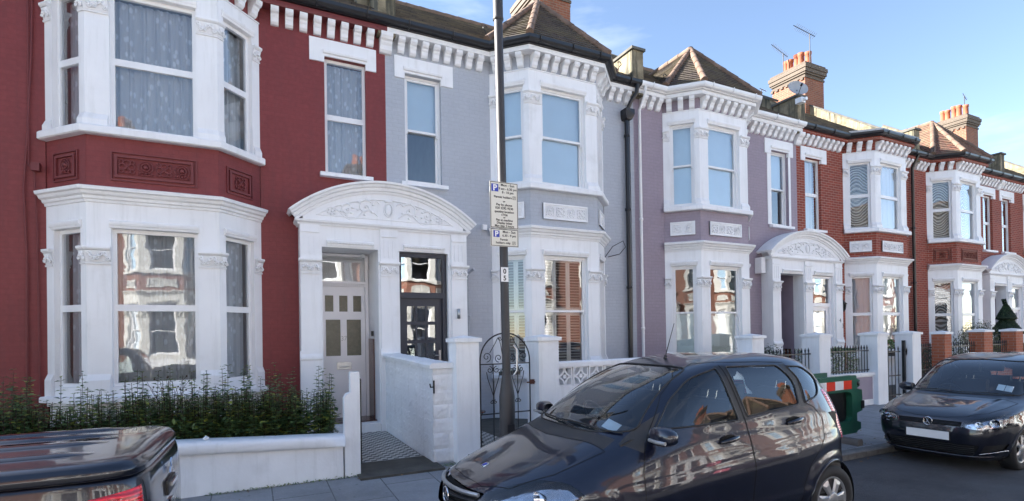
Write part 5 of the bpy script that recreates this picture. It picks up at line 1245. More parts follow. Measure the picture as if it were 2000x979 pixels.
M_SEAT=simple('dark_seat_fabric',(.045,.047,.055),.85,bs=.3,bsc=90); M_DASH=simple('dashboard_plastic',(.030,.030,.032),.6,bs=.2,bsc=80); M_LENS=glassmat('headlight_lens',tint=(.93,.95,.97),k=1.6); M_PLATE=simple('blank_number_plate',(.80,.80,.78),.35,var=.02,bs=0)
def lampmat(name,col):
    m,t,b=nodes(name); w=N(t,'ShaderNodeTexWave',wave_type='BANDS',bands_direction='Z'); w.inputs['Scale'].default_value=14; w.inputs['Distortion'].default_value=2.5; lk(t,texco(t,'Object'),w.inputs['Vector'])
    c=mixc(t,w.outputs['Fac'],[x*.35 for x in col],col); lk(t,c,b.inputs['Base Color']); b.inputs['Roughness'].default_value=.12; b.inputs['Coat Weight'].default_value=1; b.inputs['Coat Roughness'].default_value=.01; bump(t,b,w.outputs['Fac'],.3,.004); return m
M_TAIL=lampmat('red_tail_lens',(.85,.02,.03)); M_TAILP=lampmat('pink_red_tail_lens',(.95,.22,.30))
M_REFL=simple('headlight_reflector',(.55,.57,.60),.12,metal=.9,var=.35,sc=9,bs=.35,bsc=9,bd=.02)
# ------------------------------------------------------------------ car body helpers
def cr(tab,n):
    # monotone-ish cubic sampling of a table of rows
    k=len(tab); out=[]
    def slope(i,c):
        if i==0: return tab[1][c]-tab[0][c]
        if i==k-1: return tab[-1][c]-tab[-2][c]
        a=tab[i][c]-tab[i-1][c]; b=tab[i+1][c]-tab[i][c]
        return 0 if a*b<=0 else 2*a*b/(a+b)
    for j in range(n+1):
        t=j/n*(k-1); i=min(int(t),k-2); f=t-i; row=[]
        for c in range(len(tab[0])):
            p0,p1=tab[i][c],tab[i+1][c]; m0,m1=slope(i,c),slope(i+1,c)
            row.append((2*f**3-3*f*f+1)*p0+(f**3-2*f*f+f)*m0+(-2*f**3+3*f*f)*p1+(f**3-f*f)*m1)
        out.append(row)
    return out
def ring(xf,xr,w,nf,nr,n):
    xm=xf+(xr-xf)*.48; pts=[]; D=240
    raw=[]
    for i in range(D+1):
        th=math.pi*i/D; c=math.cos(th); s=math.sin(th); nn=nf if c>0 else nr; a=(xm-xf) if c>0 else (xr-xm)
        x=xm-math.copysign(abs(c)**(2/nn),c)*a; y=-w*abs(s)**(2/nn); raw.append((x,y))
    L=[0]
    for i in range(D): L.append(L[-1]+math.hypot(raw[i+1][0]-raw[i][0],raw[i+1][1]-raw[i][1]))
    tot=L[-1]; j=0
    for i in range(n+1):
        d=tot*i/n
        while j<D-1 and L[j+1]<d: j+=1
        f=(d-L[j])/max(1e-9,L[j+1]-L[j]); f=min(1,max(0,f)); pts.append((raw[j][0]+(raw[j+1][0]-raw[j][0])*f,raw[j][1]+(raw[j+1][1]-raw[j][1])*f))
    return pts
def carshell(tab,nv,nu,disp):
    rows=cr(tab,nv); bm=bmesh.new(); G=[]
    for (z,xf,xr,w,nf,nr) in rows:
        p=ring(xf,xr,max(w,.004),nf,nr,nu); full=[(x,y) for x,y in p]+[(x,-y) for x,y in p[-2:0:-1]]; G.append([bm.verts.new(disp(x,y,z)) for x,y in full])
    m=len(G[0])
    for j in range(nv):
        for i in range(m):
            k=(i+1)%m
            try: bm.faces.new((G[j][i],G[j][k],G[j+1][k],G[j+1][i]))
            except ValueError: pass
    bmesh.ops.recalc_face_normals(bm,faces=bm.faces)
    return bm
def cut(bm,segs,view,flt):
    # segs: polygon points in view plane; view 'side' (x,z), 'front' (y,z), 'top' (x,y)
    n=len(segs)
    for i in range(n):
        a,b=segs[i],segs[(i+1)%n]; d=(b[0]-a[0],b[1]-a[1]); l=math.hypot(*d)
        if l<1e-6: continue
        e=.05; lo=(min(a[0],b[0])-e,min(a[1],b[1])-e); hi=(max(a[0],b[0])+e,max(a[1],b[1])+e)
        if view=='side': co=(a[0],0,a[1]); no=(d[1],0,-d[0]); g=lambda c:(c.x,c.z)
        elif view=='front': co=(0,a[0],a[1]); no=(0,d[1],-d[0]); g=lambda c:(c.y,c.z)
        else: co=(a[0],a[1],0); no=(d[1],-d[0],0); g=lambda c:(c.x,c.y)
        fs=[]
        for f in bm.faces:
            c=f.calc_center_median(); q=g(c)
            if lo[0]<q[0]<hi[0] and lo[1]<q[1]<hi[1] and flt(f,c): fs.append(f)
        if not fs: continue
        es=set(e_ for f in fs for e_ in f.edges); vs=set(v for f in fs for v in f.verts)
        bmesh.ops.bisect_plane(bm,geom=list(vs)+list(es)+fs,dist=1e-5,plane_co=co,plane_no=no)
def inpoly(p,poly):
    c=False; n=len(poly); j=n-1
    for i in range(n):
        if (poly[i][1]>p[1])!=(poly[j][1]>p[1]) and p[0]<(poly[j][0]-poly[i][0])*(p[1]-poly[i][1])/(poly[j][1]-poly[i][1])+poly[i][0]: c=not c
        j=i
    return c
def rounded(poly,r,n=4):
    out=[]; k=len(poly)
    for i in range(k):
        p0,p1,p2=Vector(poly[i-1]),Vector(poly[i]),Vector(poly[(i+1)%k]); rr=r[i] if isinstance(r,(list,tuple)) else r
        a=(p0-p1); b=(p2-p1); rr=min(rr,a.length*.45,b.length*.45)
        if rr<.003: out.append(tuple(p1)); continue
        s=p1+a.normalized()*rr; e=p1+b.normalized()*rr
        for q in range(n+1):
            t=q/n; v=s*(1-t)**2+p1*2*t*(1-t)+e*t*t; out.append(tuple(v))
    return out
class Car:
    def __init__(s,name,loc,rz,sc,label,cat,group,tab,nv,nu,disp,paint):
        s.e=empty(name,loc,label,cat,group,rz); s.e.scale=(sc,sc,sc); s.bm=carshell(tab,nv,nu,disp); s.paint=paint; s.reg=[]
        s.bvh=BVHTree.FromBMesh(s.bm)
    def region(s,name,mat,poly,view,flt,inset=0,keep=True):
        cut(s.bm,poly,view,flt); s.reg.append((name,mat,poly,view,flt,inset,keep))
    def proj(s,view,a,b,sign=-1):
        if view=='side': o=Vector((a,sign*2,b)); d=Vector((0,-sign,0))
        elif view=='front': o=Vector((-2,a,b)); d=Vector((1,0,0))
        elif view=='rear': o=Vector((7,a,b)); d=Vector((-1,0,0))
        else: o=Vector((a,b,3)); d=Vector((0,0,-1))
        h=s.bvh.ray_cast(o,d); return (h[0],h[1]) if h[0] is not None else (None,None)
    def ribbon(s,name,pts,view,w,mat,sign=-1,off=.0015,parent=None,sub=.03,closed=False,round_=0):
        P=list(pts)+([pts[0]] if closed else []); dense=[]
        for i in range(len(P)-1):
            a,b=P[i],P[i+1]; n=max(1,int(math.hypot(b[0]-a[0],b[1]-a[1])/sub))
            dense+=[(a[0]+(b[0]-a[0])*q/n,a[1]+(b[1]-a[1])*q/n) for q in range(n)]
        dense.append(P[-1]); C=[]
        for q in dense:
            c,n=s.proj(view,q[0],q[1],sign)
            if c is not None: C.append((c,n))
        if len(C)<2: return None
        m=MB()
        if round_: m.tube([tuple(c+n*off) for c,n in C],round_,6)
        else:
            vs=[]
            for i,(c,n) in enumerate(C):
                t=(C[min(i+1,len(C)-1)][0]-C[max(i-1,0)][0]); t=t.normalized() if t.length>0 else Vector((1,0,0)); b=n.cross(t).normalized(); vs+= [tuple(c+b*w/2+n*off),tuple(c-b*w/2+n*off)]
            m.add(vs,[(2*i,2*i+1,2*i+3,2*i+2) for i in range(len(C)-1)],True)
        return m.build(name,mat,parent or s.e)
    def finish(s,bodyname='body'):
        groups={}; order=[]
        for f in s.bm.faces:
            c=f.calc_center_median(); key=('body',0)
            for r in s.reg:
                name,mat,poly,view,flt,inset,keep=r
                q=(c.x,c.z) if view=='side' else (c.y,c.z) if view=='front' else (c.x,c.y)
                if flt(f,c) and inpoly(q,poly): key=(id(r),1 if c.y>0 else -1) if view=='side' or r[6]=='sides' else (id(r),0); groups.setdefault(key,[r,[]])[1].append(f); break
            else: groups.setdefault(key,[None,[]])[1].append(f)
        out={}
        s.bm.normal_update()
        for key,(r,fs) in groups.items():
            if r is not None and not r[6]: continue
            m=MB(); idx={}; 
            for f in fs:
                ids=[]
                for v in f.verts:
                    if v not in idx: idx[v]=len(m.v); m.v.append(tuple(v.co-v.normal*(r[5] if r else 0)))
                    ids.append(idx[v])
                m.f.append(tuple(ids)); m.m.append(0); m.sm.append(True)
            nm=r[0] if r else bodyname; mt=r[1] if r else s.paint
            nrm=[None]*len(m.v)
            for v,i in idx.items(): nrm[i]=tuple(v.normal)
            o=m.build(nm,mt,s.e)
            try: o.data.normals_split_custom_set_from_vertices(nrm)
            except Exception as ex: print(ex)
            out[(r[0] if r else 'body',key[1])]=o
        s.bm.free(); s.out=out; return out
def wheel(e,x,y,r,wd,side,spokes=7,name='wheel',rim=.195,tr=M_ALLOY):
    # side -1: outer face towards -y
    o=empty_part(name,e,(x,y,r)); m=MB(); a=side
    prof=[(rim,0),(rim+.02,.012),(r*.80,.018),(r*.95,.006),(r,-.03),(r,-wd+.03),(r*.95,-wd+.01),(rim,-wd)]
    m.lathe((0,0,0),[(p,a*q) for p,q in prof],40,axis='y'); 
    if a<0: m.f=[f[::-1] for f in m.f]
    m.build('tyre',M_TYRE,o)
    m=MB(); m.lathe((0,0,0),[(rim+.004,a*.0),(rim-.012,a*.004),(rim-.03,a*-.03),(rim-.035,a*-.10)],40,axis='y'); m.build('rim_ring',tr,o)
    m=MB(); m.lathe((0,0,0),[(0,a*-.05),(rim-.03,a*-.06)],30,axis='y'); m.build('brake_disc',M_TRIM,o)
    for k in range(spokes):
        q=2*math.pi*k/spokes; c,s_=math.cos(q),math.sin(q)
        P=lambda u,v,yy:(u*c-v*s_,a*yy,u*s_+v*c)
        m=MB(); w0,w1=.030,.050; m.add([P(.05,-w0,.002),P(rim-.008,-w1,-.006),P(rim-.008,w1,-.006),P(.05,w0,.002),P(.05,-w0*.6,.016),P(rim*.72,-w1*.40,.010),P(rim*.72,w1*.40,.010),P(.05,w0*.6,.016)],[(4,5,6,7),(0,1,5,4),(1,2,6,5),(2,3,7,6),(3,0,4,7),(0,3,2,1)],False); m.build('spoke',tr,o)
    m=MB(); m.lathe((0,0,0),[(.062,a*-.01),(.062,a*.014),(.048,a*.020),(0,a*.022)],20,axis='y'); m.build('hub_cap',tr,o)
    return o
def empty_part(name,parent,loc):
    o=bpy.data.objects.new(name,None); COL.objects.link(o); o.parent=parent; o.location=loc; o.empty_display_size=.1; return o
def arch_liner(c,x,z,r,sgn,y0=.40,y1=.87):
    m=MB(); n=24; vs=[]
    for i in range(n+1):
        a=-.25+(math.pi+.5)*i/n; vs+= [(x+r*math.cos(a),sgn*y1,z+r*math.sin(a)),(x+r*math.cos(a),sgn*y0,z+r*math.sin(a))]
    m.add(vs,[(2*i,2*i+1,2*i+3,2*i+2) for i in range(n)],True); m.add([(x+r*math.cos(-.25+(math.pi+.5)*i/n),sgn*y0,z+r*math.sin(-.25+(math.pi+.5)*i/n)) for i in range(n+1)],[tuple(range(n+1))]); m.build('wheel_arch_liner',M_GAP,c.e)
def arch_poly(x,z,r,n=20,flat=.10): return [(x+r*math.cos(a),z+r*math.sin(a)) for a in [-.42+(math.pi+.84)*i/n for i in range(n+1)]]
def seatpair(e,x,zs,ys,hr=True):
    for y in ys:
        o=empty_part('seat',e,(x,y,zs)); m=MB()
        def pad(x0,x1,z0,z1,w,tilt=0):
            n=8; prof=rounded([(x0,z0),(x1,z0),(x1+tilt,z1),(x0+tilt,z1)],.05,3); m.prism([(p[0],-w,p[1]) for p in prof],(0,2*w,0))
        pad(-.48,.02,-.12,.02,.25); pad(0.0,.13,.0,.56,.24,.16); m.build('seat_pad',M_SEAT,o)
        if hr:
            m=MB(); prof=rounded([(.16,.63),(.27,.63),(.30,.83),(.19,.83)],.045,4); m.prism([(p[0],-.13,p[1]) for p in prof],(0,.26,0)); m.build('headrest',M_SEAT,o)
            for yy in (-.05,.05): m=MB(); m.tube([(.19,yy,.54),(.22,yy,.66)],.007,6); m.build('headrest_post',M_CHROME,o)
def steering(e,x,y,z,tilt=.45):
    o=empty_part('steering_wheel',e,(x,y,z)); m=MB(); n=28; ax_=Vector((math.cos(tilt),0,math.sin(tilt))); u=Vector((0,1,0)); v=ax_.cross(u)
    m.tube([tuple(u*.18*math.cos(a)+v*.18*math.sin(a)) for a in [2*math.pi*i/n for i in range(n+1)]],.014,7,False)
    for a in (0,math.pi,-math.pi/2 if True else 0): m.tube([(0,0,0),tuple(u*.18*math.cos(a)+v*.18*math.sin(a))],.014,6)
    m.ball((0,0,0),.06,10,6,(.5,1,1)); m.build('wheel_rim',M_TRIM,o)
def mirror(c,x,y,z,sgn,strip=True):
    e=empty_part('wing_mirror',c.e,(x,sgn*y,z)); m=MB(); vs=[];fs=[]; n=16; k=7
    for j in range(k+1):
        f=j/k; yy=f*.21; s_=(math.sin(math.pi*min(1,.18+f*.75)))**.5
        for i in range(n):
            a=2*math.pi*i/n; vs.append((-.015+.075*s_*math.copysign(abs(math.cos(a))**.7,math.cos(a)),sgn*yy,.072*s_*math.copysign(abs(math.sin(a))**.7,math.sin(a))))
    for j in range(k):
        for i in range(n): l=(i+1)%n; fs.append((j*n+i,j*n+l,(j+1)*n+l,(j+1)*n+i))
    fs+=[tuple(range(n)),tuple(k*n+i for i in range(n))]; m.add(vs,fs,True); m.build('mirror_shell',c.paint,e)
    if strip:
        m=MB(); m.tube([(-.092+.02*abs(f-.5),sgn*(.02+.17*f),-.030) for f in [i/6 for i in range(7)]],.015,6); m.build('indicator_strip',M_ALLOY,e)
    m=MB(); m.tube([(0,sgn*.02,-.03),(0,-sgn*.10,-.05)],.030,8); m.build('mirror_arm',M_TRIM,e); return e
def lash(c,name,poly,view,sign,r=.006,mat=M_TRIM,closed=True): return c.ribbon(name,poly,view,0,mat,sign,.001,closed=closed,round_=r,sub=.04)
def sideflt(x0,x1,ny=.30): return lambda f,c_: abs(f.normal.y)>ny and x0<c_.x<x1
# ------------------------------------------------------------------ the near hatchback
TA=[(.17,.16,3.72,.74,3.4,4.0),(.22,.08,3.80,.79,3.4,4.2),(.33,.03,3.84,.835,3.2,4.2),(.46,.0,3.855,.860,3.1,4.2),(.56,.01,3.855,.870,3.0,4.2),(.64,.05,3.85,.874,2.9,4.2),(.70,.13,3.845,.873,2.9,4.2),(.76,.26,3.84,.869,3.0,4.2),(.82,.42,3.83,.860,3.1,4.3),(.88,.60,3.815,.845,3.3,4.3),(.95,.79,3.80,.822,3.5,4.4),(1.01,.95,3.785,.798,3.7,4.5),(1.07,1.06,3.765,.776,3.8,4.6),(1.15,1.17,3.735,.745,3.9,4.6),(1.26,1.34,3.68,.702,3.9,4.6),(1.37,1.54,3.62,.658,3.9,4.4),(1.46,1.76,3.54,.618,3.9,4.2),(1.53,2.0,3.43,.57,3.8,3.9),(1.575,2.22,3.25,.49,3.4,3.5),(1.60,2.42,3.06,.38,3.0,3),(1.608,2.6,2.88,.02,2.5,2.5)]
def dispA(x,y,z):
    a=abs(y)
    if a>.5 and z<1.1:
        zl=.70+.085*(x-.9) if x>.9 else .70; f=max(0,min(1,(a-.5)/.25)); k=max(0,min(1,(x-.7)/.5))*max(0,min(1,(3.75-x)/.3))
        d=-.013*math.exp(-((z-(zl-.10))/.09)**2)*k +.004*math.exp(-((z-zl-.015)/.025)**2)*k
        z2=.34+.05*max(0,x-1.2)
        d+=.010*math.exp(-((z-z2)/.03)**2)*k
        for xw in (.76,3.33):
            r=math.hypot(x-xw,z-.31); d+=.018*math.exp(-((r-.37)/.06)**2)
        y+=math.copysign(d*f,y)
    return (x,y,z)
def build_hatch(loc,rz,sc,label,group):
    c=Car('parked_car',loc,rz,sc,label,'car',group,TA,92,150,dispA,M_NAVY)
    # side glass
    g1=rounded([(1.42,1.07),(1.63,1.27),(1.88,1.425),(2.19,1.50),(2.235,1.085)],[.02,.06,.10,.02,.02])
    g2=rounded([(2.34,1.105),(2.29,1.508),(2.90,1.50),(3.04,1.36),(3.0,1.16)],[.02,.02,.04,.08,.03])
    g3=rounded([(3.10,1.17),(3.13,1.36),(3.02,1.49),(3.24,1.475),(3.42,1.37),(3.34,1.22)],[.02,.10,.02,.05,.10,.08])
    fs=sideflt(1.2,3.6)
    for nm,g in (('front_side_window',g1),('rear_side_window',g2),('quarter_window',g3)): c.region(nm,M_CGLASS,g,'side',fs,.004)
    # black pillar trims between the windows
    bp=[(2.235,1.07),(2.185,1.515),(2.285,1.52),(2.34,1.08)]; c.region('pillar_trim',M_TRIM,bp,'side',fs)
    bp2=[(3.005,1.13),(3.045,1.34),(2.93,1.505),(3.0,1.51),(3.125,1.37),(3.11,1.14)]; c.region('pillar_trim',M_TRIM,bp2,'side',fs)
    tri=[(1.06,.865),(1.20,.845),(1.27,.88),(1.395,1.05),(1.42,1.075),(1.60,1.235),(1.50,1.185),(1.20,1.01)]; 
    c.region('sail_panel',M_MATT,[(1.12,.985),(1.262,.925),(1.30,.985),(1.41,1.075),(1.52,1.19),(1.32,1.10)],'side',sideflt(1.0,1.8,.2))
    # windscreen and rear glass
    wf=lambda f,c_: f.normal.x<-.22 and c_.x<2.25
    ws=rounded([(-.66,1.065),(-.4,1.045),(.4,1.045),(.66,1.065),(.475,1.50),(.3,1.515),(-.3,1.515),(-.475,1.50)],.05); c.region('windscreen',M_CGLASS,ws,'front',wf,.003)
    rf=lambda f,c_: f.normal.x>.3 and c_.x>3.1
    c.region('rear_window',M_CGLASS,rounded([(-.56,1.10),(.56,1.10),(.48,1.42),(-.48,1.42)],.06),'front',rf,.003)
    # tail lights and head lights on the corners
    hl=rounded([(-.2,.50),(-.2,.62),(.10,.66),(.30,.735),(.50,.785),(.66,.765),(.74,.69),(.58,.61),(.35,.54),(.12,.50)],[.01,.01,.05,.06,.06,.04,.02,.05,.05,.04]); c.region('headlight',M_LENS,hl,'side',lambda f,c_: abs(c_.y)>.40 and c_.x<.85)
    cut(c.bm,[(.40,.5),(.40,1.0),(.4001,.5)],'front',lambda f,c_:c_.x<.4); cut(c.bm,[(-.40,.5),(-.40,1.0),(-.4001,.5)],'front',lambda f,c_:c_.x<.4)
    gr=rounded([(-.40,.68),(-.33,.49),(.33,.49),(.40,.68)],.03); ff=lambda f,c_: c_.x<.35 and f.normal.x<-.2
    c.region('grille_opening',M_GAP,gr,'front',ff,.03)
    # wheel arches
    for xw in (.76,3.33): c.region('arch',None,arch_poly(xw,.31,.335),'side',lambda f,c_: abs(f.normal.y)>.2 and c_.z<.75,0,False)
    # doors
    d1=[(1.22,.30),(1.20,.62),(1.215,.80),(1.27,.93),(1.39,1.08),(1.60,1.31),(1.85,1.47),(2.08,1.535),(2.235,1.545),(2.275,1.30),(2.30,1.07),(2.285,.75),(2.27,.30)]
    d2=[(2.275,.30),(2.29,.75),(2.305,1.07),(2.28,1.30),(2.24,1.545),(2.70,1.535),(3.0,1.52),(3.10,1.38),(3.08,1.17),(3.19,1.12),(3.26,1.02),(3.22,.88),(2.98,.66),(2.90,.50),(2.88,.30)]
    for d in (d1,d2): c.region('door',M_NAVY,d,'side',sideflt(1.1,3.3))
    bn=[(.30,-.50),(.60,-.61),(1.0,-.66),(.97,-.55),(.90,-.3),(.87,0),(.90,.3),(.97,.55),(1.0,.66),(.60,.64),(.30,.50),(.17,.3),(.15,0),(.17,-.3)]
    c.region('bonnet',M_NAVY,bn,'top',lambda f,c_: f.normal.z>.25 and c_.x<1.2 and c_.z>.7)
    cw=[(1.0,-.74),(1.0,-.60),(.90,-.3),(.87,0),(.90,.3),(1.0,.60),(1.0,.74),(1.12,.70),(1.03,.35),(1.02,0),(1.03,-.35),(1.12,-.70)]
    c.region('cowl',M_MATT,[(1.0,-.64),(.97,-.55),(.90,-.3),(.87,0),(.90,.3),(.97,.55),(1.0,.64),(1.12,.62),(1.04,.45),(1.03,0),(1.04,-.45),(1.12,-.62)],'top',lambda f,c_: f.normal.z>.25 and c_.x<1.25 and c_.z>.9 and c_.z<1.06)
    o=c.finish()
    for sg in (-1,1):
        dd=o.get(('door',sg))
        for nm,g in (('window_seal',g1),('window_seal',g2),('window_seal',g3)): lash(c,nm,g,'side',sg,.007)
        for d in (d1,d2): c.ribbon('panel_gap',d,'side',.007,M_GAP,sg,closed=True)
        c.ribbon('panel_gap',[(3.12,.98),(3.42,1.10),(3.60,1.18)],'side',.006,M_GAP,sg) if 0 else None
        c.ribbon('sill_trim',[(1.18,.235),(2.0,.225),(2.95,.235)],'side',.07,M_MATT,sg)
        # handles over a flat black disc, the scoop's shade painted on
        for hx,hz in ((2.06,.94),(2.86,1.02)):
            p,n=c.proj('side',hx,hz,sg)
            hd=empty_part('door_handle',c.e,tuple(p)); m=MB(); m.lathe((0,0,0),[(0,sg*.0015),(.085,sg*.0015)],20,axis='y'); m.v=[(v[0]*1.15,v[1],v[2]*.62) for v in m.v]; m.build('shade_disc',M_GAP,hd)
            m=MB(); pts=[(-.095+.19*i/8,sg*(.012+.020*math.sin(math.pi*i/8)),.012+.028*i/8-.012) for i in range(9)]; m.tube(pts,[.010+.010*math.sin(math.pi*i/8) for i in range(9)],8); m.build('handle_grip',M_BLKP,hd)
        mirror(c,1.36,.80,1.055,sg)
        for xw in (.76,3.33):
            arch_liner(c,xw,.31,.345,sg,.40,.78); c.ribbon('arch_lip',arch_poly(xw,.31,.338),'side',0,M_BLKP,sg,.002,round_=.010,sub=.05)
            wheel(c.e,xw,sg*.80,.30,.19,sg,6)
        # head light internals
        for (by,bz,br) in ((.52,.60,.062),(.66,.665,.058)):
            hh=c.bvh.ray_cast(Vector((-1,sg*by,bz)),Vector((1,0,0)))[0]
            if hh is None: continue
            bx=hh.x; m=MB(); m.lathe((bx+.055,sg*by,bz),[(.0,.05),(br*.5,.035),(br,-.02),(br*1.02,-.03)],16,axis='x'); m.build('lamp_bowl',M_CHROME,o.get(('headlight',sg),c.e))
        lash(c,'headlight_seal',hl,'side',sg,.005,M_TRIM) if 0 else None
    # reflectors behind lenses (copies of the lens shells pushed inward)
    for sg in (-1,1):
        hlo=o.get(('headlight',sg))
        if hlo:
            me=hlo.data.copy(); 
            for v in me.vertices: v.co.x+=.08; v.co.y-=math.copysign(.03,v.co.y); v.co.z-=.03
            me.materials.clear(); me.materials.append(M_REFL); r_=bpy.data.objects.new('reflector',me); COL.objects.link(r_); r_.parent=hlo
    for d in (bn,): c.ribbon('panel_gap',d,'top',.006,M_GAP,closed=True)
    lash(c,'windscreen_seal',ws,'front',-1,.008)
    for sg in (-1,1):
        n,k=16,18; vs=[]
        for j in range(k+1):
            for i in range(n+1):
                t=i/n; f=j/k; a_=R(12+(52+20*f-26*(1-f)*t*0)*t); z=.80+.46*f; d=Vector((math.cos(a_),sg*math.sin(a_),0)); h=c.bvh.ray_cast(Vector((3.40,sg*.38,z))+d*2,-d)
                if h[0] is None: continue
                edge=min(t,1-t,f,1-f); vs.append(tuple(h[0]+h[1]*(.002+.012*min(1,edge*9)**.6)))
        if len(vs)==(n+1)*(k+1):
            m=MB(); fcs=[(j*(n+1)+i,j*(n+1)+i+1,(j+1)*(n+1)+i+1,(j+1)*(n+1)+i) for j in range(k) for i in range(n)]; m.add(vs,fcs if sg>0 else [q[::-1] for q in fcs],True); m.build('tail_light',M_TAILP,c.e)
    # grille
    gi=empty_part('grille',c.e,(.035,0,.585))
    for k,z in enumerate((.085,.03,-.03)):
        w_=.375-.03*k; m=MB(); m.tube([(-.02+.10*abs(t)**2.2,t*w_,z) for t in [-1+2*i/14 for i in range(15)]],.013 if k else .017,7); m.build('grille_slat',M_ALLOY if k==0 else M_TRIM,gi)
    m=MB(); n=24; m.tube([(-.04,.058*math.cos(a),.01+.058*math.sin(a)) for a in [2*math.pi*i/n for i in range(n+1)]],.007,6,False)
    for a in (90,210,330): m.prism([(-.046,.014*math.cos(R(a+90)),.01+.014*math.sin(R(a+90))),(-.046,.056*math.cos(R(a)),.01+.056*math.sin(R(a))),(-.046,.014*math.cos(R(a-90)),.01+.014*math.sin(R(a-90)))],(.010,0,0))
    m.build('star_emblem',M_CHROME,gi)
    p,n=c.proj('top',.32,0); m=MB(); vs=[]; 
    u=n.cross(Vector((0,1,0))).normalized(); v=n.cross(u)
    def disc(r,h): return [tuple(p+u*r*math.cos(a)+v*r*math.sin(a)+n*h) for a in [2*math.pi*i/18 for i in range(18)]]
    m.add(disc(.034,.001)+disc(.032,.005),[tuple(range(18,36))]+[(i,(i+1)%18,18+(i+1)%18,18+i) for i in range(18)]); b=m.build('bonnet_badge',M_CHROME,c.e)
    m=MB(); m.add(disc(.022,.0056),[tuple(range(18))]); m.build('badge_centre',M_SIGNB,b)
    # wipers
    for pts in ([(-.62,1.02,.0),(-.25,1.01,.0),(.12,1.03,0)],[(-.20,.98,0),(.25,.99,0),(.62,1.03,0)]):
        m=MB(); q=[]
        for i in range(15):
            t=i/14; yy=pts[0][0]+(pts[2][0]-pts[0][0])*t; zz=1.045+.035*math.sin(math.pi*t)*.5+.02*t; h=c.bvh.ray_cast(Vector((-1,yy,zz)),Vector((1,0,0)))
            if h[0]: q.append(tuple(h[0]+h[1]*.014))
        if len(q)>3: m.tube(q,.008,5); m.build('wiper',M_TRIM,c.e)
    # aerial, sticker
    p,n=c.proj('top',2.15,0); m=MB(); m.tube([tuple(p),tuple(p+Vector((.12,0,.33)))],.006,6,r1=.003); m.tube([tuple(p),tuple(p+Vector((.012,0,.03)))],.014,8); m.build('roof_aerial',M_TRIM,c.e)
    h=c.bvh.ray_cast(Vector((-1,-.50,1.10)),Vector((1,0,0)))
    if h[0]:
        n=h[1]; p=h[0]-n*.012; t=n.cross(Vector((0,1,0))).normalized(); s_=t.cross(n); m=MB(); a,b=.045,.07; m.add([tuple(p-t*a-s_*b),tuple(p+t*a-s_*b),tuple(p+t*a+s_*b),tuple(p-t*a+s_*b)],[(0,1,2,3)]); m.build('parking_permit',M_UPVC,c.e)
    # interior
    m=MB(); prof=[(1.12,.60),(1.12,.98),(1.20,1.01),(1.42,1.03),(1.52,1.02),(1.55,.88),(1.50,.60)]; m.prism([(x,-.69,z) for x,z in prof],(0,1.38,0)); m.build('dashboard',M_DASH,c.e)
    m=MB(); m.box(.4,3.65,-.78,.78,.24,.36); m.build('floor_pan',M_GAP,c.e)
    for sg in (-1,1): m=MB(); m.prism([(1.3,sg*.79,.36),(3.5,sg*.79,.36),(3.5,sg*.735,1.06),(1.4,sg*.735,1.03)],(0,-sg*.03,0)); m.build('inner_door_panel',M_DASH,c.e)
    seatpair(c.e,2.15,.66,(-.37,.37)); seatpair(c.e,3.05,.70,(-.36,.36))
    steering(c.e,1.63,.37,1.0)
    m=MB(); m.box(1.83,1.86,-.12,.12,1.34,1.40); m.tube([(1.84,0,1.40),(1.86,0,1.48)],.012,6); m.build('rear_view_mirror',M_TRIM,c.e)
    m=MB(); m.prism([(1.5,-.6,.38),(3.3,-.6,.38),(3.3,.6,.38),(1.5,.6,.38)],(0,0,.01)); m.build('floor_carpet',M_SEAT,c.e)
    m=MB(); m.box(.055,.075,-.26,.26,.36,.47); m.v=[(v[0]-.075,v[1],v[2]) for v in m.v]; m.build('number_plate',M_PLATE,c.e)
    return c.e
A1=build_hatch((1.407,4.089,-.145),-.0229,1.06,'dark navy hatchback parked nearest, its bonnet pointing to the lower left','cars parked along the kerb')
# ------------------------------------------------------------------ the far car, seen from its front
TV=[(0.17, 0.14, 3.82, 0.7, 5.4, 4.5), (0.24, 0.05, 3.9, 0.76, 5.4, 4.5), (0.36, 0.01, 3.95, 0.8, 5.4, 4.5), (0.5, 0.0, 3.968, 0.825, 5.4, 4.5), (0.6, 0.01, 3.965, 0.838, 5.4, 4.5), (0.68, 0.03, 3.96, 0.84, 5.4, 4.5), (0.7408, 0.07, 3.95, 0.84, 5.2, 4.5), (0.7875, 0.15, 3.945, 0.838, 5.2, 4.5), (0.84, 0.301, 3.935, 0.835, 5.2, 4.6), (0.89, 0.508, 3.915, 0.826, 5.2, 4.7), (0.935, 0.717, 3.9, 0.815, 4.8, 4.8), (0.975, 0.9, 3.88, 0.8, 5.0, 5), (1.0421, 1.02, 3.85, 0.775, 5.0, 5), (1.1519, 1.16, 3.79, 0.742, 5.2, 5), (1.2861, 1.37, 3.7, 0.7, 5.2, 5), (1.4081, 1.6, 3.6, 0.655, 5.0, 4.8), (1.4996, 1.86, 3.48, 0.605, 4.6, 4.4), (1.5545, 2.13, 3.3, 0.52, 4.0, 4), (1.585, 2.35, 3.1, 0.36, 3.2, 3.2), (1.5911, 2.53, 2.95, 0.02, 2.5, 2.5)]
def dispV(x,y,z):
    a=abs(y)
    if a>.5 and z<1.0:
        f=max(0,min(1,(a-.5)/.25)); k=max(0,min(1,(x-.6)/.4))*max(0,min(1,(3.8-x)/.3)); d=-.014*math.exp(-((z-.66)/.06)**2)*k+.008*math.exp(-((z-.78)/.02)**2)*k
        for xw in (.82,3.29):
            r=math.hypot(x-xw,z-.31); d+=.018*math.exp(-((r-.37)/.06)**2)
        y+=math.copysign(d*f,y)
    # raised bonnet creases
    if .15<x<1.05 and z>.74:
        d=math.exp(-((a-(.46+.12*x))/.045)**2)*.010; z+=d
    return (x,y,z)
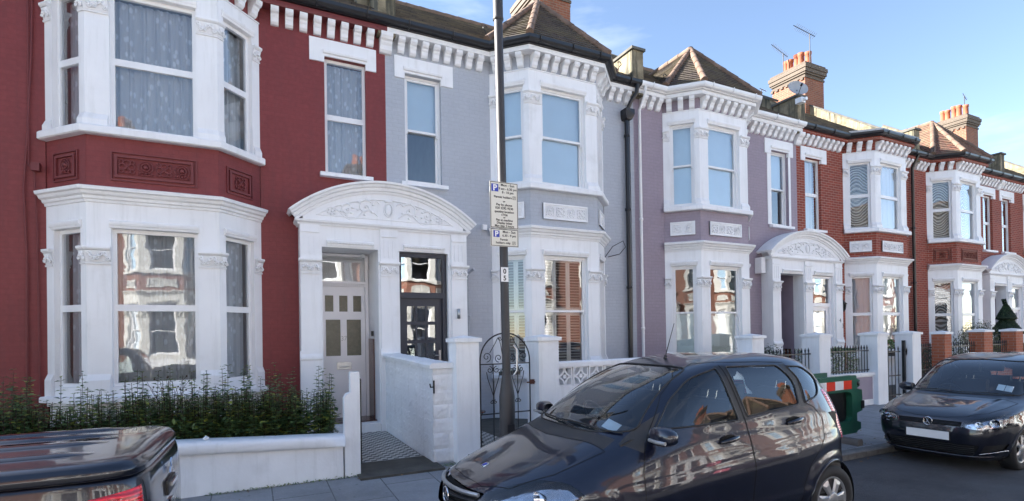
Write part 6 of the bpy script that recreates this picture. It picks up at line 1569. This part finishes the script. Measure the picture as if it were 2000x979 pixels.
def build_polo(loc,rz,sc,label,group):
    c=Car('parked_car',loc,rz,sc,label,'car',group,TV,88,150,dispV,M_BLKP)
    fs=sideflt(1.2,3.7)
    g1=rounded([(1.42,1.02),(1.58,1.20),(1.84,1.38),(2.12,1.462),(2.20,1.03)],[.02,.06,.08,.02,.02]); g2=rounded([(2.30,1.04),(2.22,1.465),(2.75,1.445),(3.0,1.32),(3.05,1.09)],[.02,.02,.05,.06,.03])
    for nm,g in (('front_side_window',g1),('rear_side_window',g2)): c.region(nm,M_CGLASS,g,'side',fs,.004)
    c.region('pillar_trim',M_TRIM,[(2.20,1.02),(2.12,1.475),(2.22,1.48),(2.30,1.03)],'side',fs)
    wf=lambda f,c_: f.normal.x<-.22 and c_.x<2.25
    ws=rounded([(-.70,1.02),(0,1.005),(.70,1.02),(.55,1.475),(0,1.50),(-.55,1.475)],[.05,.0,.05,.05,0,.05]); c.region('windscreen',M_CGLASS,ws,'front',wf,.003)
    c.region('rear_window',M_CGLASS,rounded([(-.58,1.06),(.58,1.06),(.50,1.43),(-.50,1.43)],.05),'front',lambda f,c_: f.normal.x>.3 and c_.x>3.1,.003)
    ff=lambda f,c_: c_.x<.75
    for s in (1,-1):
        hl=rounded([(s*.395,.622),(s*.41,.700),(s*.58,.765),(s*.75,.812),(s*.87,.815),(s*.87,.70),(s*.80,.640),(s*.60,.606)],[.012,.012,.05,.04,.02,.03,.05,.05]); c.region('headlight',M_LENS,hl,'front',lambda f,c_,s=s: c_.x<.75 and c_.y*s>.3)
    c.region('grille',M_GAP,rounded([(-.385,.635),(.385,.635),(.395,.70),(-.395,.70)],.012),'front',ff,.02)
    c.region('lower_grille',M_GAP,rounded([(-.50,.245),(.50,.245),(.58,.40),(-.58,.40)],.03),'front',ff,.025)
    for s in (1,-1): c.region('fog_recess',M_TRIM,rounded([(s*.56,.27),(s*.74,.33),(s*.78,.42),(s*.62,.40)],.02),'front',lambda f,c_,s=s: c_.x<.6 and c_.y*s>.3,.02)
    for xw in (.82,3.29): c.region('arch',None,arch_poly(xw,.31,.335),'side',lambda f,c_: abs(f.normal.y)>.2 and c_.z<.75,0,False)
    d1=[(1.25,.28),(1.23,.7),(1.24,.97),(1.42,1.04),(1.60,1.25),(1.84,1.42),(2.10,1.50),(2.21,1.50),(2.27,1.0),(2.26,.28)]
    d2=[(2.27,.28),(2.28,1.0),(2.22,1.50),(2.75,1.485),(3.02,1.36),(3.12,1.08),(3.08,.80),(2.90,.55),(2.86,.28)]
    for d in (d1,d2): c.region('door',M_BLKP,d,'side',sideflt(1.1,3.4))
    bn=[(.12,-.42),(.30,-.60),(.60,-.69),(.90,-.72),(.90,0),(.90,.72),(.60,.69),(.30,.60),(.12,.42),(.07,.2),(.065,0),(.07,-.2)]
    c.region('bonnet',M_BLKP,bn,'top',lambda f,c_: f.normal.z>.25 and c_.x<1.1 and c_.z>.68)
    o=c.finish()
    for sg in (-1,1):
        for g in (g1,g2): lash(c,'window_seal',g,'side',sg,.006)
        for d in (d1,d2): c.ribbon('panel_gap',d,'side',.006,M_GAP,sg,closed=True)
        mirror(c,1.40,.78,1.03,sg,False)
        for hx,hz in ((2.05,.83),(2.9,.85)):
            p,n=c.proj('side',hx,hz,sg); m=MB(); m.tube([tuple(p+Vector((dx,sg*o_,0))) for dx,o_ in ((-.08,.0),(-.06,.025),(.06,.025),(.08,0))],.012,6); m.build('door_handle',M_BLKP,c.e)
        for xw in (.82,3.29):
            arch_liner(c,xw,.31,.345,sg,.38,.76); c.ribbon('arch_lip',arch_poly(xw,.31,.338),'side',0,M_BLKP,sg,.002,round_=.008,sub=.05); wheel(c.e,xw,sg*.77,.305,.19,sg,5)
    c.ribbon('panel_gap',bn,'top',.006,M_GAP,closed=True); lash(c,'windscreen_seal',ws,'front',-1,.007)
    for key,ob in list(o.items()):
        pass
    for ob in [x for x in c.e.children if x.name.startswith('headlight')]:
        me=ob.data.copy()
        for v in me.vertices: v.co.x+=.09; v.co.y-=math.copysign(.03,v.co.y); v.co.z-=.012
        me.materials.clear(); me.materials.append(M_REFL); r_=bpy.data.objects.new('reflector',me); COL.objects.link(r_); r_.parent=ob
        s=1 if sum(v.co.y for v in me.vertices)>0 else -1
        for (by,bz,br) in ((.56,.672,.045),(.69,.70,.055)):
            hh=c.bvh.ray_cast(Vector((-1,s*by,bz)),Vector((1,0,0)))[0]
            if hh is None: continue
            bx=hh.x+.06; m=MB(); m.lathe((bx,s*by,bz),[(.0,.05),(br*.5,.035),(br,-.01),(br*1.05,-.025)],16,axis='x'); m.ball((bx+.02,s*by,bz),br*.38,8,6); m.build('lamp_bowl',M_CHROME,ob)
    for sg in (-1,1):
        pass
    def fp(y,z): h=c.bvh.ray_cast(Vector((-1,y,z)),Vector((1,0,0))); return h[0]
    # grille slats, badge, plate, mesh
    for z in (.650,.668,.686):
        q=[fp(-.375+.75*i/20,z) for i in range(21)]; m=MB(); m.tube([(p.x+.004,p.y,p.z) for p in q if p],.0045,5); m.build('grille_slat',M_TRIM if z!=.668 else M_BLKP,c.e)
    for i in range(5):
        z=.265+.028*i; q=[fp(-.52+1.04*k/20,z) for k in range(21)]; m=MB(); m.tube([(p.x+.008,p.y,p.z+.004*math.sin(k*1.6)) for k,p in enumerate(q) if p],.0045,4); m.build('mesh_bar',M_TRIM,c.e)
    m=MB(); q=[fp(-.66+1.32*k/24,.222+.02*(abs(-.66+1.32*k/24)/.66)**2) for k in range(25)]; m.tube([(p.x-.004,p.y,p.z) for p in q if p],.014,6); m.build('front_lip',M_BLKP,c.e)
    for s in (-1,1):
        q=[fp(s*(.56+.20*k/8),.275+.05*k/8) for k in range(9)]; m=MB(); m.tube([tuple(p) for p in q if p],.006,5); m.build('bumper_trim',M_CHROME,c.e)
    p=fp(0,.675); b=empty_part('front_badge',c.e,(p.x-.006,0,.672)); m=MB(); n=28
    m.tube([(-.010,.056*math.cos(a),.056*math.sin(a)) for a in [2*math.pi*i/n for i in range(n+1)]],.0058,6,False); m.build('badge_ring',M_CHROME,b)
    m=MB(); m.lathe((-.006,0,0),[(0,0),(.056,0),(.056,.012)],24,axis='x'); m.build('badge_back',M_GAP,b)
    def st(pts): m=MB(); m.tube([(-.012,-y,z) for y,z in pts],.0052,5); m.build('badge_letter',M_CHROME,b)
    st([(-.024,.047),(0,.006),(.024,.047)]); st([(-.050,.026),(-.026,-.042),(0,.002),(.026,-.042),(.050,.026)])
    p=fp(0,.49); m=MB(); m.box(p.x-.016,p.x-.006,-.262,.262,.435,.548); pl=m.build('number_plate',M_PLATE,c.e)
    m=MB(); m.box(p.x-.006,p.x+.03,-.275,.275,.425,.558); m.build('plate_holder',M_TRIM,c.e)
    for (a,b_,z0,z1) in ((-.62,.02,1.02,1.03),(-.02,.60,1.02,1.04)):
        q=[]
        for i in range(13):
            h=c.bvh.ray_cast(Vector((-1,a+(b_-a)*i/12,z0+(z1-z0)*math.sin(math.pi*i/12))),Vector((1,0,0)))
            if h[0]: q.append(tuple(h[0]+h[1]*.012))
        if len(q)>3: m=MB(); m.tube(q,.007,5); m.build('wiper',M_TRIM,c.e)
    h=c.bvh.ray_cast(Vector((-1,-.50,1.12)),Vector((1,0,0)))
    if h[0]:
        n=h[1]; p=h[0]-n*.012; t=n.cross(Vector((0,1,0))).normalized(); s_=t.cross(n)
        for dy in (-.045,.045):
            pp=p+s_*dy; m=MB(); a,bq=.06,.042; m.add([tuple(pp-t*a-s_*bq),tuple(pp+t*a-s_*bq),tuple(pp+t*a+s_*bq),tuple(pp-t*a+s_*bq)],[(0,1,2,3)]); m.build('parking_permit',M_UPVC,c.e)
    m=MB(); prof=[(1.06,.60),(1.06,.95),(1.15,.985),(1.42,1.0),(1.52,.94),(1.54,.84),(1.50,.60)]; m.prism([(x,-.70,z) for x,z in prof],(0,1.40,0)); m.build('dashboard',M_DASH,c.e)
    m=MB(); m.box(.4,3.75,-.72,.72,.22,.34); m.build('floor_pan',M_GAP,c.e)
    for sg in (-1,1): m=MB(); m.prism([(1.3,sg*.76,.34),(3.6,sg*.76,.34),(3.6,sg*.74,1.0),(1.42,sg*.74,.97)],(0,-sg*.03,0)); m.build('inner_door_panel',M_DASH,c.e)
    seatpair(c.e,2.12,.58,(-.35,.35)); seatpair(c.e,3.02,.60,(-.34,.34)); steering(c.e,1.62,.35,.93)
    m=MB(); m.box(1.80,1.83,-.11,.11,1.24,1.30); m.tube([(1.81,0,1.30),(1.83,0,1.37)],.012,6); m.build('rear_view_mirror',M_TRIM,c.e)
    return c.e
V1=build_polo((8.561,4.11,-.185),.0437,.976,'black car with a round front badge and blank plate, parked at the right','cars parked along the kerb')
# ------------------------------------------------------------------ the pickup at the lower left (only the corner of its load bed is in view)
PKX,PKY=-.50,4.22
pk=empty('pickup_truck',(PKX,PKY,-.12),'black pickup truck with a ribbed bed cover and red tail light, lower left corner','pickup truck',None,R(-1.5))
TB=[(.45,-1.62,-.02,.80,9,7),(.60,-1.62,.0,.855,9,8),(.80,-1.62,.0,.872,9,8),(.95,-1.62,-.005,.872,9,8),(1.06,-1.62,-.015,.862,9,8),(1.12,-1.62,-.03,.848,9,8),(1.135,-1.62,-.045,.835,9,8)]
def shell(tab,nv,nu,mat,name,parent,disp=lambda x,y,z:(x,y,z),cap=False):
    bm=carshell(tab,nv,nu,disp); m=MB(); idx={v:i for i,v in enumerate(bm.verts)}; m.v=[tuple(v.co) for v in bm.verts]
    for f in bm.faces: m.f.append(tuple(idx[v] for v in f.verts)); m.m.append(0); m.sm.append(True)
    bvh=BVHTree.FromBMesh(bm); bm.free(); return m.build(name,mat,parent),bvh
def dispB(x,y,z):
    if abs(y)>.6 and -1.6<x<-.15:
        k=min(1,(-.15-x)/.2); y+=math.copysign((-.012*math.exp(-((z-.93)/.035)**2)+.008*math.exp(-((z-.84)/.03)**2)-.010*math.exp(-((z-.72)/.05)**2))*k,y)
    return (x,y,z)
bed,bv=shell([(z,a,b,w*.86,c_,d_) for z,a,b,w,c_,d_ in TB],40,130,M_BLKP,'load_bed',pk,dispB)
TL=[(1.140,-1.60,-.040,.842,9,8),(1.150,-1.60,-.030,.852,9,8),(1.175,-1.60,-.028,.856,9,8),(1.200,-1.60,-.040,.846,9,8),(1.218,-1.60,-.075,.815,9,8),(1.226,-1.55,-.14,.75,9,8),(1.230,-1.45,-.28,.55,9,8),(1.232,-1.0,-.6,.02,9,8)]
def dispL(x,y,z):
    if z>1.205:
        z+=.030*(1-(y/.86)**2)*max(0,min(1,(z-1.205)/.02))
    return (x,y,z)
lid,lv=shell([(z,a,b,w*.86,c_,d_) for z,a,b,w,c_,d_ in TL],44,150,M_BLKP,'bed_cover',pk,dispL)
for y in (-.46,-.15,.15,.46):
    q=[]
    for i in range(30):
        x=-1.45+(1.45-.30)*i/29; h=lv.ray_cast(Vector((x,y,3)),Vector((0,0,-1)))
        if h[0]: q.append(h[0])
    m=MB(); vs=[]; pr=[(-.050,-.002),(-.038,.010),(-.018,.016),(.018,.016),(.038,.010),(.050,-.002)]
    for i,p in enumerate(q):
        f=min(1,(len(q)-1-i)/4+.05)
        for a,b in pr: vs.append((p.x,p.y+a*(.6+.4*f),p.z+b*f))
    k=len(pr); m.add(vs,[(i*k+j,(i+1)*k+j,(i+1)*k+j+1,i*k+j+1) for i in range(len(q)-1) for j in range(k-1)],True); m.build('cover_rib',M_BLKP,lid)
def bribbon(bvh,pts,dirv,off,w,name,mat,parent,far=3):
    m=MB(); C=[]
    for p in pts:
        h=bvh.ray_cast(Vector(p)-Vector(dirv)*far,Vector(dirv))
        if h[0]: C.append((h[0],h[1]))
    vs=[]
    for i,(c,n) in enumerate(C):
        t=(C[min(i+1,len(C)-1)][0]-C[max(i-1,0)][0]).normalized(); b=n.cross(t).normalized(); vs+=[tuple(c+b*w/2+n*off),tuple(c-b*w/2+n*off)]
    if len(C)>1: m.add(vs,[(2*i,2*i+1,2*i+3,2*i+2) for i in range(len(C)-1)],True); return m.build(name,mat,parent)
# tailgate panel lines, handle, badge
for s in (-1,1): bribbon(bv,[(0,s*.60,.5+.6*i/12) for i in range(13)],(-1,0,0),.001,.008,'tailgate_gap',M_GAP,bed)
m=MB(); m.box(-.012,.012,-.14,.14,.88,.97); h_=m.build('tailgate_handle',M_TRIM,bed); m=MB(); m.box(.012,.03,-.10,.10,.93,.955); m.build('handle_lever',M_CHROME,h_)
m=MB(); m.prism([(.002,-.07,.80),(.002,.07,.80),(.002,.05,.83),(.002,-.05,.83)],(.008,0,0))
for a in (90,210,330):
    c_,s_=math.cos(R(a)),math.sin(R(a)); P=lambda u,v:(.004,u*c_-v*s_,1.04+u*s_+v*c_)
    m.prism([P(0,0),P(.03,.018),P(.06,0),P(.03,-.018)],(.008,0,0))
m.build('tailgate_emblem',M_CHROME,bed)
m=MB(); m.box(.001,.012,-.50,-.26,.70,.725); m.build('tailgate_trim',M_CHROME,bed)
m=MB(); m.lathe((-.33,0,1.262),[(0,.002),(.05,.002),(.055,-.004)],20); m.build('cover_badge',M_BLKP,lid); m=MB(); m.box(-.50,-.38,-.012,.012,1.258,1.268); m.box(-.455,-.435,-.04,.04,1.258,1.268); m.build('cover_lock',M_TRIM,lid)
# tail light wraps the near corner
def tail(s):
    m=MB(); n=18; k=16; vs=[]; ok=True
    for j in range(k+1):
        z=.60+.36*j/k
        for i in range(n+1):
            t=i/n; x0=-.30+.10*(1-j/k)*0; 
            # ray from outside towards the corner centre
            ang=R(-92+84*t); zz=z+(.10*(t)-.02)*(j/k)-.0; o=Vector((-.28+1.2*math.sin(ang+math.pi/2) if 0 else -.30+1.2*math.cos(ang),s*-1*(-.62)*-1+0,zz))
            d=Vector((math.cos(ang),s*-math.sin(ang)*-1,0)); o=Vector((-.22,s*.62,zz)); h=bv.ray_cast(o+d*2,-d)
            c=h[0] if h[0] is not None else o+d*.25; nn=h[1] if h[0] is not None else d
            edge=min(t,1-t,j/k,1-j/k); vs.append(tuple(c+nn*(.004+.012*min(1,edge*8))))
    m.add(vs,[(j*(n+1)+i,j*(n+1)+i+1,(j+1)*(n+1)+i+1,(j+1)*(n+1)+i) for j in range(k) for i in range(n)],True); return m.build('tail_light',M_TAIL,bed)
tail(-1) if False else None
def tail2(s):
    n,k=20,16; vs=[]; c0=Vector((-.26,s*.50,0))
    for j in range(k+1):
        for i in range(n+1):
            t=i/n; a=R(30+(60)*t)  # 0 = rearwards, 90 = sideways
            zt_=1.08-.03*t; zb=.66+.06*t; z=zb+(zt_-zb)*j/k; d=Vector((math.cos(a),s*math.sin(a),0)); h=bv.ray_cast(Vector((c0.x,c0.y,z))+d*2,-d)
            c=h[0]; nn=h[1]; edge=min(t,1-t,j/k,1-j/k); vs.append(tuple(c+nn*(.003+.014*min(1,edge*9)**.6)))
    m=MB(); f=[(j*(n+1)+i,j*(n+1)+i+1,(j+1)*(n+1)+i+1,(j+1)*(n+1)+i) for j in range(k) for i in range(n)]; m.add(vs,f if s>0 else [q[::-1] for q in f],True); return m.build('tail_light',M_TAIL,bed)
for s in (-1,1): tail2(s)
# cab, cab glass, wheels
TC=[(.40,-5.1,-1.66,.80,4,7),(.60,-5.18,-1.66,.86,3.6,8),(.85,-5.16,-1.66,.875,3.6,8),(.98,-5.05,-1.66,.872,3.6,8),(1.06,-4.4,-1.66,.865,4.5,8),(1.12,-3.95,-1.67,.85,5,8),(1.30,-3.70,-1.72,.79,5.5,8),(1.50,-3.42,-1.80,.72,5.5,7),(1.66,-3.12,-1.92,.65,5,6),(1.73,-2.9,-2.1,.52,4,4),(1.755,-2.6,-2.4,.03,3,3)]
C=Car.__new__(Car); C.e=pk; C.paint=M_BLKP; C.reg=[]; C.bm=carshell([(z,a,b,w*.9,c_,d_) for z,a,b,w,c_,d_ in TC],60,120,lambda x,y,z:(x,y,z)); C.bvh=BVHTree.FromBMesh(C.bm)
sf=lambda f,c_: abs(f.normal.y)>.35
for g in ([(-3.55,1.16),(-3.25,1.50),(-2.75,1.58),(-2.70,1.14)],[(-2.62,1.14),(-2.66,1.58),(-2.05,1.55),(-1.92,1.16)]): C.region('side_window',M_CGLASS,rounded(g,.04),'side',sf,.004)
C.region('windscreen',M_CGLASS,rounded([(-.72,1.16),(.72,1.16),(.60,1.62),(-.60,1.62)],.05),'front',lambda f,c_: f.normal.x<-.3 and c_.x<-3,.003); C.region('rear_window',M_CGLASS,rounded([(-.60,1.22),(.60,1.22),(.55,1.58),(-.55,1.58)],.05),'front',lambda f,c_: f.normal.x>.3 and c_.x>-2.2,.003)
for sxw in (-4.35,): C.region('arch',None,arch_poly(sxw,.38,.42),'side',lambda f,c_: abs(f.normal.y)>.2 and c_.z<.9,0,False)
C.finish('cab')
for s in (-1,1):
    for xw in (-1.25,-4.35): wheel(pk,xw,s*.70,.33,.24,s,6,rim=.22)
m=MB(); m.box(-5.0,-.1,-.5,.5,.28,.46); m.build('chassis',M_TRIM,pk); m=MB(); m.box(-.06,.10,-.68,.68,.36,.50); m.build('rear_bumper',M_CHROME,pk)
m=MB(); m.box(-3.6,-1.75,-.65,.65,.5,1.1); m.build('cab_interior',M_SEAT,pk)
# parked across the street, mirrored in the near doors
a=copy_tree(A1); a.location=(12.3,-3.0,-.17); a.rotation_euler=(0,0,math.pi+.01); a['label']='navy hatchback on the far side of the road, seen only mirrored in the near car'
b=copy_tree(V1); b.location=(17.2,-3.0,-.17); b.rotation_euler=(0,0,math.pi); b['label']='black car on the far side of the road, seen only mirrored in the near car'
c2=copy_tree(V1); c2.location=(7.0,-3.0,-.17); c2.rotation_euler=(0,0,math.pi); c2['label']='black car on the far side of the road nearest the camera, seen only mirrored'
for o in (a,b,c2): o['group']='cars parked across the street'
